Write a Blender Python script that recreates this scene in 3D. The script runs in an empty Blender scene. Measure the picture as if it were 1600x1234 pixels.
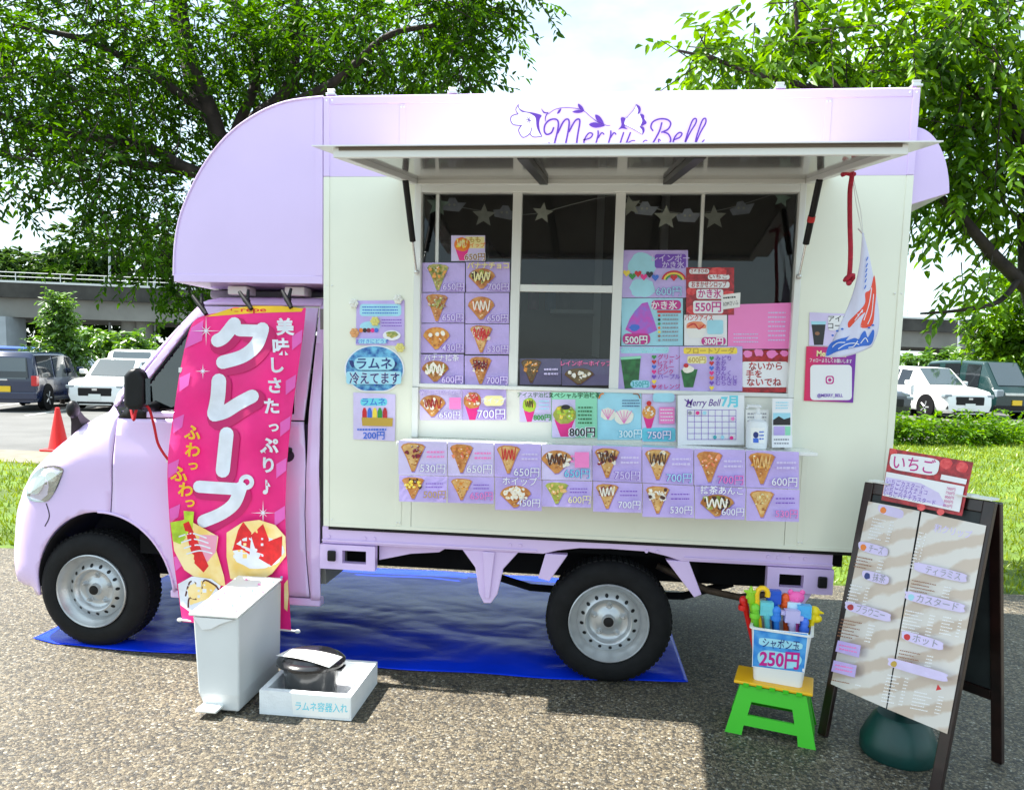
import bpy, bmesh, math, random
from mathutils import Vector, Matrix, noise as mnoise
SC = bpy.context.scene
COL = SC.collection
rnd = random.Random(7)

# ------------------------------------------------------------------ camera
CAM = dict(D=3.3886, H=1.4986, p=.0992, y=-.1087, r=.0257, f=1153.6, cx=800.0, cy=690.07)
def _basis():
    p, y, r = CAM['p'], CAM['y'], CAM['r']
    fw = Vector((math.sin(y)*math.cos(p), math.cos(y)*math.cos(p), -math.sin(p)))
    ri = Vector((math.cos(y), -math.sin(y), 0))
    up = ri.cross(fw)
    return math.cos(r)*ri + math.sin(r)*up, -math.sin(r)*ri + math.cos(r)*up, fw
CA, CB, CF = _basis()
CO = Vector((0, -CAM['D'], CAM['H']))
cam_d = bpy.data.cameras.new('camera')
cam = bpy.data.objects.new('camera', cam_d)
COL.objects.link(cam)
cam.matrix_world = Matrix(((CA.x, CB.x, -CF.x, CO.x), (CA.y, CB.y, -CF.y, CO.y), (CA.z, CB.z, -CF.z, CO.z), (0, 0, 0, 1)))
cam_d.sensor_fit = 'HORIZONTAL'
cam_d.sensor_width = 36.0
cam_d.lens = CAM['f']*36.0/1600.0
cam_d.shift_y = (CAM['cy']-617.0)/1600.0      # the photograph is cropped: its optical centre lies low
cam_d.clip_start = .05
cam_d.clip_end = 3000
SC.camera = cam

def ray(px, py):
    return CA*((px-CAM['cx'])/CAM['f']) - CB*((py-CAM['cy'])/CAM['f']) + CF
def on(ax, v, px, py):
    d = ray(px, py)
    return CO + d*((v-CO[ax])/d[ax])
def onX(px, py, v=0.0): return on(0, v, px, py)
def onY(px, py, v=0.0): return on(1, v, px, py)
def onZ(px, py, v=0.0): return on(2, v, px, py)

# ------------------------------------------------------------------ world, sun, exposure
SUN_DIR = Vector((0.61, -0.05, -1.0)).normalized()     # the way the light travels
to_sun = -SUN_DIR
world = bpy.data.worlds.new('World')
SC.world = world
world.use_nodes = True
wn = world.node_tree
wn.nodes.clear()
w_out = wn.nodes.new('ShaderNodeOutputWorld')
w_bg = wn.nodes.new('ShaderNodeBackground')
w_sky = wn.nodes.new('ShaderNodeTexSky')
w_sky.sky_type = 'NISHITA'
w_sky.sun_disc = False
w_sky.sun_elevation = math.asin(to_sun.z)
w_sky.sun_rotation = math.atan2(to_sun.x, to_sun.y)
w_sky.altitude = 60
w_sky.air_density = 1.0
w_sky.dust_density = 1.6
w_sky.ozone_density = 1.0
w_tc = wn.nodes.new('ShaderNodeTexCoord')
w_map = wn.nodes.new('ShaderNodeMapping')
w_map.inputs['Scale'].default_value = (1.0, 1.0, 2.6)
w_noi = wn.nodes.new('ShaderNodeTexNoise')
w_noi.inputs['Scale'].default_value = 2.1
w_noi.inputs['Detail'].default_value = 7
w_noi.inputs['Roughness'].default_value = .58
w_rmp = wn.nodes.new('ShaderNodeValToRGB')
w_rmp.color_ramp.elements[0].position = .26
w_rmp.color_ramp.elements[1].position = .66
w_mix = wn.nodes.new('ShaderNodeMixRGB')
w_mix.inputs['Color2'].default_value = (5.2, 6.5, 6.8, 1)      # sunlit thin cloud, in the sky texture's own units
wn.links.new(w_tc.outputs['Generated'], w_map.inputs['Vector'])
wn.links.new(w_map.outputs['Vector'], w_noi.inputs['Vector'])
wn.links.new(w_noi.outputs['Fac'], w_rmp.inputs['Fac'])
wn.links.new(w_rmp.outputs['Color'], w_mix.inputs['Fac'])
wn.links.new(w_sky.outputs['Color'], w_mix.inputs['Color1'])
wn.links.new(w_mix.outputs['Color'], w_bg.inputs['Color'])
wn.links.new(w_bg.outputs['Background'], w_out.inputs['Surface'])
w_bg.inputs['Strength'].default_value = .090

sun_d = bpy.data.lights.new('sun', 'SUN')
sun_d.energy = 5.0
sun_d.angle = math.radians(.55)
sun_d.color = (1.0, .955, .88)
sun = bpy.data.objects.new('sun', sun_d)
COL.objects.link(sun)
sun.rotation_euler = SUN_DIR.to_track_quat('-Z', 'Y').to_euler()
sun.location = (-8, 0, 14)

SC.view_settings.view_transform = 'Standard'
SC.view_settings.look = 'None'
SC.view_settings.gamma = 1.0
SC.view_settings.exposure = 1.6
SC.view_settings.use_curve_mapping = False
SC.render.engine = 'CYCLES'
SC.cycles.use_denoising = True
SC.cycles.max_bounces = 8
SC.cycles.transparent_max_bounces = 12
SC.cycles.sample_clamp_indirect = 8

# ------------------------------------------------------------------ helpers: colour and materials
def lin(c):
    return tuple(((v/255)/12.92 if v/255 <= .04045 else ((v/255+.055)/1.055)**2.4) for v in c)
MATS = {}
def mat(name, rgb=None, rough=.5, metal=0.0, var=0.0, vscale=6.0, bump=0.0, bscale=60.0, coat=0.0, spec=.5,
        rgb2=None, trans=0.0, sheen=0.0, linear=None, detail=4.0, emit=0.0):
    """a procedural principled material: base colour broken up by noise, fine relief from a second noise"""
    if name in MATS: return MATS[name]
    m = bpy.data.materials.new(name)
    m.use_nodes = True
    nt = m.node_tree
    b = nt.nodes['Principled BSDF']
    c = linear if linear else lin(rgb)
    b.inputs['Roughness'].default_value = rough
    b.inputs['Metallic'].default_value = metal
    b.inputs['Specular IOR Level'].default_value = spec
    if coat:
        b.inputs['Coat Weight'].default_value = coat
        b.inputs['Coat Roughness'].default_value = .06
    if sheen: b.inputs['Sheen Weight'].default_value = sheen
    if trans: b.inputs['Transmission Weight'].default_value = trans
    b.inputs['Base Color'].default_value = (*c, 1)
    if var or rgb2:
        tc = nt.nodes.new('ShaderNodeTexCoord')
        nz = nt.nodes.new('ShaderNodeTexNoise')
        nz.inputs['Scale'].default_value = vscale
        nz.inputs['Detail'].default_value = detail
        nt.links.new(tc.outputs['Object'], nz.inputs['Vector'])
        r = nt.nodes.new('ShaderNodeValToRGB')
        if rgb2:
            c0, c1 = c, lin(rgb2)
        else:
            c0 = tuple(max(0, x*(1-var)) for x in c); c1 = tuple(min(1, x*(1+var)) for x in c)
        r.color_ramp.elements[0].position = .35; r.color_ramp.elements[0].color = (*c0, 1)
        r.color_ramp.elements[1].position = .65; r.color_ramp.elements[1].color = (*c1, 1)
        nt.links.new(nz.outputs['Fac'], r.inputs['Fac'])
        nt.links.new(r.outputs['Color'], b.inputs['Base Color'])
    if bump:
        tc2 = nt.nodes.new('ShaderNodeTexCoord')
        n2 = nt.nodes.new('ShaderNodeTexNoise')
        n2.inputs['Scale'].default_value = bscale
        n2.inputs['Detail'].default_value = 3
        bp = nt.nodes.new('ShaderNodeBump')
        bp.inputs['Strength'].default_value = bump
        bp.inputs['Distance'].default_value = .01
        nt.links.new(tc2.outputs['Object'], n2.inputs['Vector'])
        nt.links.new(n2.outputs['Fac'], bp.inputs['Height'])
        nt.links.new(bp.outputs['Normal'], b.inputs['Normal'])
    MATS[name] = m
    return m
def glass(name, tint=(.8, .85, .85), k=1.0, base=.05):
    """a thin pane: clear through, mirror-like by the angle"""
    if name in MATS: return MATS[name]
    m = bpy.data.materials.new(name); m.use_nodes = True
    nt = m.node_tree; nt.nodes.clear()
    o = nt.nodes.new('ShaderNodeOutputMaterial')
    t = nt.nodes.new('ShaderNodeBsdfTransparent'); t.inputs['Color'].default_value = (*tint, 1)
    g = nt.nodes.new('ShaderNodeBsdfGlossy'); g.inputs['Roughness'].default_value = .01
    fr = nt.nodes.new('ShaderNodeFresnel'); fr.inputs['IOR'].default_value = 1.5
    mu = nt.nodes.new('ShaderNodeMath'); mu.operation = 'MULTIPLY_ADD'
    mu.inputs[1].default_value = k; mu.inputs[2].default_value = base; mu.use_clamp = True
    mx = nt.nodes.new('ShaderNodeMixShader')
    nt.links.new(fr.outputs[0], mu.inputs[0]); nt.links.new(mu.outputs[0], mx.inputs[0])
    nt.links.new(t.outputs[0], mx.inputs[1]); nt.links.new(g.outputs[0], mx.inputs[2])
    nt.links.new(mx.outputs[0], o.inputs['Surface'])
    MATS[name] = m
    return m

# ------------------------------------------------------------------ helpers: objects
WM = {}
def tag(o, label=None, cat=None, group=None, kind=None):
    if label: o['label'] = label
    if cat: o['category'] = cat
    if group: o['group'] = group
    if kind: o['kind'] = kind
    return o
def link(o, parent=None, world_m=None):
    COL.objects.link(o)
    w = world_m or Matrix.Identity(4)
    if parent is not None:
        o.parent = parent
        o.matrix_parent_inverse = WM[parent.name].inverted()
    o.matrix_basis = w
    WM[o.name] = w.copy()
    return o
def thing(name, label, cat, loc=(0, 0, 0), rz=0.0, group=None):
    o = bpy.data.objects.new(name, None)
    o.empty_display_size = .1
    link(o, None, Matrix.Translation(Vector(loc)) @ Matrix.Rotation(rz, 4, 'Z'))
    return tag(o, label, cat, group)

class MB:
    """collects geometry; build() makes ONE mesh object of it. M is a local transform for what is added next"""
    def __init__(s, M=None):
        s.v = []; s.f = []; s.mi = []; s.m = 0; s.M = M
    def P(s, p):
        p = Vector(p)
        if s.M is not None: p = s.M @ p
        s.v.append(p); return len(s.v)-1
    def F(s, idx):
        s.f.append(tuple(idx)); s.mi.append(s.m)
    def poly(s, pts):
        s.F([s.P(p) for p in pts]); return s
    def hexa(s, p):
        i = [s.P(q) for q in p]
        for f in ((0, 3, 2, 1), (4, 5, 6, 7), (0, 1, 5, 4), (1, 2, 6, 5), (2, 3, 7, 6), (3, 0, 4, 7)):
            s.F([i[k] for k in f])
        return s
    def box(s, x0, x1, y0, y1, z0, z1):
        return s.hexa([(x0, y0, z0), (x1, y0, z0), (x1, y1, z0), (x0, y1, z0), (x0, y0, z1), (x1, y0, z1), (x1, y1, z1), (x0, y1, z1)])
    def prism(s, pts, axis, a, b):
        """outline in the plane across `axis` (pairs in the order of the two other axes), pushed from a to b"""
        def q(p, t):
            return (t, p[0], p[1]) if axis == 0 else (p[0], t, p[1]) if axis == 1 else (p[0], p[1], t)
        A = [s.P(q(p, a)) for p in pts]; B = [s.P(q(p, b)) for p in pts]
        n = len(pts)
        s.F(A[::-1]); s.F(B)
        for i in range(n):
            j = (i+1) % n
            s.F((A[i], A[j], B[j], B[i]))
        return s
    def tube(s, pts, r, n=8, caps=True, closed=False):
        pts = [Vector(p) for p in pts]; m = len(pts)
        rr = r if isinstance(r, (list, tuple)) else [r]*m
        rings = []; prev = None
        for i, p in enumerate(pts):
            if closed: d = pts[(i+1) % m]-pts[i-1]
            else: d = pts[min(i+1, m-1)]-pts[max(i-1, 0)]
            d = d.normalized() if d.length > 1e-9 else Vector((0, 0, 1))
            if prev is None:
                u = d.orthogonal().normalized()
            else:
                u = prev - d*prev.dot(d)
                u = u.normalized() if u.length > 1e-6 else d.orthogonal().normalized()
            prev = u; w = d.cross(u)
            rings.append([s.P(p + (u*math.cos(2*math.pi*k/n) + w*math.sin(2*math.pi*k/n))*rr[i]) for k in range(n)])
        for i in range(m if closed else m-1):
            a, b = rings[i], rings[(i+1) % m]
            for k in range(n):
                s.F((a[k], a[(k+1) % n], b[(k+1) % n], b[k]))
        if caps and not closed:
            s.F(rings[0][::-1]); s.F(rings[-1])
        return s
    def lathe(s, prof, c, axis=2, n=24, sign=1, caps=False, a0=0.0):
        """prof: (radius, distance along the axis) pairs round the point c"""
        c = Vector(c); rings = []
        for (r, h) in prof:
            ring = []
            for k in range(n):
                t = a0+2*math.pi*k/n; x, y = r*math.cos(t), r*math.sin(t)
                d = (h*sign, x, y) if axis == 0 else (x, h*sign, y) if axis == 1 else (x, y, h*sign)
                ring.append(s.P(c+Vector(d)))
            rings.append(ring)
        for a, b in zip(rings, rings[1:]):
            for k in range(n):
                s.F((a[k], a[(k+1) % n], b[(k+1) % n], b[k]))
        if caps:
            s.F(rings[0][::-1]); s.F(rings[-1])
        return s
    def grid(s, fn, nu, nv):
        ix = [[s.P(fn(i/nu, j/nv)) for i in range(nu+1)] for j in range(nv+1)]
        for j in range(nv):
            for i in range(nu):
                s.F((ix[j][i], ix[j][i+1], ix[j+1][i+1], ix[j+1][i]))
        return s
    def ball(s, c, r, n=10, m=6):
        c = Vector(c); rx, ry, rz = r if isinstance(r, (list, tuple)) else (r, r, r)
        top = s.P(c+Vector((0, 0, rz))); bot = s.P(c-Vector((0, 0, rz))); rings = []
        for j in range(1, m):
            t = math.pi*j/m
            rings.append([s.P(c+Vector((rx*math.sin(t)*math.cos(2*math.pi*k/n), ry*math.sin(t)*math.sin(2*math.pi*k/n), rz*math.cos(t)))) for k in range(n)])
        for k in range(n):
            s.F((top, rings[0][k], rings[0][(k+1) % n])); s.F((bot, rings[-1][(k+1) % n], rings[-1][k]))
        for a, b in zip(rings, rings[1:]):
            for k in range(n): s.F((a[k], b[k], b[(k+1) % n], a[(k+1) % n]))
        return s
    def build(s, name, mats, parent=None, smooth=None, bevel=0.0, seg=2, solid=0.0, world_m=None, fixn=True):
        me = bpy.data.meshes.new(name)
        if world_m is not None:
            inv = world_m.inverted(); vs = [inv @ v for v in s.v]
        else: vs = s.v
        me.from_pydata([tuple(v) for v in vs], [], s.f)
        for m in (mats if isinstance(mats, (list, tuple)) else [mats]): me.materials.append(m)
        if any(s.mi): me.polygons.foreach_set('material_index', s.mi)
        if fixn:
            bm = bmesh.new(); bm.from_mesh(me); bmesh.ops.recalc_face_normals(bm, faces=bm.faces); bm.to_mesh(me); bm.free()
        if smooth is not None:
            me.polygons.foreach_set('use_smooth', [True]*len(me.polygons))
            me.set_sharp_from_angle(angle=math.radians(smooth))
        me.update()
        o = bpy.data.objects.new(name, me)
        link(o, parent, world_m)
        if solid:
            md = o.modifiers.new('thickness', 'SOLIDIFY'); md.thickness = solid; md.offset = 0
        if bevel:
            md = o.modifiers.new('edges', 'BEVEL'); md.width = bevel; md.segments = seg; md.limit_method = 'ANGLE'; md.angle_limit = math.radians(35)
            md.harden_normals = smooth is not None
        return o

# ------------------------------------------------------------------ helpers: printed sheets
def catmull(pts, n=6, closed=False):
    if len(pts) < 3: return [tuple(p) for p in pts]
    out = []; m = len(pts)
    for i in range(m if closed else m-1):
        p0 = pts[(i-1) % m] if closed or i > 0 else pts[0]
        p1 = pts[i]; p2 = pts[(i+1) % m]
        p3 = pts[(i+2) % m] if closed or i+2 < m else pts[-1]
        for k in range(n):
            t = k/n
            out.append(tuple(.5*((2*p1[a]) + (-p0[a]+p2[a])*t + (2*p0[a]-5*p1[a]+4*p2[a]-p3[a])*t*t + (-p0[a]+3*p1[a]-3*p2[a]+p3[a])*t**3) for a in range(len(p1))))
    if not closed: out.append(tuple(pts[-1]))
    return out
TXT = {}
def text_mesh(s, bold, italic=0.0):
    k = (s, round(bold, 4))
    if k not in TXT:
        c = bpy.data.curves.new('lettering', 'FONT')
        c.body = s; c.size = 1.0; c.offset = bold; c.resolution_u = 3
        o = bpy.data.objects.new('lettering', c); COL.objects.link(o)
        bpy.context.view_layer.update()
        me = bpy.data.meshes.new_from_object(o.evaluated_get(bpy.context.evaluated_depsgraph_get()))
        vs = [(v.co.x, v.co.y) for v in me.vertices]; fs = [tuple(p.vertices) for p in me.polygons]
        bpy.data.objects.remove(o); bpy.data.curves.remove(c); bpy.data.meshes.remove(me)
        TXT[k] = (vs, fs)
    return TXT[k]

class Sheet:
    """a printed sheet: outlines given in photograph pixels, laid on the real surface S(px, py, lift)"""
    def __init__(s, S, tess=0):
        s.S = S; s.tess = tess; s.mb = MB(); s.mats = []; s.k = 0; s.lift = .0005
    def slot(s, m):
        if m not in s.mats: s.mats.append(m)
        return s.mats.index(m)
    def faces(s, vs, fs, m, lift=None):
        s.mb.m = s.slot(m)
        if lift is None:
            s.k += 1; lift = s.k*s.lift
        if s.tess:
            bm = bmesh.new()
            bv = [bm.verts.new((x, y, 0)) for x, y in vs]
            for f in fs:
                try: bm.faces.new([bv[i] for i in f])
                except ValueError: pass
            for ax in (0, 1):
                lo = min(v[ax] for v in vs); hi = max(v[ax] for v in vs)
                t = math.ceil(lo/s.tess)*s.tess
                while t < hi:
                    co = [0, 0, 0]; no = [0, 0, 0]; co[ax] = t; no[ax] = 1
                    bmesh.ops.bisect_plane(bm, geom=bm.verts[:]+bm.edges[:]+bm.faces[:], dist=1e-4, plane_co=co, plane_no=no)
                    t += s.tess
            bm.verts.index_update()
            vs = [(v.co.x, v.co.y) for v in bm.verts]; fs = [tuple(v.index for v in f.verts) for f in bm.faces]
            bm.free()
        ix = [s.mb.P(s.S(x, y, lift)) for x, y in vs]
        for f in fs: s.mb.F([ix[i] for i in f])
        return s
    def poly(s, pts, m, lift=None): return s.faces(pts, [tuple(range(len(pts)))], m, lift)
    def base(s, pts, m, thick=.0012):
        """the sheet itself, with a thickness"""
        s.mb.m = s.slot(m)
        a = [s.mb.P(s.S(x, y, 0)) for x, y in pts]; b = [s.mb.P(s.S(x, y, -thick)) for x, y in pts]
        n = len(pts); s.mb.F(a); s.mb.F(b[::-1])
        for i in range(n): s.mb.F((a[i], b[i], b[(i+1) % n], a[(i+1) % n]))
        return s
    def rect(s, x0, y0, x1, y1, m, r=0, rot=0.0):
        pts = []
        if r:
            for cx, cy, a in ((x1-r, y0+r, -90), (x1-r, y1-r, 0), (x0+r, y1-r, 90), (x0+r, y0+r, 180)):
                for k in range(5):
                    t = math.radians(a+k*22.5); pts.append((cx+r*math.cos(t), cy+r*math.sin(t)))
        else: pts = [(x0, y0), (x1, y0), (x1, y1), (x0, y1)]
        if rot:
            cx, cy = (x0+x1)/2, (y0+y1)/2; c_, s_ = math.cos(rot), math.sin(rot)
            pts = [(cx+(x-cx)*c_-(y-cy)*s_, cy+(x-cx)*s_+(y-cy)*c_) for x, y in pts]
        return s.poly(pts, m)
    def ell(s, cx, cy, rx, ry, m, n=18, rot=0.0, wob=0.0, seed=0):
        R_ = random.Random(seed+int(cx*7+cy)); pts = []
        for k in range(n):
            t = 2*math.pi*k/n; q = 1+wob*(R_.random()-.5)*2
            x, y = rx*q*math.cos(t), ry*q*math.sin(t)
            pts.append((cx+x*math.cos(rot)-y*math.sin(rot), cy+x*math.sin(rot)+y*math.cos(rot)))
        return s.poly(pts, m)
    def stroke(s, pts, w, m, smooth=5, cap=True, closed=False):
        p = catmull(pts, smooth, closed) if smooth else [tuple(q) for q in pts]
        n = len(p); ws = [w]*n
        if isinstance(w, (list, tuple)):
            ws = [w[min(int(i/(n-1)*(len(w)-1)), len(w)-2)]*(1-(i/(n-1)*(len(w)-1)-min(int(i/(n-1)*(len(w)-1)), len(w)-2))) +
                  w[min(int(i/(n-1)*(len(w)-1))+1, len(w)-1)]*(i/(n-1)*(len(w)-1)-min(int(i/(n-1)*(len(w)-1)), len(w)-2)) for i in range(n)]
        L = []; Rr = []; D = []
        for i in range(n):
            if closed: dx, dy = p[(i+1) % n][0]-p[i-1][0], p[(i+1) % n][1]-p[i-1][1]
            else:
                a, b = p[max(i-1, 0)], p[min(i+1, n-1)]; dx, dy = b[0]-a[0], b[1]-a[1]
            l = math.hypot(dx, dy) or 1; dx /= l; dy /= l; h = ws[i]/2; D.append((dx, dy))
            L.append((p[i][0]-dy*h, p[i][1]+dx*h)); Rr.append((p[i][0]+dy*h, p[i][1]-dx*h))
        vs = L+Rr; fs = [(i, i+1, n+i+1, n+i) for i in range(n-1)]
        if closed: fs.append((n-1, 0, n, 2*n-1))
        elif cap:
            for e, sg in ((0, -1), (n-1, 1)):
                dx, dy = D[e]; h = ws[e]/2; arc = []
                for k in range(1, 6):
                    t = math.pi*k/6
                    arc.append((p[e][0]+(-dy*math.cos(t)+sg*dx*math.sin(t))*h, p[e][1]+(dx*math.cos(t)+sg*dy*math.sin(t))*h))
                i0 = len(vs); vs += arc
                fs.append((e, *range(i0, i0+5), n+e))
        return s.faces(vs, fs, m)
    def text(s, t, x, y, h, m, bold=.01, align='c', rot=0.0, wid=None, shear=0.0, lift=None):
        """x, y: left/centre of the baseline in pixels; h: letter height in pixels"""
        vs, fs = text_mesh(t, bold)
        if not vs: return s
        x0 = min(v[0] for v in vs); x1 = max(v[0] for v in vs)
        k = h/.72; kx = k
        if wid: kx = wid/max(x1-x0, 1e-6)
        ox = -x0 if align == 'l' else -(x0+x1)/2 if align == 'c' else -x1
        c_, s_ = math.cos(rot), math.sin(rot); out = []
        for a, b in vs:
            u, v = (a+ox)*kx + shear*b*k, -b*k
            out.append((x+u*c_-v*s_, y+u*s_+v*c_))
        keep, s.tess = s.tess, 0
        s.faces(out, fs, m, lift); s.tess = keep
        return s
    def otext(s, t, x, y, h, m, mo, bold=.005, ob=.05, **kw):
        s.text(t, x, y, h, mo, bold=bold+ob, **kw); return s.text(t, x, y, h, m, bold=bold, **kw)
    def dashes(s, x0, y0, x1, y1, rows, m, seed=1, hk=.45, slope=0.0):
        """rows of small print too fine to read"""
        R_ = random.Random(seed); vs = []; fs = []
        for r in range(rows):
            yy = y0+(y1-y0)*(r+.2)/rows; hh = (y1-y0)/rows*hk; x = x0
            while x < x1-1:
                w = min((y1-y0)/rows*R_.uniform(.4, .9), x1-x); dy = slope*(x-x0)
                b = len(vs); j = hh*R_.uniform(0, .25)
                vs += [(x, yy+dy+j), (x+w*.8, yy+dy), (x+w*.8, yy+hh+dy), (x, yy+hh+dy-j)]; fs.append((b, b+1, b+2, b+3)); x += w
        return s.faces(vs, fs, m) if fs else s
    def build(s, name, parent=None, smooth=None):
        return s.mb.build(name, s.mats, parent, smooth=smooth, fixn=False)
def wallS(Y):
    return lambda x, y, l: onY(x, y, Y-l)
def planeS(p0, p1, p2):
    """the plane through three points, facing the camera side"""
    p0, p1, p2 = Vector(p0), Vector(p1), Vector(p2)
    n = (p1-p0).cross(p2-p0).normalized()
    if n.dot(CO-p0) < 0: n = -n
    def S(x, y, l):
        d = ray(x, y); t = (p0-CO).dot(n)/d.dot(n)
        return CO+d*t+n*l
    return S
# ================================================================== ground and setting sheets
def pebble_mat():
    m = bpy.data.materials.new('washed_gravel_paving'); m.use_nodes = True; nt = m.node_tree; b = nt.nodes['Principled BSDF']
    tc = nt.nodes.new('ShaderNodeTexCoord')
    vo = nt.nodes.new('ShaderNodeTexVoronoi'); vo.inputs['Scale'].default_value = 105; vo.inputs['Randomness'].default_value = 1
    vd = nt.nodes.new('ShaderNodeTexVoronoi'); vd.feature = 'DISTANCE_TO_EDGE'; vd.inputs['Scale'].default_value = 105
    nt.links.new(tc.outputs['Object'], vo.inputs['Vector']); nt.links.new(tc.outputs['Object'], vd.inputs['Vector'])
    sep = nt.nodes.new('ShaderNodeSeparateColor'); nt.links.new(vo.outputs['Color'], sep.inputs['Color'])
    r = nt.nodes.new('ShaderNodeValToRGB'); e = r.color_ramp.elements
    e[0].position = 0; e[0].color = (.030, .029, .026, 1)
    e[1].position = 1; e[1].color = (.42, .39, .32, 1)
    for p, c in ((.18, (.050, .045, .036, 1)), (.42, (.115, .095, .066, 1)), (.64, (.175, .145, .098, 1)), (.83, (.25, .215, .150, 1)), (.91, (.10, .10, .097, 1))):
        q = e.new(p); q.color = c
    nt.links.new(sep.outputs['Red'], r.inputs['Fac'])
    er = nt.nodes.new('ShaderNodeValToRGB'); er.color_ramp.elements[0].position = .0; er.color_ramp.elements[1].position = .16
    er.color_ramp.elements[0].color = (.42, .40, .36, 1)
    nt.links.new(vd.outputs['Distance'], er.inputs['Fac'])
    big = nt.nodes.new('ShaderNodeTexNoise'); big.inputs['Scale'].default_value = 1.3; big.inputs['Detail'].default_value = 6
    nt.links.new(tc.outputs['Object'], big.inputs['Vector'])
    br = nt.nodes.new('ShaderNodeValToRGB'); br.color_ramp.elements[0].position = .3; br.color_ramp.elements[0].color = (.74, .73, .71, 1); br.color_ramp.elements[1].position = .7
    nt.links.new(big.outputs['Fac'], br.inputs['Fac'])
    m1 = nt.nodes.new('ShaderNodeMixRGB'); m1.blend_type = 'MULTIPLY'; m1.inputs['Fac'].default_value = 1
    m2 = nt.nodes.new('ShaderNodeMixRGB'); m2.blend_type = 'MULTIPLY'; m2.inputs['Fac'].default_value = 1
    nt.links.new(r.outputs['Color'], m1.inputs['Color1']); nt.links.new(er.outputs['Color'], m1.inputs['Color2'])
    nt.links.new(m1.outputs['Color'], m2.inputs['Color1']); nt.links.new(br.outputs['Color'], m2.inputs['Color2'])
    nt.links.new(m2.outputs['Color'], b.inputs['Base Color'])
    b.inputs['Roughness'].default_value = .62
    bp = nt.nodes.new('ShaderNodeBump'); bp.inputs['Strength'].default_value = .85; bp.inputs['Distance'].default_value = .004
    mr = nt.nodes.new('ShaderNodeMath'); mr.operation = 'MINIMUM'; mr.inputs[1].default_value = .3
    nt.links.new(vd.outputs['Distance'], mr.inputs[0]); nt.links.new(mr.outputs[0], bp.inputs['Height']); nt.links.new(bp.outputs['Normal'], b.inputs['Normal'])
    return m
M_ASPH = mat('parking_asphalt', linear=(.115, .115, .112), rough=.85, var=.2, vscale=.7, bump=.4, bscale=90)
M_PLAZA = pebble_mat()
M_GRASSG = mat('lawn_soil', linear=(.075, .13, .012), rough=.9, var=.35, vscale=2.5, bump=.6, bscale=40)
M_CONC = mat('kerb_concrete', linear=(.17, .155, .12), rough=.85, var=.15, vscale=5, bump=.3, bscale=80)
def struct(name, mb, m, **k):
    return tag(mb.build(name, m, **k), kind='structure')
struct('ground', MB().box(-700, 700, -300, 1100, -.6, -.03), M_ASPH)
def plaza_edge(x): return 1.98 + .035*x + .02*math.sin(x*1.7)
pts = [(-14, -9), (14, -9)] + [(x, plaza_edge(x)) for x in [14-.5*i for i in range(57)]]
struct('plaza_pavement', MB().prism(pts, 2, -.3, 0.0), M_PLAZA)
def lawn_z(x, y):
    e = max(0, min(1, (y-plaza_edge(x))/.5))
    return -.012 + .05*e + .03*mnoise.noise(Vector((x*.35, y*.35, 0)))*e
def lawn_fn(u, v):
    x = -13+27*u; y0 = plaza_edge(x)
    y1 = 5.95 if x < -2 else 5.95+(x+2)*.95
    y = y0+(y1-y0)*v
    return (x, y, lawn_z(x, y)-.02*(v > .98))
struct('lawn', MB().grid(lawn_fn, 90, 40), M_GRASSG, smooth=60)
struct('kerb', MB().box(-13.5, -2.2, 5.95, 7.15, -.03, .03), M_CONC, bevel=.01)

# ================================================================== the food truck
M_LILAC = mat('lilac_vehicle_paint', linear=(.735, .56, .89), rough=.28, coat=.5, var=.03, vscale=2.5, bump=.06, bscale=2.2)
M_LILACB = mat('lilac_box_paint', linear=(.74, .575, .915), rough=.30, coat=.4, var=.03, vscale=2.0, bump=.06, bscale=1.8)
M_CREAM = mat('cream_box_paint', linear=(.84, .85, .715), rough=.24, coat=.4, var=.025, vscale=2.2, bump=.06, bscale=1.8)
M_ALU = mat('white_aluminium', linear=(.78, .79, .76), rough=.35, metal=.0, coat=.2)
M_ALUG = mat('brushed_aluminium', linear=(.66, .66, .64), rough=.34, metal=.75, var=.06, vscale=9)
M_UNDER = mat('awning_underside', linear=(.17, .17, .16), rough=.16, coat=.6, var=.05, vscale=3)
M_BLACK = mat('black_plastic', linear=(.005, .005, .006), rough=.45, spec=.3, var=.2, vscale=20)
M_RUBBER = mat('tyre_rubber', linear=(.0075, .0075, .0085), rough=.75, spec=.25, var=.25, vscale=14, bump=.12, bscale=120)
M_STEEL = mat('painted_steel_wheel', linear=(.50, .515, .53), rough=.3, metal=.55, var=.06, vscale=12)
M_DARK = mat('underbody_black', linear=(.004, .004, .005), rough=.85, spec=.2, var=.4, vscale=5)
M_CHROME = mat('bright_metal', linear=(.75, .76, .77), rough=.12, metal=1.0)
M_SEAM = mat('panel_gap', linear=(.03, .02, .045), rough=.9)
M_INT = mat('interior_panel', linear=(.24, .235, .22), rough=.6, var=.05)
M_GLASS = glass('window_glass', (.55, .58, .58), .85, .012)
M_CARGLASS = glass('dark_vehicle_glass', (.10, .12, .13), 1.3, .05)
M_LENS = glass('lamp_lens', (.75, .85, .85), .45, .0)
XL, XR, ZT, ZP, ZB = -1.275, 1.312, 2.708, 2.3535, .718
YF = 1.72
truck = thing('food_truck', 'lilac and cream crepe food truck with raised serving hatch, parked on a blue tarpaulin', 'food truck', (-.8, .85, 0))
T = lambda mb, name, m, parent=None, **k: mb.build(name, m, parent or truck, **k)
HX0, HX1, HZ0, HZ1 = -.845, .878, 1.165, 2.318     # the hatch opening
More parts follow.
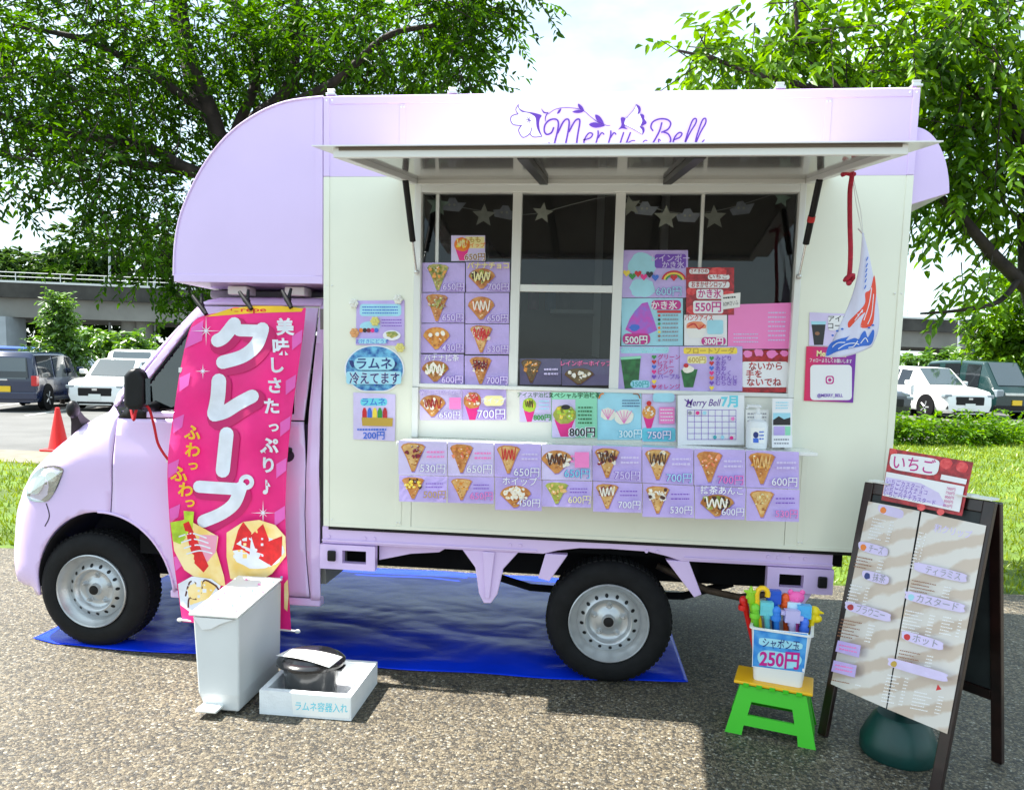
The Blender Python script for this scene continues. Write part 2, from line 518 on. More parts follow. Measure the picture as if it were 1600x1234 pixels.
# --- box walls (near side in panels, the others plain)
T(MB().box(XL+.03, HX0, 0, .035, ZB, ZP), 'side_panel', M_CREAM)
T(MB().box(HX1, XR-.03, 0, .035, ZB, ZP), 'side_panel', M_CREAM)
T(MB().box(HX0+.002, HX1-.002, .001, .035, ZB, HZ0), 'side_panel', M_CREAM)
T(MB().box(XL+.03, XR-.03, 0, .035, ZP+.001, ZT-.035), 'fascia_panel', M_LILACB)
T(MB().box(HX0+.002, HX1-.002, .001, .035, HZ1, ZP-.001), 'header_panel', M_CREAM)
for x0, x1 in ((XL, XL+.03), (XR-.03, XR)):
    p = T(MB().box(x0, x1, -.004, .05, ZB, ZP), 'corner_post', M_CREAM, bevel=.003)
    T(MB().box(x0, x1, -.004, .05, ZP+.001, ZT), 'corner_post', M_LILACB, bevel=.003)
T(MB().box(XL+.0305, XR-.0305, -.004, .05, ZT-.035, ZT), 'top_rail', M_LILACB, bevel=.003)
T(MB().box(XL+.0305, XR-.0305, -.003, .0, ZB, ZB+.018), 'bottom_trim', M_CREAM, bevel=.002)
for x in (-.905, .945):
    for zz0, zz1, mm in ((ZB+.02, HZ0-.02, M_CREAM), (ZP+.003, ZT-.037, M_LILACB)):
        T(MB().box(x-.014, x+.014, -.0025, .0005, zz0, zz1), 'seam_strip', mm, bevel=.001)
rv = MB()
for x in (XL+.015, XL+.042, XR-.015, XR-.042, -.912, -.898, .938, .952):
    for z in ((ZT-.05, ZB+.035) if abs(x) < 1 else (ZT-.018, 1.86, ZB+.035)):
        rv.ball((x, -.004, z), (.0045, .002, .0045), 8, 4)
tag(T(rv, 'rivets', M_ALU), kind='stuff')
T(MB().box(XL, XR, YF-.03, YF, ZB, ZT), 'far_wall', M_INT)
T(MB().box(XL, XL+.03, .051, YF-.031, ZB, ZT), 'front_wall', [M_INT])
rw = MB(); rw.box(XR-.03, XR, .051, YF-.031, ZB, ZT); T(rw, 'rear_wall', M_CREAM)
T(MB().box(XL+.005, XR-.005, .02, YF-.005, ZT-.004, ZT+.012), 'roof', M_LILACB, bevel=.004)
T(MB().box(XL+.03, XR-.03, .04, YF-.031, ZB, ZB+.05), 'box_floor', M_INT)
for px in (517, 707, 1219, 1432):
    x = onY(px, 140, .02).x
    b = MB(); b.box(x-.022, x+.022, .010, .045, ZT+.012, ZT+.022); b.box(x-.015, x+.015, .016, .036, ZT+.022, ZT+.031); b.tube([(x-.018, .026, ZT+.037), (x+.018, .026, ZT+.037)], .006, 8)
    T(b, 'roof_bracket', M_ALUG, bevel=.002)
# --- the over-cab nose
nose = [(-1.277, ZT), (-1.42, 2.694), (-1.52, 2.668), (-1.62, 2.622), (-1.72, 2.556), (-1.80, 2.478), (-1.868, 2.390), (-1.925, 2.292), (-1.972, 2.190), (-2.0, 2.085), (-2.012, 1.98), (-2.016, 1.868), (-1.277, 1.868)]
nose = catmull(nose[:-1], 3)[:] + [nose[-1]]
no_ = T(MB().prism([(x, z) for x, z in nose], 1, 0, YF), 'overcab_nose', M_LILACB, smooth=40, bevel=.006)
T(MB().box(-2.014, XL-.004, -.004, .0, 1.868, 1.903), 'nose_flange', M_LILACB, no_, bevel=.002)
T(MB().box(-1.315, XL-.004, -.003, .0, 1.906, ZT-.02), 'nose_joint_strip', M_LILACB, no_, bevel=.001)
rim = MB(); pr = nose[:-2]
rim.tube([(x, .0, z) for x, z in pr], .006, 6); T(rim, 'nose_edging', M_LILACB, no_, smooth=60)
# --- hood over the rear door
hood = catmull([(1.312, 2.56), (1.355, 2.545), (1.40, 2.505), (1.44, 2.43), (1.462, 2.35), (1.47, 2.285)], 4) + [(1.312, 2.235)]
T(MB().prism(hood, 1, .02, 1.6), 'rear_hood', M_LILACB, smooth=40, bevel=.004)
# --- the chassis rail with its plates and stays (all at the near side)
yr = .022
rail = [(-1.29, .712), (1.10, .712), (1.10, .632), (.43, .632), (.36, .652), (.28, .668), (.10, .672), (-.04, .668), (-.14, .652), (-.21, .632), (-1.29, .628)]
T(MB().prism(rail, 1, yr, yr+.05), 'chassis_rail', M_LILAC, bevel=.004)
T(MB().prism([(x, z) for x, z in [(-1.29, .650), (-.24, .650), (-.24, .640), (-1.29, .640)]], 1, yr-.008, yr-.001), 'rail_lip', M_LILAC, bevel=.002)
T(MB().prism([(.44, .654), (1.1, .654), (1.1, .644), (.44, .644)], 1, yr-.008, yr-.001), 'rail_lip', M_LILAC, bevel=.002)
T(MB().box(XL+.02, XR-.05, .012, .5, .700, .7175), 'floor_gasket', M_BLACK)
bl = MB()
for px in (514, 570, 585, 797, 813, 1010, 1027, 1200, 1216, 1236, 1258):
    q = onY(px, 838+(px-514)*.046, yr)
    bl.lathe([(0.0, .006), (.008, .006), (.009, .003), (.009, .0)], (q.x, yr, q.z), 1, 8, -1)
tag(T(bl, 'rail_bolts', M_LILAC, smooth=40), kind='stuff')
def plate(x0, x1, z0, z1, sx0, sx1, sz0, sz1, lampx, name):
    b = MB()
    b.box(x0, sx0, yr-.012, yr+.03, z0, z1); b.box(sx1, x1, yr-.012, yr+.03, z0, z1)
    b.box(sx0, sx1, yr-.012, yr+.03, z0, sz0); b.box(sx0, sx1, yr-.012, yr+.03, sz1, z1)
    bm_ = T(b, name, M_LILAC)
    l = MB(); l.box(lampx-.02, lampx+.02, yr-.03, yr-.0125, (sz0+sz1)/2-.022, (sz0+sz1)/2+.03)
    T(l, 'marker_lamp', M_BLACK, bm_, bevel=.006)
plate(-1.298, -1.022, .505, .626, -1.185, -1.066, .537, .600, -1.235, 'step_plate')
plate(.815, 1.105, .515, .630, .868, .975, .540, .600, 1.055, 'step_plate')
T(MB().prism([(.84, .512), (1.02, .512), (.985, .455), (.865, .455)], 1, yr, yr+.03), 'step_plate_foot', M_LILAC, bevel=.003)
tri = MB(); tri.prism([(-.60, .630), (-.33, .630), (-.40, .545), (-.425, .42), (-.455, .375), (-.49, .372), (-.515, .42), (-.535, .545)], 1, yr+.01, yr+.035)
tri.prism([(-.50, .628), (-.44, .628), (-.462, .40), (-.482, .40)], 1, yr-.002, yr+.009)
T(tri, 'frame_bracket', M_LILAC, bevel=.004)
for pts in ([(-.20, .632), (-.095, .632), (-.178, .500), (-.232, .512)], [(.360, .632), (.465, .632), (.530, .478), (.497, .462)]):
    T(MB().prism(pts, 1, yr+.004, yr+.05), 'fender_stay', M_LILAC, bevel=.004)
T(MB().prism([(-1.02, .626), (-.68, .626), (-.72, .600), (-.86, .585), (-1.02, .545)], 1, .07, .11), 'inner_gusset', M_LILAC, bevel=.004)
# --- everything dark below the floor
ub = MB(); ub.box(-2.3, 1.2, .42, .52, .42, .56); ub.box(-2.3, 1.2, 1.2, 1.3, .42, .56); ub.box(-1.2, 1.2, .2, 1.5, .60, .70)
for x in (-1.1, -.6, .5, .95): ub.box(x-.03, x+.03, .2, 1.5, .52, .61)
T(ub, 'chassis_frame', M_DARK)
T(MB().box(-1.29, 1.12, 1.62, 1.66, .34, .715), 'far_light_block', M_DARK)  # added dark board, keeps bright lawn out of the gap and tarp reflections
T(MB().box(-2.0, -1.31, 1.5, 1.6, .30, .6), 'far_sill', M_DARK)
T(MB().tube([(.109, .2, .30), (.109, 1.52, .30)], .05, 10), 'rear_axle', M_DARK)
T(MB().tube([(-.55, .46, .40), (-.3, .46, .335), (.1, .46, .325), (.5, .46, .335), (.75, .46, .42)], .022, 6), 'leaf_spring', M_DARK)
ft = MB(); ft.tube([(-1.0, .75, .52), (-.75, .75, .52)], [.09, .09], 12); ft.tube([(-.99, .55, .50), (-.83, .55, .50)], .065, 12)
T(ft, 'air_tank', mat('dusty_tank', linear=(.06, .05, .03), rough=.6, var=.4, vscale=9), smooth=40)
T(MB().tube([(.35, .35, .52), (.6, .30, .42), (.75, .28, .40), (.9, .3, .42), (1.1, .36, .42)], .018, 8), 'exhaust_pipe', mat('rusty_exhaust', linear=(.09, .06, .04), rough=.7, metal=.4, var=.4, vscale=15), smooth=60)
T(MB().box(.80, 1.06, .62, .95, .42, .60), 'tool_crate', mat('blue_crate_plastic', linear=(.02, .13, .35), rough=.5), bevel=.01)
# --- wheels
def wheel(xc, zc=.299, y0=.065, y1=.235, r=.301, flip=1, dish=True):
    w = MB()
    t_ = T(MB(), 'wheel', M_DARK)
    tp = [(.190, .012), (.200, .002), (.225, -.004), (.258, -.002), (.284, .010), (.296, .026), (r, .045), (r, (y1-y0)-.045), (.292, (y1-y0)-.02), (.25, y1-y0), (.19, y1-y0-.01)]
    ty = MB(); ty.lathe(tp, (xc, y0, zc), 1, 64)
    for k in range(64):                                     # tread blocks on the shoulder
        a = 2*math.pi*(k+.5)/64
        M_ = Matrix.Translation((xc, y0, zc)) @ Matrix.Rotation(a, 4, 'Y')
        ty.M = M_; ty.box(-.009, .009, .032, .060, r-.004, r+.0024); ty.box(-.009, .009, .072, .098, r-.004, r+.0024); ty.box(-.009, .009, .110, .138, r-.004, r+.0024)
    ty.M = None
    T(ty, 'tyre', M_RUBBER, t_, smooth=35)
    rp = [(.1905, .012), (.1925, -.003), (.188, -.007), (.182, .0), (.178, .022), (.166, .030), (.160, .046), (.152, .052), (.146, .040), (.112, .018), (.104, .022), (.098, .045), (.092, .052), (.060, .052), (.052, .044), (.036, .044), (.030, .040), (.027, .020), (.0, .018)]
    ri_ = MB(); ri_.lathe(rp, (xc, y0, zc), 1, 64)
    rim_ = T(ri_, 'rim', M_STEEL, t_, smooth=50)
    ho = MB()
    for k in range(16):
        a = 2*math.pi*k/16+.1; R_ = .129
        yy = y0+.0285-.0035
        n = []
        for q in range(12):
            b = 2*math.pi*q/12; rad = R_+.0095*math.cos(b); tn = .0085*math.sin(b)
            # flat black patch for the shade of an opening, following the rim's cone
            yy = y0+.018+(rad-.112)/(.146-.112)*.022-.0012
            n.append((xc+rad*math.cos(a)-tn*math.sin(a), yy, zc+rad*math.sin(a)+tn*math.cos(a)))
        ho.poly(n)
    tag(T(ho, 'vent_hole_shade_discs', M_BLACK, rim_), kind='stuff')
    nu = MB()
    for k in range(5):
        a = 2*math.pi*k/5+.3
        nu.lathe([(.0, .030), (.006, .030), (.0095, .036), (.011, .052)], (xc+.072*math.cos(a), y0, zc+.072*math.sin(a)), 1, 6)
        nu.lathe([(.017, .053), (.013, .046), (.010, .046)], (xc+.072*math.cos(a), y0, zc+.072*math.sin(a)), 1, 10)
    tag(T(nu, 'wheel_nuts', M_STEEL, rim_, smooth=40), kind='stuff')
    hb = MB(); hb.lathe([(.0, -.0+.012), (.022, .014), (.0265, .022), (.0265, .05)], (xc, y0, zc), 1, 20)
    T(hb, 'hub_cap', M_BLACK, rim_, smooth=40)
    return t_
def wheel_obj(xc, **k):
    e = MB(); e.tube([(xc, .12, .299), (xc, .30, .299)], .10, 20)      # brake drum behind the disc carries the wheel
    w = T(e, 'wheel', M_DARK, smooth=40)
    return w
_T0 = T
def make_wheel(xc, y0=.065):
    base = wheel_obj(xc)
    global T
    keep = T
    def T2(mb, name, m, parent=None, **k):
        if name == 'wheel': return base
        return keep(mb, name, m, parent, **k)
    T = T2
    wheel(xc, y0=y0)
    T = keep
make_wheel(.109); make_wheel(-2.541)
for xc in (.109, -2.541):
    far = MB(); far.lathe([(.05, .0), (.19, .0), (.27, .01), (.30, .04), (.30, .13), (.27, .16), (.05, .16)], (xc, 1.45, .299), 1, 32)
    T(far, 'wheel', M_RUBBER, smooth=40)
# --- the cab: side skin as panels on one curved surface, roof and bonnet bridged across
top_line = catmull([(-2.95, .245), (-3.045, .28), (-3.065, .42), (-3.05, .58), (-3.03, .70), (-2.985, .82), (-2.915, .92), (-2.815, 1.005), (-2.70, 1.10), (-2.60, 1.175), (-2.50, 1.225), (-2.44, 1.262), (-2.28, 1.44), (-2.12, 1.62), (-1.985, 1.765), (-1.93, 1.80), (-1.8, 1.815), (-1.32, 1.82)], 4)
def seg_d(p, a, b):
    ax, ay = a; bx, by = b; dx, dy = bx-ax, by-ay
    t = max(0, min(1, ((p[0]-ax)*dx+(p[1]-ay)*dy)/((dx*dx+dy*dy) or 1)))
    return math.hypot(p[0]-ax-dx*t, p[1]-ay-dy*t)
def cab_y(x, z):
    d = min(seg_d((x, z), a, b) for a, b in zip(top_line, top_line[1:]))
    t = max(0, min(1, (z-1.22)/.1))
    R_ = .17*(1-t)+.05*t
    y = .040 + max(0, z-1.2)*.13 + max(0, .55-z)*.03 - .012*math.exp(-((z-.98)/.10)**2)
    y += .03*max(0, min(1, (-2.35-x)/.6))**2
    if d < R_: y += R_-math.sqrt(max(0, R_*R_-(R_-d)**2))
    return y
def cabS(px, py, l):
    y = .05
    for _ in range(8):
        q = onY(px, py, y-l); y = .6*y+.4*cab_y(q.x, q.z)
    return onY(px, py, y-l)
def skin(poly, name, m, parent=None, step=.035, lift=0.0, thick=0.0):
    bm = bmesh.new()
    bm.faces.new([bm.verts.new((x, 0, z)) for x, z in poly])
    for ax in (0, 2):
        k = 0 if ax == 0 else 1
        lo = min(p[k] for p in poly); hi = max(p[k] for p in poly); t = lo+step
        while t < hi:
            co = [0, 0, 0]; no = [0, 0, 0]; co[ax] = t; no[ax] = 1
            bmesh.ops.bisect_plane(bm, geom=bm.verts[:]+bm.edges[:]+bm.faces[:], dist=1e-4, plane_co=co, plane_no=no); t += step
    for v in bm.verts: v.co.y = cab_y(v.co.x, v.co.z)-lift
    bmesh.ops.recalc_face_normals(bm, faces=bm.faces)
    if bm.faces and sum(f.normal.y for f in bm.faces) > 0: bmesh.ops.reverse_faces(bm, faces=bm.faces)
    me = bpy.data.meshes.new(name); bm.to_mesh(me); bm.free()
    me.materials.append(m)
    me.polygons.foreach_set('use_smooth', [True]*len(me.polygons))
    o = link(bpy.data.objects.new(name, me), parent or truck)
    md = o.modifiers.new('thickness', 'SOLIDIFY'); md.thickness = .012; md.offset = -1
    return o
ARC = (-2.46, .30, .385, .422)
def arch(a0, a1, n=16, k=1.0):
    return [(ARC[0]+ARC[2]*k*math.cos(math.radians(a0+(a1-a0)*i/n)), ARC[1]+ARC[3]*k*math.sin(math.radians(a0+(a1-a0)*i/n))) for i in range(n+1)]
fa = [p for p in top_line if p[0] < -2.44+1e-3 and p[1] < 1.263]
fender = skin([(-2.363, 1.215)] + [(-2.40, 1.25)] + fa[::-1] + [(-2.865, .25)] + arch(186, 82.5) + [(-2.405, .75)], 'front_fender', M_LILAC)
door_pts = [(-2.398, .730), (-2.375, .98), (-2.357, 1.2), (-1.392, 1.215), (-1.377, 1.0), (-1.388, .77), (-1.382, .55), (-1.366, .345), (-2.075, .345)] + arch(6, 80.5)
door = skin(door_pts, 'cab_door', M_LILAC)
skin([(-1.358, .33), (-1.31, .33), (-1.31, 1.80), (-1.335, 1.80), (-1.345, 1.64), (-1.366, 1.27), (-1.371, 1.0), (-1.382, .77), (-1.376, .55)], 'cab_rear_pillar', M_LILAC)
skin([(-2.355, 1.207), (-1.392, 1.222), (-1.350, 1.70), (-1.345, 1.765), (-1.95, 1.765), (-2.0, 1.72), (-2.33, 1.29), (-2.30, 1.265), (-1.985, 1.685), (-1.93, 1.715), (-1.45, 1.715), (-1.44, 1.25), (-2.33, 1.238)], 'window_surround', M_LILAC, door, step=.012)
skin([(-2.328, 1.24), (-1.442, 1.252), (-1.452, 1.713), (-1.928, 1.713), (-1.983, 1.683), (-2.299, 1.264)], 'door_window', M_CARGLASS, door, lift=-.022, step=.015)
skin([(-2.44, 1.258), (-2.385, 1.258), (-2.345, 1.29), (-2.015, 1.722), (-1.96, 1.775), (-1.33, 1.775), (-1.32, 1.815)] + [p for p in top_line if p[1] > 1.263 and p[0] < -1.4][::-1], 'roof_pillar', M_LILAC, step=.012)
skin([(-2.36, 1.205), (-2.20, 1.208), (-2.20, 1.30), (-2.21, 1.37), (-2.30, 1.262)], 'mirror_mount_trim', M_BLACK, door, lift=.004)
T(MB().box(-2.10, -1.312, .05, .11, .296, .337), 'sill', M_LILAC, bevel=.008)
# dark lining just behind the gaps, the wheel arch and the cab bulkhead
T(MB().prism([(-2.05, .35), (-1.33, .35), (-1.36, 1.2), (-2.35, 1.2), (-2.41, .85), (-2.43, .76)] + arch(84, 8, 12, 1.06), 1, .066, .075), 'door_lining', M_SEAM)
al = MB()
al.grid(lambda u, v: (ARC[0]+ARC[2]*1.0*math.cos(math.pi*u), .075+.35*v, ARC[1]+ARC[3]*1.0*math.sin(math.pi*u)), 24, 2)
al.poly([(ARC[0]+ARC[2]*1.05*math.cos(math.pi*i/20), .43, ARC[1]+ARC[3]*1.05*math.sin(math.pi*i/20)) for i in range(21)])
T(al, 'wheel_arch_liner', mat('arch_liner', linear=(.018, .015, .020), rough=.8, var=.3, vscale=8), smooth=60)
fl = MB(); fa_ = arch(4, 92, 20)
fl.grid(lambda u, v: (lambda p: (p[0], cab_y(*p)-.004+.05*v, p[1]))(fa_[round(u*20)]), 20, 1)
T(fl, 'arch_flange', M_LILAC, smooth=60, solid=.010)
sh = MB(); N_ = len(top_line)
for i, (a, b) in enumerate(zip(top_line, top_line[1:])):
    sh.m = 1 if (a[0] >= -2.45 and b[0] <= -1.98) else 0
    ya, yb = cab_y(*a), cab_y(*b)
    for k in range(8):
        s0, s1 = k/8, (k+1)/8
        bow = lambda s, q: (q[0]-.10*(1-(2*s-1)**2)*max(0, min(1, (-1.95-q[0])/.5)), 0, q[1])
        P0 = bow(s0, a); P1 = bow(s1, a); P2 = bow(s1, b); P3 = bow(s0, b)
        yy = lambda s, y: y+(1.70-2*y+.02)*s
        sh.poly([(P0[0], yy(s0, ya), P0[2]), (P1[0], yy(s1, ya), P1[2]), (P2[0], yy(s1, yb), P2[2]), (P3[0], yy(s0, yb), P3[2])])
T(sh, 'cab_front_and_roof', [M_LILAC, M_CARGLASS], smooth=40)
T(MB().prism([(-2.95, .32), (-2.86, .85), (-2.45, 1.22), (-2.36, 1.2), (-2.1, .35), (-1.34, .35), (-1.34, 1.75), (-1.3, 1.78), (-1.3, .3)], 1, 1.62, 1.66), 'cab_far_side', M_LILAC)
T(MB().box(-1.33, -1.30, .1, 1.6, .4, 1.76), 'cab_back_wall', M_INT)
T(MB().box(-2.3, -1.4, .12, 1.6, .5, .6), 'cab_floor', M_DARK)
for y in (.35, 1.1):
    b = MB(); b.box(-1.85, -1.5, y-.22, y+.22, .8, .95); b.prism([(-1.56, .95), (-1.46, .95), (-1.40, 1.45), (-1.48, 1.45)], 1, y-.2, y+.2); b.prism([(-1.49, 1.47), (-1.42, 1.47), (-1.40, 1.64), (-1.46, 1.64)], 1, y-.1, y+.1)
    T(b, 'cab_seat', mat('seat_cloth', linear=(.03, .03, .035), rough=.9), bevel=.03)
T(MB().prism([(-2.42, 1.05), (-2.05, 1.05), (-2.05, 1.17), (-2.15, 1.225), (-2.42, 1.235)], 1, .15, 1.55), 'dashboard', M_BLACK, bevel=.02)
sw = MB(); sw.tube([(-2.0+.07*math.cos(t)*.6, .42+.18*math.sin(t), 1.17+.16*math.cos(t)) for t in [2*math.pi*i/20 for i in range(20)]], .013, 6, closed=True); sw.tube([(-2.0, .42, 1.17), (-2.2, .42, 1.05)], .02, 6)
T(sw, 'steering_wheel', M_BLACK, smooth=60)
# door seams, bumper seam, headlamp, handle, mirrors
sp = Sheet(cabS); sp.lift = .0012
sp.stroke([(72, 786), (77, 806), (70, 822)], 1.6, M_SEAM, cap=False)
sp.build('bumper_seam', truck)
hl = Sheet(cabS); hl.lift = .003
outl = catmull([(43, 779), (45, 752), (60, 733), (80, 727), (98, 732), (93, 752), (83, 772), (70, 784)], 4, True)
hl.poly(outl, mat('lamp_bowl', linear=(.085, .115, .115), rough=.35, metal=.2, var=.8, vscale=22))
hl.poly([(57+(x-70)*.5, 758+(y-757)*.5) for x, y in outl], mat('lamp_reflector', linear=(.75, .78, .8), rough=.08, metal=1.0))
hl.ell(80, 745, 9, 8, M_CHROME)
hd = hl.build('headlight', truck)
h2 = Sheet(cabS); h2.k = 8; h2.lift = .0025; h2.poly(outl, M_LENS); h2.build('lens', hd)
q = cabS(446, 702, 0)
b = MB(); b.tube([(q.x-.10, q.y-.012, q.z), (q.x-.05, q.y-.035, q.z+.005), (q.x+.01, q.y-.03, q.z+.003), (q.x+.03, q.y-.004, q.z-.002)], [.014, .017, .017, .012], 8)
T(b, 'door_handle', M_BLACK, door, smooth=60)
dh = Sheet(cabS); dh.lift = .001; dh.ell(448, 712, 12, 10, M_SEAM, 16); dh.build('handle_recess_shade', door)  # flat dark ellipse painted for the shade of the handle recess
q = onY(213, 609, -.14)
b = MB(); b.M = Matrix.Translation(q) @ Matrix.Rotation(.25, 4, 'Z')
b.prism([(x*.86, z*.92) for x, z in [(-.055, -.085), (-.03, -.10), (.03, -.10), (.055, -.085), (.058, .06), (.045, .10), (.015, .112), (-.02, .108), (-.05, .07)]], 1, -.05, .04)
mir = T(b, 'door_mirror', M_BLACK, smooth=50, bevel=.028, seg=3)
T(MB().tube([(q.x, q.y+.03, q.z-.05), (q.x-.02, q.y+.10, q.z-.09), (q.x-.04, q.y+.22, q.z-.085)], [.018, .02, .026], 8), 'mirror_arm', M_BLACK, mir, smooth=60)
gl = MB(); gl.M = Matrix.Translation(q) @ Matrix.Rotation(.25, 4, 'Z'); gl.poly([(.0525, -.035, -.068), (.0525, .03, -.068), (.0525, .03, .055), (.0525, -.035, .055)])
T(gl, 'mirror_glass', M_CHROME, mir)
q = cabS(122, 664, 0)
b = MB(); b.tube([q+Vector((-.01, .05, -.03)), q+Vector((.0, .0, .03)), q+Vector((.01, -.04, .08))], [.062, .034, .022], 4)
b.ball(q+Vector((.012, -.05, .085)), (.030, .034, .045), 14, 9)
T(b, 'fender_mirror', M_BLACK, smooth=60)
b = MB(); b.box(-2.0, -1.32, .3, 1.4, 1.82, 1.862); T(b, 'nose_gap_filler', mat('grey_weather_seal', linear=(.2, .19, .2), rough=.8), bevel=.01)
for x in (-1.75, -1.46):
    T(MB().box(x-.05, x+.05, .10, .20, 1.822, 1.864), 'nose_clamp', M_ALU, bevel=.006)
# ================================================================== serving hatch: window, awning, counter
YG = .030                                                       # the glass plane
wx = lambda px, py=450: onY(px, py, YG).x
WX0, WX1, WZ0, WZ1 = -.812, .850, 1.418, 2.284
fr = MB()
fr.box(HX0+.001, WX0, -.006, .060, 1.40, HZ1-.001); fr.box(WX1, HX1-.001, -.006, .060, 1.40, HZ1-.001)
fr.box(WX0, WX1, -.006, .060, WZ1, HZ1-.001); fr.box(WX0, WX1, -.006, .060, 1.40, WZ0)
win = T(fr, 'service_window', M_ALU, bevel=.003)
T(MB().box(HX0+.001, HX1-.001, .010, .034, HZ0+.001, 1.399), 'counter_backboard', mat('white_backboard', linear=(.82, .82, .74), rough=.3, coat=.2), bevel=.001)
T(MB().box(HX0+.001, HX0+.030, -.012, .009, HZ0+.001, 1.399), 'hatch_jamb', M_ALU, bevel=.002)
T(MB().box(HX1-.030, HX1-.001, -.012, .009, HZ0+.001, 1.399), 'hatch_jamb', M_ALU, bevel=.002)
mA0, mA1, mB0, mB1 = wx(799), wx(813), wx(957), wx(972)
hz0, hz1 = onY(880, 457, YG).z, onY(880, 446, YG).z
for x0, x1, y0, y1 in ((mA0, mA1, .004, .055), (mB0, mB1, .004, .055), (wx(680, 350), wx(686, 350), .034, .056), (wx(1094, 350), wx(1100, 350), .034, .056)):
    T(MB().box(x0, x1, y0, y1, WZ0, WZ1), 'mullion', M_ALU, win, bevel=.002)
T(MB().box(mA1, mB0, .008, .052, hz0, hz1), 'transom', M_ALU, win, bevel=.002)
for x0, x1, z0, z1 in ((WX0, wx(680, 350), WZ0, WZ1), (wx(686, 350), mA0, WZ0, WZ1), (mA1, mB0, WZ0, hz0), (mA1, mB0, hz1, WZ1), (mB1, wx(1094, 350), WZ0, WZ1), (wx(1100, 350), WX1, WZ0, WZ1)):
    T(MB().poly([(x0, YG, z0), (x1, YG, z0), (x1, YG, z1), (x0, YG, z1)]), 'pane', M_GLASS, win)
# --- awning: the hatch door swung up
AY, AZ0, AZ1 = -1.04, HZ1-.004, 2.150
def az(y): return AZ0 + (y/AY)*(AZ1-AZ0)
def bar(x0, x1, y0, y1, t0, t1):
    """a bar lying along the awning's slope, t0..t1 above its lower face"""
    return [(x0, y0, az(y0)+t0), (x1, y0, az(y0)+t0), (x1, y1, az(y1)+t0), (x0, y1, az(y1)+t0), (x0, y0, az(y0)+t1), (x1, y0, az(y0)+t1), (x1, y1, az(y1)+t1), (x0, y1, az(y1)+t1)]
AX0, AX1 = HX0-.008, HX1+.012
aw = MB()
aw.hexa(bar(AX0, AX1, AY, AY+.03, .0, .031)); aw.hexa(bar(AX0, AX0+.034, AY+.031, -.03, .0, .031)); aw.hexa(bar(AX1-.034, AX1, AY+.031, -.03, .0, .031)); aw.hexa(bar(AX0+.035, AX1-.035, -.065, -.03, .0, .031))
awn = T(aw, 'awning', M_ALU, bevel=.003)
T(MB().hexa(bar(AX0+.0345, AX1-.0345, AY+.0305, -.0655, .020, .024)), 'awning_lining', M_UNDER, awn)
T(MB().hexa(bar(AX0-.062, AX1+.085, AY-.022, -.012, .0325, .0365)), 'awning_skin', mat('awning_outer_skin', linear=(.80, .79, .80), rough=.3, coat=.3), awn)
T(MB().hexa(bar(AX0+.02, AX1-.02, AY-.004, AY-.0005, .022, .031)), 'awning_edge_strip', mat('brown_edge_seal', linear=(.16, .13, .10), rough=.7), awn)
for px0, px1 in ((818, 850), (1092, 1042)):
    a = onY(px1, 292, -.06); x1_ = a.x; x0_ = onZ(px0, 250, az(AY+.05)).x
    d = MB(); y0, y1 = AY+.035, -.068
    d.hexa([(x0_-.018, y0, az(y0)-.004), (x0_+.018, y0, az(y0)-.004), (x1_+.018, y1, az(y1)-.004), (x1_-.018, y1, az(y1)-.004), (x0_-.018, y0, az(y0)+.019), (x0_+.018, y0, az(y0)+.019), (x1_+.018, y1, az(y1)+.019), (x1_-.018, y1, az(y1)+.019)])
    cb = T(d, 'crossbar', mat('grey_crossbar', linear=(.06, .06, .058), rough=.4, metal=.3), awn, bevel=.002)
    for s in (-1, 1):
        T(MB().box(x1_+s*.045-.026, x1_+s*.045+.026, -.034, -.0285, az(-.03)+.006, az(-.03)+.040), 'hinge_plate', M_ALUG, awn, bevel=.002)
for s, ax in ((-1, AX0+.03), (1, AX1-.03)):
    lo = Vector((WX0-.016 if s < 0 else WX1+.014, -.018, 1.925)); hi = Vector((ax-s*.0, -.25, az(-.25)-.002))
    mid = lo+(hi-lo)*.36
    g = T(MB().tube([mid, hi], .0135, 12), 'gas_strut', M_BLACK, awn, smooth=60)
    T(MB().tube([lo, mid+(hi-lo)*.01], .005, 8), 'strut_rod', M_CHROME, g, smooth=60)
    b = MB(); b.ball(lo, .012, 10, 6); b.tube([lo, lo+Vector((-s*.0, .02, 0))], .008, 8)
    T(b, 'strut_joint', M_ALUG, g, smooth=60)
    if s > 0:
        c = lo+(hi-lo)*.62; u = (hi-lo).normalized()
        T(MB().tube([c-u*.012, c+u*.012], .0155, 12), 'red_tape', mat('red_tape', linear=(.5, .01, .012), rough=.4), g, smooth=60)
# --- counter
CY = -.215
M_COUNTER = mat('white_gloss_counter', linear=(.82, .82, .80), rough=.08, coat=.5)
ct = MB(); ct.hexa([(-.862, CY, 1.148), (.935, CY, 1.166), (.935, -.006, 1.166), (-.862, -.006, 1.148), (-.862, CY, 1.163), (.935, CY, 1.181), (.935, -.006, 1.181), (-.862, -.006, 1.163)])
cn = T(ct, 'counter_shelf', M_COUNTER, bevel=.003)
for x in (-.75, 0, .78):
    T(MB().prism([(-.001, 1.145), (-.001, 1.00), (-.02, 1.00), (CY+.05, 1.135), (CY+.05, 1.145)], 0, x-.012, x+.012), 'shelf_bracket', M_ALU, cn)
def cz(x): return 1.163+(x+.862)/1.797*.018                     # counter top height

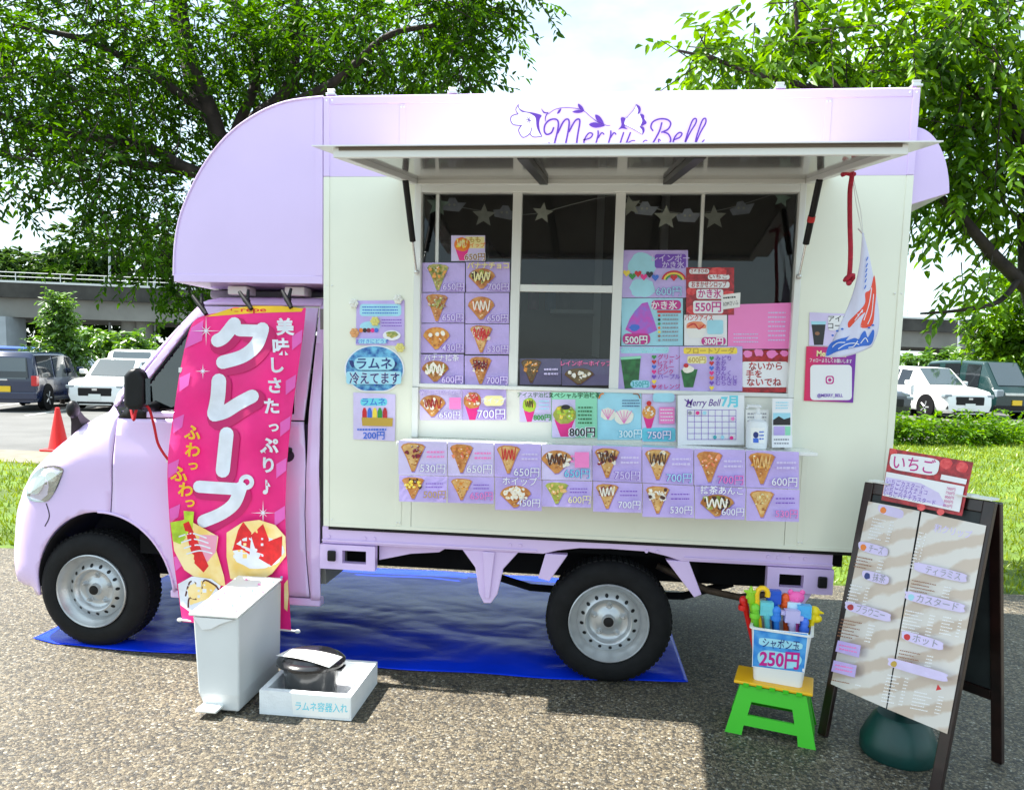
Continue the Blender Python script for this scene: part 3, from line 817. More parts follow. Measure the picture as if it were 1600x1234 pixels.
# ================================================================== inside the truck, dim behind the glass
b = MB(); b.box(-1.2, 1.25, 1.15, 1.68, .77, 1.5); T(b, 'worktop', mat('steel_worktop', linear=(.35, .35, .36), rough=.3, metal=.6), bevel=.005)
T(MB().box(-.8, .9, .10, .50, .77, 1.36), 'inner_counter', M_INT, bevel=.005)
T(MB().box(-.30, -.02, 1.45, 1.66, 1.86, 1.885), 'wall_shelf', M_ALU)
T(MB().box(.1, .7, 1.35, 1.66, 1.80, 1.83), 'wall_shelf', M_ALU)
for x in (-.55, .0, .42): T(MB().box(x-.025, x+.025, 1.62, 1.688, .8, 2.68), 'wall_stud', M_ALU)
T(MB().box(-1.1, -.65, 1.05, 1.66, 1.5, 2.25), 'fridge', mat('fridge_enamel', linear=(.45, .46, .47), rough=.3), bevel=.02)
def th(mb, name, m, label, cat, group=None, **k): return tag(mb.build(name, m, **k), label, cat, group)
p = onY(915, 535, .34)
b = MB(); b.prism([(p.x-.12, 1.362), (p.x+.12, 1.362), (p.x+.14, 1.50), (p.x+.10, 1.555), (p.x-.09, 1.59), (p.x-.135, 1.54)], 1, .27, .47)
th(b, 'carry_bag', mat('black_bag_cloth', linear=(.012, .014, .025), rough=.8, var=.3, vscale=20), 'black bag standing behind the lower middle window pane', 'bag', bevel=.03, seg=3)
p = onY(828, 540, .34)
b = MB(); b.lathe([(.0, 0), (.05, 0), (.055, .02), (.055, .15), (.045, .17), (.0, .17)], (p.x, .36, 1.362), 2, 16)
b.tube([(p.x+.05, .36, 1.40), (p.x+.085, .36, 1.42), (p.x+.085, .36, 1.48), (p.x+.05, .36, 1.50)], .008, 6)
th(b, 'drink_jug', mat('frosted_jug', linear=(.4, .42, .43), rough=.3), 'pale jug with a handle behind the lower middle window pane', 'jug', smooth=50)
for i, (px, c) in enumerate(((835, (.35, .1, .2)), (862, (.08, .2, .35)), (885, (.3, .3, .3)))):
    q = onY(px, 400, 1.55)
    b = MB(); b.lathe([(.0, 0), (.035, 0), (.038, .01), (.038, .12), (.016, .15), (.016, .18), (.0, .182)], (q.x, 1.56, 1.886), 2, 14)
    th(b, 'syrup_bottle', mat('syrup_bottle_%d' % i, linear=c, rough=.2), ('red', 'blue', 'grey')[i]+' syrup bottle on the shelf inside the truck', 'bottle', smooth=50)
# paper garland strung inside the glass
gar = thing('star_garland', 'paper garland of stars and little clouds strung inside the serving window', 'garland', (0, .07, 2.2))
M_STAR = mat('cream_card_star', linear=(.72, .70, .60), rough=.8, var=.08, vscale=30)
M_STARG = mat('mint_card_star', linear=(.52, .68, .56), rough=.8, var=.15, vscale=20)
M_CLOUD = mat('grey_card_cloud', linear=(.52, .53, .62), rough=.8, var=.1, vscale=30)
gp = [(672, 305), (690, 318), (720, 324), (756, 330), (800, 336), (847, 332), (900, 318), (960, 306), (1000, 318), (1041, 330), (1075, 334), (1116, 330), (1158, 320), (1225, 298)]
T(MB().tube([onY(x, y, .068) for x, y in catmull(gp, 4)], .0018, 5), 'string', mat('garland_string', linear=(.5, .5, .48), rough=.9), gar)
def star(cx, cy, r, m, rot=0.0, nm='star'):
    s = Sheet(wallS(.064)); pts = []
    for k in range(10):
        a = -math.pi/2+math.pi*k/5+rot; q = r if k % 2 == 0 else r*.45
        pts.append((cx+q*math.cos(a), cy+q*math.sin(a)))
    s.base(pts, m, .003); return s.build(nm, gar)
for cx, cy, r, m, rt in ((684, 320, 19, M_STARG, .1), (756, 337, 19, M_STAR, .05), (848, 333, 17, M_STAR, .15), (985, 322, 17, M_STAR, -.2), (1041, 340, 20, M_STAR, .02), (1116, 340, 20, M_STAR, -.03), (1222, 310, 15, M_STARG, .2)):
    star(cx, cy, r, m, rt)
for cx, cy, rt in ((708, 322, .1), (790, 334, .2), (1009, 328, .1), (1076, 339, .05), (1160, 327, -.12)):
    s = Sheet(wallS(.066)); c_, s_ = math.cos(rt), math.sin(rt)
    pts = [(-16, 8), (-20, -2), (-10, -5), (-7, -12), (2, -13), (7, -6), (20, -7), (10, 8)]
    s.base([(cx+x*c_-y*s_, cy+x*s_+y*c_) for x, y in pts], M_CLOUD, .003)
    for dx in (-6, 2): s.ell(cx+dx, cy-2, 2, 2, M_STAR, 8)
    s.build('cloud', gar)
# ================================================================== printing colours
def ink(name, rgb, rough=.32, var=.0, vs=30, rgb2=None, coat=.10, bump=0.0):
    return mat('ink_'+name, rgb, rough=rough, var=var, vscale=vs, rgb2=rgb2, coat=coat, bump=bump, bscale=16)
K = dict(violet2=ink('card_shadow', (150, 124, 200)), baked=ink('baked_spot', (176, 108, 50)), fold=ink('pale_fold', (244, 214, 160)),
    lilac=ink('lilac', (196, 174, 236), var=.06, vs=12, coat=.35, bump=.45), lilac2=ink('pale_lilac', (216, 202, 242), var=.05, vs=12, coat=.35, bump=.45), violet=ink('violet', (120, 70, 190)), purple=ink('purple', (92, 40, 150)),
    white=ink('white', (240, 240, 244)), pink=ink('pink', (246, 130, 200), coat=.3, bump=.4), hot=ink('hot_pink', (236, 40, 140)), mag=ink('magenta', (200, 30, 140)),
    sky=ink('sky_blue', (165, 222, 240), var=.06, vs=14), blue=ink('blue', (60, 110, 215)), navy=ink('navy', (24, 46, 120)), cyan=ink('cyan', (110, 214, 232)), red=ink('red', (208, 26, 38)), dred=ink('dark_red', (140, 14, 30), rgb2=(200, 40, 50), vs=45),
    green=ink('green', (46, 150, 60)), dgreen=ink('deep_green', (22, 84, 40), rgb2=(40, 120, 60), vs=40), mint=ink('mint', (150, 226, 190)), lime=ink('lime', (180, 214, 60)), yel=ink('yellow', (250, 220, 70)), pyel=ink('pale_yellow', (246, 236, 170)), orange=ink('orange', (240, 130, 40)),
    gold=ink('gold', (196, 160, 60)), crepe=ink('crepe', (216, 160, 84), rgb2=(238, 196, 128), vs=40), crepe2=ink('baked_crepe', (190, 112, 48), rgb2=(226, 160, 84), vs=46), choc=ink('chocolate', (74, 34, 24)), whip=ink('whipped_cream', (246, 240, 226), var=.04, vs=60), matcha=ink('matcha', (150, 160, 50), rgb2=(186, 190, 90), vs=50),
    salad=ink('salad', (110, 140, 50), rgb2=(210, 190, 110), vs=60), salm=ink('salmon', (236, 110, 70), rgb2=(246, 160, 110), vs=55), caram=ink('caramel', (220, 130, 40), rgb2=(240, 176, 80), vs=55), berry=ink('berry', (150, 20, 50), rgb2=(90, 20, 40), vs=60), nut=ink('nut', (150, 84, 60), rgb2=(220, 170, 150), vs=70), ink=ink('black', (30, 26, 34)), grey=ink('grey', (150, 150, 160)),
    straw=ink('strawberry', (214, 30, 40), rgb2=(240, 90, 90), vs=50), ice=ink('ice_blue', (20, 90, 170), rgb2=(120, 200, 236), vs=36), brown=ink('brown', (150, 100, 70)), paper=ink('paper', (244, 243, 240), rough=.6, coat=0), teal=ink('teal', (60, 170, 180)))
def crepe(s, x, y, w, h, kind='cone', body='crepe', top=(), zig=None, dots=None, seed=1):
    """a folded crepe as printed on the cards"""
    R_ = random.Random(seed)
    if kind == 'cone':
        pts = [(x-w*.5, y-h*.36), (x-w*.42, y-h*.45), (x-w*.2, y-h*.5), (x+w*.1, y-h*.49), (x+w*.38, y-h*.45), (x+w*.5, y-h*.37), (x+w*.3, y-h*.02), (x+w*.06, y+h*.48), (x-w*.06, y+h*.48), (x-w*.28, y-h*.0)]
        zc, zw, zh = (x, y-h*.2), w*.34, h*.2
    elif kind == 'fan':
        pts = [(x-w*.5, y-h*.1)]+[(x+w*.5*math.cos(math.radians(a)), y-h*.08+h*.42*math.sin(math.radians(a))) for a in range(195, 350, 15)]+[(x+w*.5, y-h*.1), (x+w*.06, y+h*.48), (x-w*.06, y+h*.5)]
        zc, zw, zh = (x, y-h*.1), w*.34, h*.24
    else:                                           # a paper cup of soft ice
        s.poly([(x-w*.42, y-h*.02), (x+w*.42, y-h*.02), (x+w*.16, y+h*.5), (x-w*.16, y+h*.5)], K['hot'])
        s.ell(x, y-h*.16, w*.48, h*.28, K[body], 20, wob=.06, seed=seed)
        zc, zw, zh = (x, y-h*.2), w*.3, h*.16
        pts = None
    if pts:
        s.poly([(x+(a-x)*1.04+.6, y+(b-y)*1.04+.9) for a, b in pts], K['violet2'])     # printed drop shadow of the cut-out
        s.poly(pts, K['crepe2'] if body in ('crepe',) else K[body]); s.poly([(x+(a-x)*.86, y-h*.03+(b-y)*.86) for a, b in pts], K[body])
        for _ in range(12):                                                              # browned spots and pale folds
            t = R_.random(); cx, cy = x+R_.uniform(-.34, .34)*w*(1-t*.8), y-h*.2+t*h*.55; r = w*R_.uniform(.02, .05)
            s.ell(cx, cy, r, r*.7, K[('baked', 'fold', 'baked')[_ % 3]], 7, wob=.3, seed=seed+_)
    for i_, t in enumerate(top):
        for _ in range(13):
            cx, cy = zc[0]+R_.uniform(-1, 1)*zw*1.05, zc[1]+R_.uniform(-1, 1)*zh; r = w*R_.uniform(.04, .10)
            s.ell(cx, cy, r, r*R_.uniform(.5, 1), K[t], 8, wob=.35, seed=seed+_, rot=R_.uniform(0, 3))
            if _ % 3 == 0: s.ell(cx-r*.2, cy-r*.25, r*.45, r*.3, K['whip' if t != 'whip' else 'fold'], 6, wob=.3, seed=seed)
    if zig:
        n = 9; pz = []
        for i in range(n):
            q = i/(n-1)
            pz.append((zc[0]-zw*.9+2*zw*.9*q+R_.uniform(-1, 1), zc[1]+(zh if i % 2 else -zh)*R_.uniform(.7, 1.1)))
        s.stroke(pz, max(1.0, w*.045), K[zig], 4)
    if dots:
        for _ in range(4): s.ell(zc[0]+R_.uniform(-1, 1)*zw, zc[1]+R_.uniform(-1, 1)*zh, w*.08, w*.08, K[dots], 9)
CARDS = []
def card(Y, q, bg, label, name='menu_card', group=None, cat='menu card', S=None):
    """q: pixel corners (or x0, y0, x1, y1)"""
    if len(q) == 4 and not isinstance(q[0], tuple): q = [(q[0], q[1]), (q[2], q[1]), (q[2], q[3]), (q[0], q[3])]
    s = Sheet(S or wallS(Y)); s.base(q, K[bg])
    s.info = (name, label, cat, group); return s
def done(s):
    n, l, c, g = s.info
    return tag(s.build(n), l, c, g)
def tiltS(Y, xm, y0, seed, k):
    R_ = random.Random(seed); a = R_.uniform(-1, 1)*.00013*k; b = R_.uniform(.2, 1)*.00022*k
    return lambda x, y, l: onY(x, y, Y-l+a*(x-xm)-b*max(0, y-y0))
# the sixteen crepe cards hung along the counter's front edge
YC = CY-.012
cx_ = [622, 699, 772, 846, 925, 1003, 1084, 1165, 1249]
topy = [688, 690, 692, 694, 696, 698, 701, 703, 706]; midy = [741, 743, 744, 749, 751, 754, 758, 761, 764]
lowy = [783, 785, 796, 791, 799, 807, 810, 813]
up = [('cone', 'crepe', ('berry',), None, '530円', 'white', 'lilac2', 'pale crepe with berry bits'), ('cone', 'crepe2', ('salm', 'caram'), None, '650円', 'white', 'lilac2', 'crepe heaped with orange fruit'), ('cone', 'crepe', (), 'red', '650円', 'white', 'lilac', 'narrow crepe with red sauce'),
      ('fan', 'crepe2', ('whip',), 'choc', '650円', 'cyan', 'lilac2', 'wide chocolate sauce crepe and pink box'), ('cone', 'crepe', ('whip', 'berry'), 'choc', '750円', 'lilac2', 'lilac', 'crepe with cream and dark berries'), ('cone', 'crepe', ('whip',), 'choc', '700円', 'sky', 'lilac', 'crepe with cream and chocolate stripes'),
      ('cone', 'crepe2', ('salm',), None, '700円', 'pink', 'lilac', 'crepe filled with salmon pink slices'), ('cone', 'crepe2', ('caram',), 'crepe', '600円', 'white', 'lilac', 'crepe with caramel stripes')]
lo = [('cone', 'crepe2', ('choc', 'yel'), None, '500円', 'gold', 'lilac', 'banana and chocolate crepe', None), ('cone', 'crepe', ('caram',), None, '650円', 'pink', 'lilac', 'crepe with a brown sugar crust', None), ('fan', 'crepe2', ('whip', 'whip'), None, '450円', 'white', 'lilac', 'whipped cream crepe', 'ホイップ'),
      ('cone', 'matcha', ('crepe',), None, '600円', 'pyel', 'lilac', 'yellow green crepe', None), ('cone', 'crepe', ('nut', 'berry'), 'whip', '700円', 'white', 'lilac', 'crepe with nuts and dark sauce', None), ('cone', 'crepe', ('whip', 'whip'), None, '530円', 'white', 'lilac', 'crepe with white cream and two dark balls', None),
      ('fan', 'crepe2', ('matcha', 'choc'), 'whip', '600円', 'white', 'lilac', 'green tea and bean paste crepe', '抹茶あんこ'), ('cone', 'crepe', ('pyel',), 'crepe', '530円', 'pink', 'lilac', 'crepe with pale custard', None)]
ordn = ['first', 'second', 'third', 'fourth', 'fifth', 'sixth', 'seventh', 'eighth']
for i in range(8):
    x0, x1 = cx_[i]+.6, cx_[i+1]-.6
    k, bd, tp, zg, pr, pc, bg, ds = up[i]
    s = card(YC, [(x0, topy[i]), (x1, topy[i+1]), (x1, midy[i+1]), (x0, midy[i])], bg, S=tiltS(YC, (x0+x1)/2, topy[i], i, .5), label='%s card, %s yen, upper row on the counter edge' % (ds, pr[:-1]))
    w = x1-x0; h = midy[i]-topy[i]
    crepe(s, x0+w*.30, topy[i]+h*.50, w*(.5 if k == 'cone' else .62), h*(.86 if k == 'cone' else .66), k, bd, tp, zg, seed=i)
    s.dashes(x0+w*.58, topy[i]+h*.28, x1-4, topy[i]+h*.56, 2, K['lilac2' if bg == 'lilac' else 'pink'], seed=i)
    if i == 3: s.rect(x0+w*.66, topy[i]+h*.22, x1-4, topy[i]+h*.66, K['pink'])
    s.otext(pr, x1-3, midy[i+1]-5, 12, K[pc], K['violet' if pc != 'white' else 'violet2'], bold=.0, ob=.03, align='r', rot=.03)
    done(s)
    k, bd, tp, zg, pr, pc, bg, ds, ti = lo[i]
    y0 = midy[i]+1; y1 = lowy[i]
    s = card(YC-.003, [(x0+1, y0), (x1+1, midy[i+1]+1), (x1-1+i % 3, y1+2), (x0+1-(i % 2), y1)], bg, S=tiltS(YC-.010, (x0+x1)/2, y0, i+40, 1.0), label='%s card, %s yen, lower row under the counter' % (ds, pr[:-1]))
    h = y1-y0; yo = 10 if ti else 0
    crepe(s, x0+w*(.45 if ti else .30), y0+h*.5+yo*.5, w*(.46 if k == 'cone' else .66), (h-yo)*.84, k, bd, tp, zg, dots='choc' if i == 5 else None, seed=20+i)
    if ti: s.otext(ti, (x0+x1)/2+3, y0+12, 10, K['white'], K['violet'], bold=.012, ob=.03, rot=.03)
    else: s.dashes(x0+w*.56, y0+h*.28, x1-6, y0+h*.55, 2, K['violet'], seed=30+i, hk=.3)
    s.otext(pr, x1-2, y1-5, 10.5, K[pc], K['violet2'], bold=.0, ob=.035, align='r', rot=.02)
    done(s)
# eight cards and one above in the left window
YW = .024
rowsL = [(410, 457), (457, 505), (505, 552), (553, 602)]; rowsR = [(409, 457), (457, 506), (506, 554), (555, 603)]
gl = [('cone', 'salad', ('salad', 'caram'), None, '650円', None, 'crepe with salad and egg', 0), ('cone', 'crepe2', ('nut', 'salad'), None, '650円', None, 'crepe with minced filling', 0), ('fan', 'caram', ('caram',), None, '430円', None, 'plain butter crepe', 'whip'), ('fan', 'crepe2', ('matcha', 'whip'), 'whip', '600円', 'バナナ抹茶', 'banana green tea crepe', 0)]
gr_ = [('fan', 'crepe2', ('matcha', 'choc'), 'pyel', '700円', 'バナナチョコ', 'banana chocolate crepe', 0), ('fan', 'crepe2', ('salm',), 'whip', '650円', None, 'crepe with salmon pink filling', 0), ('cone', 'crepe', ('whip', 'straw'), 'red', '530円', None, 'narrow crepe with red jam', 0), ('cone', 'crepe2', ('whip', 'choc'), 'berry', '700円', None, 'crepe with dark berry sauce', 0)]
for col, (rows, items, xa, xb) in enumerate(((rowsL, gl, (660, 658, 657, 655), (727, 726, 726, 725)), (rowsR, gr_, (728, 727, 727, 726), (797, 796, 796, 795)))):
    for i, (k, bd, tp, zg, pr, ti, ds, dot) in enumerate(items):
        x0, x1, (y0, y1) = xa[i], xb[i], rows[i]
        s = card(YW, (x0, y0+.6, x1-.5, y1-.6), 'lilac', '%s card, %s yen, stuck on the left serving window' % (ds, pr[:-1]))
        w, h = x1-x0, y1-y0; yo = 8 if ti else 0
        crepe(s, x0+w*.36, y0+h*.5+yo*.3, w*(.50 if k == 'cone' else .6), h*(.9 if k == 'cone' else .74)-yo*.4, k, bd, tp, zg, dots=dot or None, seed=50+col*10+i)
        if ti: s.otext(ti, (x0+x1)/2, y0+10, 8, K['pyel' if col else 'white'], K['violet' if col == 0 else 'gold'], bold=.012, ob=.03)
        s.otext(pr, x1-2, y1-4, 10, K['lilac2' if pr != '700円' or col else 'gold'], K['violet'], bold=.012, ob=.035, align='r')
        done(s)
s = card(YW-.002, (705, 368, 758, 408), 'lilac2', 'peach whip cone card, 650 yen, topmost on the left serving window')
s.rect(727, 370, 757, 388, K['pyel']); crepe(s, 722, 388, 26, 38, 'cup', 'orange', ('yel',), 'pyel', seed=3)
s.text('もも', 742, 378, 7, K['gold'], bold=.02); s.text('ホイップ', 742, 386, 6, K['orange'], bold=.015); s.otext('650円', 742, 406, 9.5, K['brown'], K['white'], bold=.015, ob=.05); done(s)
# the row standing below the panes
YB = .006
s = card(YB, (656, 608, 722, 656), 'lilac2', 'grilled chocolate whip crepe card, 650 yen, below the left pane'); crepe(s, 676, 634, 40, 34, 'fan', 'crepe2', ('whip',), 'dred', seed=61); s.otext('焼チョコホイップ', 688, 616, 6, K['lilac2'], K['violet'], ob=.03); s.rect(702, 621, 720, 639, K['pink']); s.otext('650円', 719, 653, 10, K['white'], K['violet'], align='r', ob=.035); done(s)
s = card(YB, (722.5, 608, 791, 656), 'lilac', 'strawberry cone card, 700 yen, below the left pane'); crepe(s, 738, 633, 28, 46, 'cup', 'crepe2', ('straw', 'whip', 'straw'), None, seed=62); s.rect(756, 618, 787, 634, K['pyel'], 6); s.text('ホイップ', 771, 629, 7, K['white'], bold=.02); s.otext('700円', 789, 653, 13, K['white'], K['violet'], align='r', ob=.035); done(s)
s = card(YB, (812, 612, 861, 659), 'lilac2', 'small card of a green tea soft ice cup, 800 yen, below the middle pane'); s.text('アイス宇治抹茶', 837, 620, 6, K['dgreen'], bold=.01); crepe(s, 827, 639, 22, 40, 'cup', 'lime', ('yel',), 'choc', seed=63); s.dashes(842, 624, 858, 642, 3, K['sky'], 4); s.text('800円', 847, 656, 8, K['green'], bold=.03); done(s)
s = card(YB-.003, (862, 613, 933, 684), 'mint', 'large green tea soft ice card, 800 yen, below the middle pane'); s.rect(862.5, 624, 899, 683.5, K['lilac2']); s.text('スペシャル宇治抹茶', 898, 621, 6.6, K['dgreen'], bold=.02); crepe(s, 882, 656, 38, 52, 'cup', 'matcha', ('yel', 'lime'), None, seed=64); s.ell(884, 636, 7, 4, K['ink']); s.dashes(903, 634, 926, 664, 5, K['dgreen'], 5); s.otext('800円', 930, 681, 12, K['ink'], K['white'], align='r', bold=.02, ob=.05); done(s)
s = card(YB, (933.5, 612, 1002, 687), 'sky', 'sky blue card of shell shaped waffles, 300 yen, below the middle pane')
for ex, ey, er in ((950, 647, 12), (975, 651, 15)):
    s.ell(ex, ey, er, er*.8, K['whip'], 16, wob=.08)
    for k in range(5): s.stroke([(ex, ey+er*.7), (ex+(k-2)*er*.4, ey-er*.6)], 1.0, K['pink'], 0)
s.dashes(972, 624, 1000, 637, 3, K['navy'], 6, .35); s.stroke([(936, 622), (939, 616), (943, 615)], 2, K['orange']); s.stroke([(990, 615), (997, 616), (1000, 622)], 2, K['brown']); s.otext('300円', 985, 683, 11, K['white'], K['cyan'], ob=.04); done(s)
s = card(YB, (1003, 612, 1056, 690), 'lilac2', 'card of a soft ice cone with a cherry, 750 yen, below the right pane'); s.rect(1003.5, 668, 1055.5, 689.5, K['cyan'], 4); crepe(s, 1014, 650, 22, 38, 'cup', 'caram', ('whip',), None, seed=66); s.ell(1014, 630, 4, 4, K['red'], 10); s.rect(1030, 636, 1054, 662, K['pink']); s.dashes(1032, 638, 1052, 660, 4, K['white'], 7, .3); s.rect(1020, 614, 1054, 628, K['sky'], 5); s.otext('750円', 1030, 685, 11, K['white'], K['violet'], ob=.03); done(s)
# cards on the middle pane's inner side
s = card(.036, (812, 560, 877, 601), 'lilac', 'lilac crepe card behind the glass of the middle pane, on its left'); crepe(s, 830, 580, 32, 38, 'cone', 'crepe', ('caram',), None, seed=70); s.dashes(850, 574, 872, 588, 2, K['lilac2'], 3); done(s)
s = card(.036, (878, 561, 954, 602), 'lilac', 'lilac card with red lettering behind the glass of the middle pane'); crepe(s, 905, 588, 46, 26, 'fan', 'crepe', ('whip',), None, seed=71); s.otext('レインボーホイップ', 916, 571, 6.5, K['pink'], K['red'], ob=.03); done(s)
# the right-hand panes
s = card(YW, (972, 391, 1075, 465), 'lilac', 'lilac poster of rainbow shaved ice, 600 yen, on the right pane')
s.ell(1004, 415, 22, 20, K['sky'], 20, wob=.08); s.ell(1004, 450, 20, 15, K['sky'], 18, wob=.1); s.rect(1023, 397, 1072, 419, K['violet'], 4)
s.text('レインボー', 1048, 408, 9, K['lilac2'], bold=.01); s.text('かき氷', 1052, 418, 8.5, K['lilac2'], bold=.01)
for i, c in enumerate(('yel', 'green', 'red', 'hot', 'ink', 'blue')):
    hx, hy = 979+i*9, 427+((i*5) % 9)
    s.poly([(hx+q[0]*6, hy+q[1]*6) for q in ((0, .9), (-.9, -.1), (-.8, -.7), (-.3, -.8), (0, -.4), (.3, -.8), (.8, -.7), (.9, -.1))], K[c])
for i, c in enumerate(('red', 'yel', 'green')): s.stroke([(1053+math.cos(math.radians(a))*(18-3*i), 438+math.sin(math.radians(a))*(14-3*i)) for a in range(185, 356, 17)], 2.6, K[c], 0, cap=False)
s.poly([(1053+q[0]*6, 434+q[1]*6) for q in ((0, .9), (-.9, -.1), (-.8, -.7), (-.3, -.8), (0, -.4), (.3, -.8), (.8, -.7), (.9, -.1))], K['red'])
s.otext('600円', 1045, 461, 12, K['sky'], K['violet'], ob=.025); done(s)
s = card(YW, (971, 466, 1067, 540), 'sky', 'sky blue poster of a purple shaved ice heap, 500 yen, on the right pane')
s.poly([(977, 515), (984, 498), (992, 486), (1003, 474), (1012, 472), (1017, 486), (1022, 500), (1027, 516), (1014, 522), (990, 522)], ink('purple_ice', (150, 110, 220), rgb2=(214, 60, 190), vs=24)); s.ell(992, 512, 9, 5, K['blue'], 12, wob=.2)
s.rect(1018, 469, 1064, 484, K['mag'], 6); s.text('かき氷', 1038, 482, 10, K['white'], bold=.02); s.rect(973, 521, 1016, 538, K['mag'], 7); s.otext('500円', 994, 536, 10.5, K['white'], K['ink'], bold=.02, ob=.03)
s.rect(1027, 485, 1064, 489, K['red'])
for i, c in enumerate(('red', 'ink', 'green', 'orange', 'yel', 'brown', 'grey')): s.ell(1030, 493+i*6.4, 2.2, 2.2, K[c], 8); s.dashes(1035, 490+i*6.4, 1060, 496+i*6.4, 1, K['grey'], i)
done(s)
s = card(YW-.003, (1072, 418, 1147, 492), 'dred', 'red strawberry poster of shaved ice, 550 yen, on the right pane')
for x, y, r in ((1122, 428, 14), (1080, 455, 8), (1138, 462, 10), (1082, 484, 9)): s.ell(x, y, r, r*.8, K['straw'], 14, wob=.1)
for x0, y0, x1, y1, t, h in ((1077, 420, 1108, 428, 'さぬきひめ', 5), (1106, 429, 1140, 437, 'いちご', 5.5), (1076, 440, 1140, 450, 'おまかせシロップ', 7.5), (1088, 452, 1130, 467, 'かき氷', 11), (1083, 470, 1130, 490, '550円', 13)):
    s.rect(x0, y0, x1, y1, K['white'], 3.5); s.text(t, (x0+x1)/2, y1-(y1-y0-h)/2-.6, h, K['mag'] if h > 10 else K['dred'], bold=.02, wid=(x1-x0)*.86)
done(s)
s = card(YW-.006, [(1127, 461), (1157, 457), (1156, 480), (1127, 484)], 'paper', 'small handwritten white note stuck over the red strawberry poster', 'paper_note', cat='note'); s.dashes(1130, 463, 1150, 469, 1, K['ink'], 3, slope=-.08); s.text('ROMさいふ', 1142, 477, 6, K['ink'], bold=.0, rot=-.12, wid=24); done(s)
s = card(YW, (1069, 492, 1136, 540), 'white', 'white card of fried potato in a bowl, 300 yen, on the right pane'); s.text('パンクアイス', 1092, 500, 7, K['red'], bold=.02, wid=44); s.ell(1087, 512, 16, 10, K['salm'], 18, wob=.12); s.poly([(1071, 513), (1104, 513), (1098, 528), (1077, 528)], K['paper']); s.stroke([(1075, 510), (1085, 506), (1092, 514), (1100, 508)], 2, K['red']); s.rect(1105, 500, 1130, 522, K['sky'], 3); s.rect(1096, 527, 1134, 539, K['mag'], 5); s.text('300円', 1115, 537.5, 9, K['white'], bold=.03); done(s)
s = card(YW-.001, [(1138, 476), (1236, 473), (1235, 545), (1137, 545)], 'pink', 'plain hot pink price list in a plastic sleeve on the right pane'); s.dashes(1200, 486, 1228, 536, 7, K['lilac2'], 8, .3); s.dashes(1146, 520, 1185, 538, 3, K['lilac2'], 9, .3); done(s)
s = card(YW-.004, (961, 541, 1061, 610), 'lilac', 'lilac cream soda card listing seven flavours by coloured hearts on the right pane')
s.rect(970, 542, 1045, 552, K['sky'], 4); s.otext('クリームソーダ', 1007, 551, 8, K['cyan'], K['white'], ob=.03); s.poly([(970, 562), (1001, 560), (997, 606), (976, 607)], K['dgreen']); s.poly([(969, 558), (1002, 556), (1001.5, 560), (970, 562)], K['mint']); s.rect(985, 594, 1016, 606, K['sky'], 6); s.text('350円', 1000, 604, 8, K['teal'], bold=.02)
for i, (c, t) in enumerate((('green', 'グリーン'), ('red', 'レッド'), ('blue', 'ブルー'), ('hot', 'ピンク'), ('violet', 'パープル'), ('yel', ''), ('red', 'オレンジ'))):
    hx, hy = 1022, 558+i*7.7
    s.poly([(hx+q[0]*4, hy+q[1]*4) for q in ((0, .9), (-.9, -.1), (-.8, -.7), (-.3, -.8), (0, -.4), (.3, -.8), (.8, -.7), (.9, -.1))], K[c])
    if t: s.text(t, 1028, hy+3, 6.4, K['mag'] if i != 4 else K['violet'], bold=.012, align='l')
done(s)
s = card(YW-.007, (1061.5, 541, 1160, 611), 'lilac', 'lilac cream soda float card listing flavours beside a green glass on the right pane')
s.rect(1068, 543, 1152, 553, K['yel'], 3); s.text('フロートソーダ', 1110, 552, 8, K['gold'], bold=.02); s.rect(1074, 556, 1104, 568, K['pyel'], 3); s.text('600円', 1089, 566, 8, K['gold'], bold=.01); s.poly([(1064, 578), (1090, 577), (1083, 605), (1069, 605)], K['dgreen']); s.ell(1075, 577, 9, 6, K['whip'], 14, wob=.1); s.ell(1072, 571, 4, 3.5, K['red'], 10)
for i, (c, t) in enumerate((('green', 'みどり'), ('red', 'あか'), ('blue', 'あお'), ('hot', 'ぴんく'), ('orange', 'おれんじ'), ('violet', 'むらさき'), ('yel', ''))):
    hx, hy = 1112, 560+i*7.7
    s.poly([(hx+q[0]*4, hy+q[1]*4) for q in ((0, .9), (-.9, -.1), (-.8, -.7), (-.3, -.8), (0, -.4), (.3, -.8), (.8, -.7), (.9, -.1))], K[c])
    if t: s.text(t, 1118, hy+3, 6.4, K['violet'], bold=.012, align='l')
done(s)
s = card(YW, (1157, 547, 1235, 613), 'dred', 'red notice with a white text box in the corner of the right pane')
for x, y, r in ((1168, 553, 7), (1186, 551, 8), (1206, 553, 9), (1226, 552, 7)): s.ell(x, y, r, r*.7, K['pink'], 12, wob=.2)
s.rect(1158, 565, 1232, 605, K['white'], 5); s.text('ないから', 1196, 577, 10, K['dred'], bold=.02, wid=52); s.text('手を', 1178, 589, 9.5, K['dred'], bold=.02); s.text('ないでね', 1194, 602, 10, K['dred'], bold=.02, wid=54); done(s)
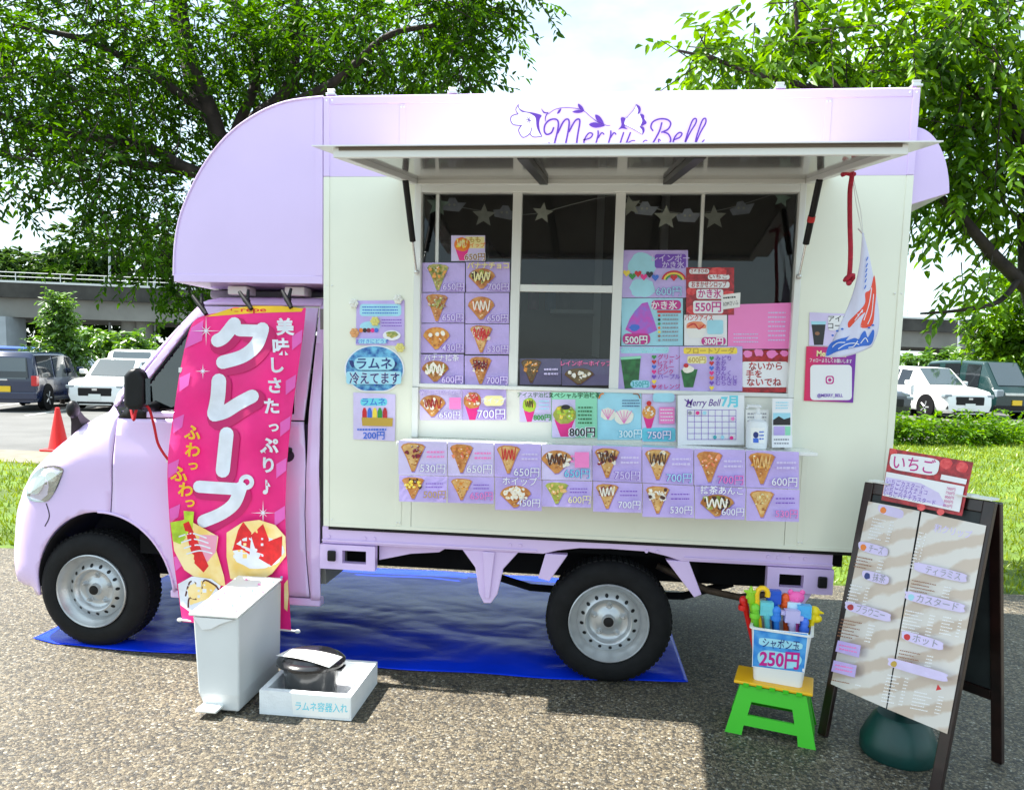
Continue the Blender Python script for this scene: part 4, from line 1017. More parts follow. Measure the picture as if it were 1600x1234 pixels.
# left wall posters
YA = -.004
s = card(YA, [(557, 470), (632, 469), (632, 540), (556, 539)], 'lilac', 'lilac notice with syrup pots and paper flowers, on the left wall panel', 'wall_poster', cat='poster')
s.rect(562, 475, 627, 494, K['sky'], 5); s.dashes(566, 478, 622, 492, 3, K['blue'], 11, .4); s.ell(578, 510, 16, 8, K['sky'], 18)
for i, c in enumerate(('orange', 'ink', 'berry', 'hot', 'blue')): s.ell(564+i*6, 516, 3.4, 3.6, K[c], 9)
s.ell(612, 524, 14, 8, K['white'], 18); s.ell(612, 523, 9, 5, K['salad'], 12, wob=.2); s.dashes(596, 498, 628, 512, 3, K['violet'], 12, .3); s.rect(560, 529, 604, 537, K['sky'], 3); s.text('お好きにどうぞ', 582, 536, 5.5, K['blue'], bold=.0); done(s)
M_FLW = mat('white_paper_flower', linear=(.8, .8, .74), rough=.8); M_FLY = mat('yellow_paper_flower', linear=(.75, .68, .22), rough=.8); M_FLO = mat('orange_paper_flower', linear=(.75, .38, .16), rough=.8)
for (x, y, m, c) in ((553, 474, M_FLW, 'white'), (622, 468, M_FLW, 'white'), (586, 502, M_FLY, 'yellow'), (554, 520, M_FLO, 'orange'), (625, 543, M_FLY, 'yellow')):
    q = onY(x, y, -.012); f_ = MB()
    for k in range(6):
        a = 2*math.pi*k/6; f_.ball(q+Vector((.013*math.cos(a), -.002, .013*math.sin(a))), (.010, .005, .010), 8, 5)
    f_.ball(q+Vector((0, -.005, 0)), (.008, .006, .008), 8, 5)
    lab = {553: 'white paper flower at the top left corner of the lilac notice', 622: 'white paper flower at the top right corner of the lilac notice', 586: 'yellow paper flower in the middle of the lilac notice', 554: 'orange paper flower on the left edge of the lilac notice', 625: 'yellow paper flower between the lilac notice and the round blue poster'}[x]
    tag(f_.build('paper_flower', m, smooth=60), lab, 'paper flower', 'paper flowers round the lilac notice')
cp = [(585+47*math.cos(math.radians(a)), 577+38*math.sin(math.radians(a))) for a in range(0, 360, 9)]
cp = [(x, min(y, 612)) for x, y in cp]
s = card(YA-.001, cp, 'white', 'round blue poster saying the lemonade is chilled, on the left wall panel', 'wall_poster', cat='poster')
s.poly([(585+(x-585)*.95, 577+(y-577)*.95) for x, y in cp], K['ice'])
for i in range(26): 
    a = rnd.uniform(0, 6.28); r = rnd.uniform(.5, .86); s.ell(585+44*r*math.cos(a), 577+33*r*math.sin(a), rnd.uniform(3, 7), rnd.uniform(2, 4), K[('sky', 'blue', 'navy', 'ice')[i % 4]], 6, rot=rnd.uniform(0, 3), wob=.3)
s.rect(553, 558, 617, 578, K['sky'], 10); s.text('ラムネ', 585, 575, 14, K['navy'], bold=.02); s.rect(541, 580, 627, 600, K['sky'], 4); s.otext('冷えてます', 585, 598, 14, K['navy'], K['white'], bold=.018, ob=.02, wid=78); done(s)
s = card(YA-.002, [(552, 613), (618, 616), (617, 689), (552, 686)], 'lilac2', 'pale poster of soda bottles in a wooden crate, left wall panel', 'wall_poster', cat='poster')
s.rect(563, 622, 605, 634, K['cyan'], 5); s.text('ラムネ', 584, 632.5, 9.5, K['blue'], bold=.01)
for i, c in enumerate(('red', 'blue', 'yel', 'green', 'dred')): s.poly([(568+i*8, 637), (571+i*8, 637), (573+i*8, 643), (573+i*8, 656), (566+i*8, 656), (566+i*8, 643)], K[c])
s.poly([(565, 652), (614, 653), (613, 666), (566, 665)], K['gold']); s.dashes(558, 668, 604, 675, 1, K['blue'], 14); s.text('200円', 584, 685, 10, K['blue'], bold=.02); done(s)
# right wall posters
s = card(YA, [(1265, 488), (1338, 491), (1337, 541), (1264, 540)], 'lilac2', 'iced coffee poster half hidden by the goldfish banner, right wall panel', 'wall_poster', cat='poster')
s.poly([(1268, 507), (1290, 507), (1286, 539), (1272, 539)], K['ink']); s.poly([(1267, 502), (1291, 502), (1290, 507), (1268, 507)], K['sky']); s.ell(1277, 521, 4, 3, K['brown'], 8); s.rect(1294, 493, 1336, 516, K['white'], 4); s.text('アイス', 1310, 502, 8, K['ink'], bold=.01); s.text('コーヒー', 1315, 513, 8, K['ink'], bold=.01); done(s)
def grad(name, c0, c1, p0, p1):
    m = bpy.data.materials.new(name); m.use_nodes = True; nt = m.node_tree; b = nt.nodes['Principled BSDF']
    tc = nt.nodes.new('ShaderNodeTexCoord'); mp = nt.nodes.new('ShaderNodeSeparateXYZ'); mr = nt.nodes.new('ShaderNodeMapRange'); r = nt.nodes.new('ShaderNodeValToRGB')
    mr.inputs['From Min'].default_value = p0; mr.inputs['From Max'].default_value = p1
    r.color_ramp.elements[0].color = (*lin(c0), 1); r.color_ramp.elements[1].color = (*lin(c1), 1)
    nt.links.new(tc.outputs['Object'], mp.inputs[0]); nt.links.new(mp.outputs['X'], mr.inputs['Value']); nt.links.new(mr.outputs[0], r.inputs['Fac']); nt.links.new(r.outputs['Color'], b.inputs['Base Color'])
    b.inputs['Roughness'].default_value = .35; return m
K['insta'] = grad('ink_pink_to_violet', (226, 30, 96), (112, 40, 170), onY(1260, 590, 0).x, onY(1336, 590, 0).x)
s = card(YA-.002, [(1260, 541), (1338, 543), (1333, 629), (1256, 626)], 'insta', 'pink to violet follow us poster with a white panel, on the right wall panel', 'wall_poster', cat='poster')
s.text('Merry Bell', 1299, 557, 9, K['pyel'], bold=.03, wid=46, rot=.03); s.text('フォローよろしくお願いします', 1298, 566, 5, K['white'], bold=.01, wid=66, rot=.03); s.rect(1266, 570, 1331, 625, K['white'], 6)
s.rect(1290, 587, 1303, 600, K['mag'], 4); s.rect(1292, 589, 1301, 598, K['white'], 3); s.ell(1296.5, 593.5, 2.8, 2.8, K['mag'], 12); s.text('@MERRY_BELL', 1297, 620, 5, K['violet'], bold=.02, wid=40); done(s)
# things standing on the counter
def stand(px0, py0, px1, py1, Y, bg, label, name, cat):
    return card(Y, (px0, py0, px1, py1), bg, label, name, None, cat)
s = stand(1059, 617, 1163, 695, -.03, 'white', 'white July calendar with purple shop name at the back of the counter', 'calendar_sheet', 'calendar')
s.text('Merry Bell', 1098, 634, 11, K['purple'], bold=.01, wid=52, shear=.25); s.text('7月', 1140, 634, 14, K['cyan'], bold=.04); s.stroke([(1070, 624), (1076, 630), (1072, 634), (1080, 636)], 1.4, K['purple'])
for i in range(6): s.rect(1074, 640+i*9.2, 1150, 640.7+i*9.2, K['violet'])
for i in range(8): s.rect(1074+i*10.8, 640, 1074.7+i*10.8, 687, K['violet'])
for x, y, c in ((1090, 645, 'hot'), (1101, 645, 'sky'), (1145, 654, 'pink'), (1117, 683, 'teal'), (1129, 683, 'sky'), (1143, 684, 'hot'), (1078, 645, 'grey')): s.ell(x, y, 3, 3, K[c], 10)
done(s)
s = stand(1165, 640, 1201, 694, -.035, 'paper', 'small white ruled notice behind the pump bottle on the counter', 'paper_notice', 'notice'); s.dashes(1168, 644, 1198, 672, 5, K['grey'], 15, .4); done(s)
q = onZ(1183, 694, 1.184); q.y = -.10; q.x = onY(1183, 670, -.10).x; z0 = cz(q.x)+.0005
pb = thing('pump_bottle', 'white hand sanitiser pump bottle with a blue label on the counter', 'pump bottle', (q.x, q.y, z0))
T(MB().lathe([(.0, 0), (.040, 0), (.044, .004), (.044, .10), (.038, .118), (.016, .128), (.016, .136), (.0, .136)], (q.x, q.y, z0), 2, 24), 'bottle', mat('white_pump_plastic', linear=(.8, .82, .84), rough=.25), pb, smooth=40)
pm = MB(); pm.lathe([(.017, .1365), (.017, .15), (.007, .153), (.007, .178), (.0, .178)], (q.x, q.y, z0), 2, 16); pm.tube([(q.x+.005, q.y, z0+.182), (q.x-.045, q.y-.01, z0+.184), (q.x-.05, q.y-.011, z0+.172)], [.008, .006, .005], 8); pm.ball((q.x, q.y, z0+.182), (.015, .012, .007), 10, 6)
T(pm, 'pump', mat('white_pump_plastic'), pb, smooth=50)
def bottS(x, y, l):
    p_ = onY(x, y, q.y-.03); dx = max(-.043, min(.043, p_.x-q.x)); yy = q.y-math.sqrt(max(0, .0445**2-dx*dx))-l
    return Vector((q.x+dx, yy, p_.z))
s = Sheet(bottS, 3); s.rect(1173, 668, 1194, 692, K['paper']); s.ell(1180, 679, 4, 5, K['navy'], 12); s.rect(1176, 684, 1184, 691, K['blue']); s.dashes(1185, 672, 1193, 688, 3, K['blue'], 16); s.build('label', pb)
q = onZ(1222, 698, 1.186)
lf = thing('leaflet_stand', 'clear stand of photo leaflets at the right end of the counter', 'leaflet stand', (onY(1222, 690, -.09).x, -.09, cz(.85)))
s = Sheet(wallS(-.075)); s.base([(1207, 622), (1238, 622), (1237, 698), (1206, 698)], K['white'], .02); s.rect(1208, 645, 1235, 664, K['sky']); s.poly([(1208, 664), (1208, 656), (1217, 650), (1225, 655), (1235, 652), (1235, 664)], K['ink']); s.rect(1209, 666, 1226, 682, K['lilac']); s.rect(1227, 666, 1235, 682, K['mint']); s.dashes(1212, 627, 1232, 640, 3, K['sky'], 17); s.build('leaflets', lf)
s = Sheet(wallS(-.105)); s.base([(1206, 680), (1238, 680), (1238, 699), (1206, 699)], K['white'], .004); s.dashes(1209, 684, 1233, 696, 2, K['grey'], 18); s.build('front_plate', lf)
# ================================================================== shop name on the fascia, traced as brush strokes
lg = Sheet(wallS(-.0008)); lg.lift = .00025
MP = mat('purple_vinyl_lettering', linear=(.095, .025, .33), rough=.4)
MW = mat('white_vinyl', linear=(.80, .76, .82), rough=.4)
sc_ = lambda pts: [(790+x/5, 150+y/5) for x, y in pts]
def LS(pts, w, sm=5): lg.stroke(sc_(pts), [v/5 for v in w] if isinstance(w, (list, tuple)) else w/5, MP, sm)
def LP(pts, m=None, sm=4): lg.poly(catmull(sc_(pts), sm, True) if sm else sc_(pts), m or MP)
LP([(100, 70), (82, 110), (95, 140), (45, 165), (42, 200), (70, 230), (120, 235), (103, 280), (135, 325), (190, 295), (210, 320), (280, 318), (235, 240), (245, 165), (200, 130), (130, 115)], MW)
LP([(100, 68), (110, 100), (150, 122), (215, 132), (280, 152), (268, 180), (262, 220), (268, 270), (285, 318), (262, 290), (243, 240), (236, 185), (225, 160), (180, 135), (125, 125), (98, 92)])
LS([(100, 70), (80, 108), (98, 142)], 6); LS([(98, 142), (50, 158), (40, 190), (62, 225), (125, 232)], 7); LS([(125, 232), (102, 270), (135, 325), (188, 296), (205, 250)], 7); LS([(188, 296), (220, 322), (283, 317)], 7)
for a in ((160, 185), (170, 170), (185, 165), (165, 210), (185, 215)): LS([a, (185, 190), (200, 195)], 4)
LS([(280, 102), (300, 130), (330, 132)], [3, 12, 3]); LS([(330, 132), (312, 165), (310, 198)], [9, 8, 5])
LS([(335, 142), (380, 110), (440, 95), (520, 95), (600, 112), (660, 160), (720, 205), (790, 232), (818, 230)], 5)
LP([(435, 100), (425, 130), (402, 142), (412, 115)]); LP([(565, 62), (600, 85), (612, 120), (575, 98)]); LP([(520, 125), (560, 112), (610, 115), (590, 132), (550, 135)])
LP([(700, 148), (740, 165), (770, 225), (715, 195)]); LP([(652, 222), (690, 208), (735, 218), (775, 235), (710, 250), (672, 242)])
LP([(900, 172), (935, 175), (945, 215), (930, 240), (955, 262), (910, 255), (878, 265), (905, 230)])
LP([(940, 180), (1000, 110), (1015, 68), (1050, 90), (1045, 140), (1080, 160), (1100, 215), (1050, 235), (1085, 270), (1065, 302), (1020, 270), (935, 232)], MW)
LP([(1018, 68), (1050, 85), (1055, 120), (1030, 148), (1036, 110)]); LP([(1050, 145), (1080, 150), (1085, 180), (1102, 215), (1055, 235), (1068, 195)]); LP([(1045, 240), (1078, 245), (1086, 275), (1068, 304), (1068, 270)])
LS([(1018, 70), (1000, 112), (945, 175)], 4); LS([(935, 230), (1000, 262), (1050, 292), (1068, 303)], 4)
LS([(375, 250), (358, 288), (322, 302), (302, 275), (308, 228), (340, 192), (385, 182), (410, 200), (408, 262), (382, 372), (380, 392)], 13)
LS([(408, 290), (450, 205), (480, 182), (496, 200), (490, 270), (466, 390)], 13); LS([(496, 280), (540, 200), (570, 182), (580, 205), (566, 290), (556, 372), (572, 392)], 13)
LS([(610, 345), (660, 330), (680, 300), (655, 290), (628, 318), (612, 362), (630, 390)], 11)
LS([(722, 275), (722, 310), (700, 392)], 12); LS([(722, 330), (750, 290), (768, 300)], 11); LS([(822, 275), (820, 310), (798, 392)], 12); LS([(818, 330), (845, 290), (862, 300)], 11)
LS([(922, 288), (900, 355), (895, 392)], 12); LS([(975, 288), (945, 365), (930, 400)], 12); LS([(945, 375), (985, 352), (1010, 350)], 9); LS([(1075, 360), (1090, 348), (1105, 350)], 9); LS([(338, 368), (345, 374)], 10)
LS([(1220, 212), (1200, 280), (1150, 372), (1140, 392)], 13); LS([(1150, 272), (1135, 245), (1150, 205), (1200, 182), (1260, 185), (1290, 215), (1270, 260), (1220, 285)], 13); LS([(1232, 282), (1272, 300), (1290, 345), (1270, 392)], 13); LS([(1210, 350), (1195, 340), (1200, 385)], 9)
LS([(1312, 345), (1360, 325), (1378, 295), (1355, 288), (1325, 318), (1310, 362), (1330, 392)], 12)
LS([(1395, 385), (1440, 290), (1485, 215), (1488, 180), (1462, 190), (1430, 270), (1405, 350), (1400, 392)], 12); LS([(1480, 385), (1520, 290), (1562, 215), (1562, 178), (1538, 190), (1508, 270), (1485, 350), (1490, 392)], 12); LS([(1530, 368), (1552, 345)], 10)
o = lg.build('shop_lettering', truck)
# ================================================================== blue tarpaulin under the truck
def tarp_mat():
    m = mat('blue_tarpaulin', linear=(.002, .032, .60), rough=.26, coat=.0, spec=.20, var=.18, vscale=3.0)
    nt = m.node_tree; b = nt.nodes['Principled BSDF']
    tc = nt.nodes.new('ShaderNodeTexCoord'); mp = nt.nodes.new('ShaderNodeMapping'); mp.inputs['Scale'].default_value = (1.0, 1.8, 1)
    n = nt.nodes.new('ShaderNodeTexNoise'); n.inputs['Scale'].default_value = 5.5; n.inputs['Detail'].default_value = 5; n.inputs['Distortion'].default_value = .8
    bp = nt.nodes.new('ShaderNodeBump'); bp.inputs['Strength'].default_value = .07; bp.inputs['Distance'].default_value = .03
    nt.links.new(tc.outputs['Object'], mp.inputs['Vector']); nt.links.new(mp.outputs[0], n.inputs['Vector']); nt.links.new(n.outputs['Fac'], bp.inputs['Height']); nt.links.new(bp.outputs['Normal'], b.inputs['Normal'])
    return m
fe = [(-2.92, .125), (-2.75, .062), (-2.45, .050), (-2.0, .058), (-1.45, .045), (-.66, .062), (-.03, .080), (.35, .125), (.506, .155)]
def fe_y(x):
    for a, b in zip(fe, fe[1:]):
        if x <= b[0]: return a[1]+(b[1]-a[1])*(x-a[0])/(b[0]-a[0])
    return fe[-1][1]
def tarp_fn(u, v):
    x = -2.92+3.426*u; y0 = fe_y(x); y = y0+(1.78-y0)*v
    x += -.05*v*u + .02*v
    d = .006+.016*abs(mnoise.noise(Vector((x*1.3, y*3.2, 3))))+.004*abs(mnoise.noise(Vector((x*5+y*3, y*7-x*2, 1))))
    for wx_ in (.109, -2.541): d *= 1-.9*math.exp(-((x-wx_)/.12)**2)*(1 if y < .32 else 0)
    edge = min(u, v, 1-u)
    return (x, y+.008*math.sin(x*9)*(v < .02), .004+d*min(1, edge*14+.15))
tag(MB().grid(tarp_fn, 190, 90).build('tarpaulin', tarp_mat(), smooth=60, solid=.0015), 'wrinkled blue plastic tarpaulin spread under the food truck', 'tarpaulin')

# ================================================================== pink banner hanging on the cab door
Ledge = catmull([(336, 489), (322, 492), (300, 506), (285, 560), (272, 640), (262, 722), (264, 800), (272, 880), (285, 971)], 6)
Redge = catmull([(478, 481), (474, 520), (467, 570), (456, 650), (449, 720), (446, 800), (449, 880), (455, 986)], 6)
def edge_x(E, y):
    for a, b in zip(E, E[1:]):
        if a[1] <= y <= b[1]: return a[0]+(b[0]-a[0])*(y-a[1])/max(b[1]-a[1], 1e-6)
    return E[0][0] if y < E[0][1] else E[-1][0]
def banY(px, py):
    v = (py-490)/490
    t = (px-360)/100
    w = .010*math.sin(px*.055+py*.012)+.006*math.sin(px*.11-py*.03+1)+.004*math.sin(py*.07+px*.02)+.005*mnoise.noise(Vector((px*.03, py*.02, 0)))
    return -.055+(.035 if v < .05 else 0)*0 - .015*math.sin(v*3) + w*(.35+.65*min(1, max(0, v)*3)) + .012*max(0, v-.7)
def banS(x, y, l): return onY(x, y, banY(x, y)-l)
banner = thing('pop_banner', 'tall pink crepe banner hung over the cab door', 'banner', onY(370, 985, -.05))
B_ = dict(pink=mat('banner_pink_cloth', linear=(.88, .004, .225), rough=.5, sheen=.2, var=.10, vscale=4, bump=.35, bscale=11), dk=mat('banner_deep_pink', linear=(.55, .003, .13), rough=.55), lt=mat('banner_orchid_blocks', linear=(.80, .12, .50), rough=.55), wh=mat('banner_white', linear=(.74, .77, .86), rough=.45, var=.07, vscale=14, bump=.35, bscale=11), yl=mat('banner_yellow', linear=(.86, .52, .012), rough=.55), rd=mat('banner_red', linear=(.68, .01, .015), rough=.55, var=.15, vscale=30), cr=mat('banner_crepe', rgb=(238, 200, 110), rgb2=(248, 226, 170), rough=.55, vscale=9), gn=mat('banner_leaf', linear=(.40, .58, .03), rough=.55, var=.3, vscale=18), pk=mat('banner_ham', linear=(.80, .32, .45), rough=.55), ch=mat('banner_chocolate', linear=(.085, .015, .012), rough=.55))
def cloth(u, v):
    yl = 489+(971-489)*v; yr_ = 481+(986-481)*v
    xl = edge_x(Ledge, yl); xr = edge_x(Redge, yr_)
    return banS(xl+(xr-xl)*u, yl+(yr_-yl)*u, 0)
T(MB().grid(cloth, 60, 130), 'cloth', B_['pink'], banner, smooth=60)
pr = Sheet(banS, 9); pr.lift = .00022; pr.k = 4
def clipx(pts): return [(max(edge_x(Ledge, y)+.8, min(edge_x(Redge, y)-.8, x)), y) for x, y in pts]
pr.poly(clipx([(334, 490.5), (360, 482), (395, 478), (440, 478), (474, 482), (471, 487), (400, 489), (320, 495)]), B_['yl'])
pr.text('Crepe', 388, 487, 7, B_['rd'], bold=.02, wid=56)
for y0 in (520, 590, 655, 725, 795, 870):
    pr.poly(clipx([(edge_x(Ledge, y0)+.8, y0), (edge_x(Ledge, y0)+18, y0-8), (edge_x(Ledge, y0)+15, y0+12), (edge_x(Ledge, y0)+.8, y0+22)]), B_['lt'])
for y0 in (525, 595, 660, 725, 800):
    pr.poly(clipx([(edge_x(Redge, y0)-.8, y0-10), (edge_x(Redge, y0)-17, y0), (edge_x(Redge, y0)-17, y0+22), (edge_x(Redge, y0)-.8, y0+10)]), B_['lt'])
pr.poly([(299, 512), (318, 500), (316, 532), (288, 545)], B_['lt'])
# shadow strokes, then the white strokes of the four big letters
big = [([(366, 505), (352, 524), (338, 533)], 21), ([(383, 514), (410, 516), (402, 538), (380, 558), (349, 566)], 21), ([(341, 594), (339, 625), (335, 649), (352, 644), (373, 630), (394, 618)], 23), ([(354, 677), (348, 735)], 23), ([(310, 760), (345, 763), (373, 765), (366, 785), (345, 800), (318, 814)], 19)]
for pts, w in big: pr.stroke([(x+5, y+6) for x, y in pts], w+9, B_['dk'], 8)
pr.stroke([(366, 506), (350, 526), (340, 532)], 21, B_['wh'], 8); pr.stroke([(374, 516), (409, 517)], 19, B_['wh'], 0)
pr.stroke([(410, 514), (401, 538), (380, 556), (348, 566)], 21, B_['wh'], 8)
pr.stroke([(342, 595), (340, 622), (335, 646)], 23, B_['wh'], 8); pr.stroke([(335, 648), (352, 643), (373, 630), (394, 619)], 21, B_['wh'], 8)
pr.stroke([(354, 678), (348, 735)], 22, B_['wh'], 0); pr.stroke([(311, 760), (340, 762), (372, 764)], 19, B_['wh'], 6); pr.stroke([(376, 762), (366, 786), (346, 802), (318, 814)], 20, B_['wh'], 8)
pr.stroke([(385+8.5*math.cos(a), 753+8.5*math.sin(a)) for a in [2*math.pi*i/14 for i in range(14)]], 7, B_['wh'], 2, closed=True)
for i, c in enumerate('美味しさたっぷり♪'):
    pr.text(c, (446, 440, 434, 430, 425, 428, 421, 420, 417)[i], (521, 552, 580, 612, 644, 673, 707, 736, 771)[i], (23, 23, 22, 22, 22, 17, 24, 22, 26)[i]*.86, B_['wh'], bold=.035, shear=-.06)
for i, c in enumerate('ふわっふわっ'):
    pr.text(c, (300, 300, 301, 279, 289, 296)[i], (685, 712, 733, 750, 774, 791)[i], (22, 21, 17, 23, 21, 17)[i]*.84, B_['yl'], bold=.03, rot=.1)
def spark(x, y, r):
    for k in range(8):
        a = math.pi*k/4; q = r if k % 2 == 0 else r*.45
        pr.poly([(x+.9*math.cos(a+1.57), y+.9*math.sin(a+1.57)), (x+q*math.cos(a), y+q*math.sin(a)), (x-.9*math.cos(a+1.57), y-.9*math.sin(a+1.57))], B_['wh'])
    pr.ell(x, y, 2.2, 2.2, B_['wh'], 10)
spark(322, 517, 24); spark(317, 580, 12); spark(411, 801, 20)
# the crepes printed at the foot of the banner
pr.poly(clipx([(268, 822), (290, 810), (320, 826), (341, 838), (338, 860), (350, 900), (352, 915), (320, 912), (288, 890), (272, 860)]), B_['cr'])
pr.poly(clipx([(266, 816), (288, 812), (287, 798), (303, 799), (301, 826), (282, 850), (270, 845)]), B_['gn']); pr.poly(clipx([(312, 835), (340, 836), (337, 862), (322, 880), (308, 868)]), B_['pk'])
pr.poly([(286, 818), (295, 814), (326, 884), (318, 894), (304, 880)], B_['rd'])
for i in range(4): pr.stroke([(280+i*4, 838+i*9), (300+i*4, 833+i*9), (322+i*3, 840+i*8)], 2.2, B_['wh'], 5)
pr.poly(clipx([(354, 832), (380, 815), (405, 812), (430, 820), (447, 838), (447, 868), (425, 896), (400, 910), (360, 904), (354, 870)]), B_['cr'])
pr.ell(403, 862, 40, 26, B_['wh'], 20, wob=.06)
for pts in ([(363, 860), (372, 828), (380, 815), (393, 832), (390, 866), (378, 858)], [(392, 836), (411, 818), (420, 842), (418, 868), (400, 862)], [(418, 846), (441, 837), (440, 868), (424, 884), (404, 872)]): pr.poly(pts, B_['rd'])
for i in range(3): pr.stroke([(372+i*6, 850+i*4), (392+i*7, 858+i*5)], 1.6, B_['wh'], 0)
pr.poly(clipx([(278, 912), (300, 900), (330, 904), (345, 915), (330, 945), (300, 958), (282, 945)]), B_['wh']); pr.poly([(292, 915), (318, 906), (340, 914), (326, 935), (297, 945)], B_['cr'])
pr.stroke([(290, 930), (298, 908), (314, 920), (308, 935), (296, 934), (294, 948)], 2.6, B_['ch'], 6); pr.stroke([(316, 918), (320, 906), (336, 914), (342, 922)], 2.6, B_['ch'], 6)
pr.poly(clipx([(444, 912), (450, 905), (454, 930), (449, 955), (444, 950)]), B_['cr'])
pr.build('printed_design', banner, smooth=60)
a, b_ = onY(281, 968, -.06), onY(466, 986, -.05)
T(MB().tube([a, b_], .0055, 8), 'bottom_rod', mat('white_rod', linear=(.75, .75, .75), rough=.4), banner, smooth=60)
for (x, y) in ((281, 968), (465, 986)): T(MB().ball(onY(x, y, -.055), (.014, .011, .010), 10, 6), 'rod_knob', mat('white_rod'), banner, smooth=60)
for (x, y) in ((284, 578), (264, 718)):
    T(MB().box(-.014, .014, -.004, .004, -.010, .010).build('loop', mat('white_rod')) if False else MB().hexa([onY(x-5, y+4, -.062), onY(x+6, y+4, -.062), onY(x+6, y+4, -.056), onY(x-5, y+4, -.056), onY(x-5, y-4, -.062), onY(x+6, y-4, -.062), onY(x+6, y-4, -.056), onY(x-5, y-4, -.056)]), 'hanging_loop', mat('white_rod'), banner)
for i, (x0, y0, x1, y1) in enumerate(((301, 462, 322, 491), (374, 456, 393, 483), (441, 454, 455, 481))):
    b = MB(); p0 = onY(x0, y0, -.03); p1 = onY(x1, y1, -.065); mid = (p0+p1)*.5
    b.tube([p0, mid, p1], [.008, .012, .010], 8); b.tube([p0+Vector((.03, .03, .012)), mid+Vector((.0, .02, 0)), p1+Vector((-.005, .022, -.01))], [.007, .010, .009], 8); b.tube([mid+Vector((0, -.006, 0)), mid+Vector((0, .028, 0))], .012, 8)
    tag(b.build('spring_clip', M_BLACK, smooth=60), ('black clip at the front corner of the pink banner', 'black clip in the middle of the pink banner top', 'black clip at the rear corner of the pink banner')[i], 'clip', 'clips holding the pink banner')
rope = [onY(x, y, Y_) for x, y, Y_ in catmull([(205, 640, -.10), (209, 656, -.12), (213, 640, -.13), (222, 634, -.13), (232, 637, -.12), (240, 662, -.10), (246, 690, -.08), (254, 706, -.075), (263, 718, -.07)], 6)]
tag(MB().tube(rope, .0065, 8).build('tie_cord', mat('red_cord', linear=(.55, .008, .02), rough=.7, bump=.5, bscale=220), smooth=60), 'red cord tying the pink banner to the cab mirror', 'cord')

# ================================================================== rope and goldfish banner under the awning
YR = -.52
rp = catmull([(1329, 262), (1331, 275), (1328, 300), (1328, 350), (1329, 390), (1328, 420), (1326, 436)], 6)
rd = thing('hanging_rope', 'knotted red rope hanging from the awning beside the goldfish banner', 'rope', onY(1328, 440, YR))
M_ROPE = mat('red_rope', linear=(.46, .018, .045), rough=.8, bump=.6, bscale=260, var=.15, vscale=60)
T(MB().tube([onY(x, y, YR) for x, y in rp], .0085, 10), 'strand', M_ROPE, rd, smooth=60)
kn = MB(); q = onY(1327, 434, YR); kn.tube([q+Vector((.014*math.cos(t), .012*math.sin(t), .010*math.sin(t*1.5))) for t in [i*.7 for i in range(12)]], .008, 8); kn.ball(q-Vector((0, 0, .018)), .011, 8, 6)
T(kn, 'end_knot', M_ROPE, rd, smooth=60)
kn = MB(); q = onY(1328, 268, YR); kn.tube([q+Vector((.016*math.cos(t), .016*math.sin(t), .004*t-.01)) for t in [i*.6 for i in range(16)]], .008, 8); kn.tube([q, q+Vector((-.03, -.01, -.015))], .008, 8)
T(kn, 'top_knot', M_ROPE, rd, smooth=60)
fL = catmull([(1347, 364), (1345, 395), (1341, 425), (1332, 460), (1318, 495), (1304, 525), (1289, 558)], 5); fR = catmull([(1349, 364), (1357, 395), (1364, 430), (1371, 470), (1374, 500), (1371, 522), (1362, 542)], 5)
def fish_pt(u, v):
    yl = 364+(558-364)*v; yr_ = 364+(542-364)*v
    xl, xr = edge_x(fL, yl), edge_x(fR, yr_)
    return xl+(xr-xl)*u, yl+(yr_-yl)*u+6*math.sin(u*math.pi)*v*v
def fishY(px, py):
    xl, xr = edge_x(fL, py), edge_x(fR, min(py, 541)); u = max(0, min(1, (px-xl)/max(xr-xl, 1)))
    v = (py-364)/190
    return YR-.005-.045*math.sin(u*2.6+.3)*v + .006*math.sin(px*.2)*v
fS = lambda x, y, l: onY(x, y, fishY(x, y)-l)
fish = thing('goldfish_banner', 'white cloth streamer printed with a red goldfish over blue waves, hung from the awning', 'streamer', onY(1335, 556, YR))
T(MB().grid(lambda u, v: fS(*fish_pt(u, v), 0), 16, 40), 'cloth', mat('white_thin_cloth', linear=(.66, .66, .82), rough=.7, var=.04), fish, smooth=60, solid=.0012)
fp = Sheet(fS, 6); fp.lift = .0004; fp.k = 2
FR = mat('goldfish_red_print', linear=(.80, .075, .035), rough=.6); FB = mat('wave_blue_print', linear=(.03, .14, .60), rough=.6); FW = mat('white_print', linear=(.78, .78, .86), rough=.6)
fp.poly(catmull([(1366, 430), (1369, 455), (1367, 480), (1364, 505), (1355, 512), (1345, 511), (1347, 500), (1352, 488), (1340, 498), (1327, 512), (1325, 504), (1334, 494), (1346, 482), (1352, 472), (1352, 458), (1360, 452)], 4, True), FR)
for pts in ([(1362, 450), (1358, 475), (1350, 500)], [(1365, 460), (1362, 490), (1356, 506)], [(1348, 484), (1336, 500)]): fp.stroke(pts, 1.3, FW, 5)
fp.poly(catmull([(1291, 556), (1296, 538), (1310, 530), (1325, 526), (1332, 519), (1322, 532), (1335, 528), (1342, 530), (1346, 522), (1352, 517), (1356, 527), (1364, 515), (1366, 522), (1361, 538), (1345, 541), (1325, 545), (1308, 549)], 4, True), FB)
for pts in ([(1298, 545), (1308, 536), (1320, 535)], [(1310, 545), (1322, 538), (1334, 536), (1342, 538)], [(1345, 536), (1352, 528), (1356, 534)], [(1326, 543), (1334, 541), (1340, 533)]): fp.stroke(pts, 1.4, FW, 5)
for x, y in ((1301, 524), (1308, 517), (1316, 514), (1358, 512), (1364, 508)): fp.ell(x, y, 2.2, 1.6, FB, 8)
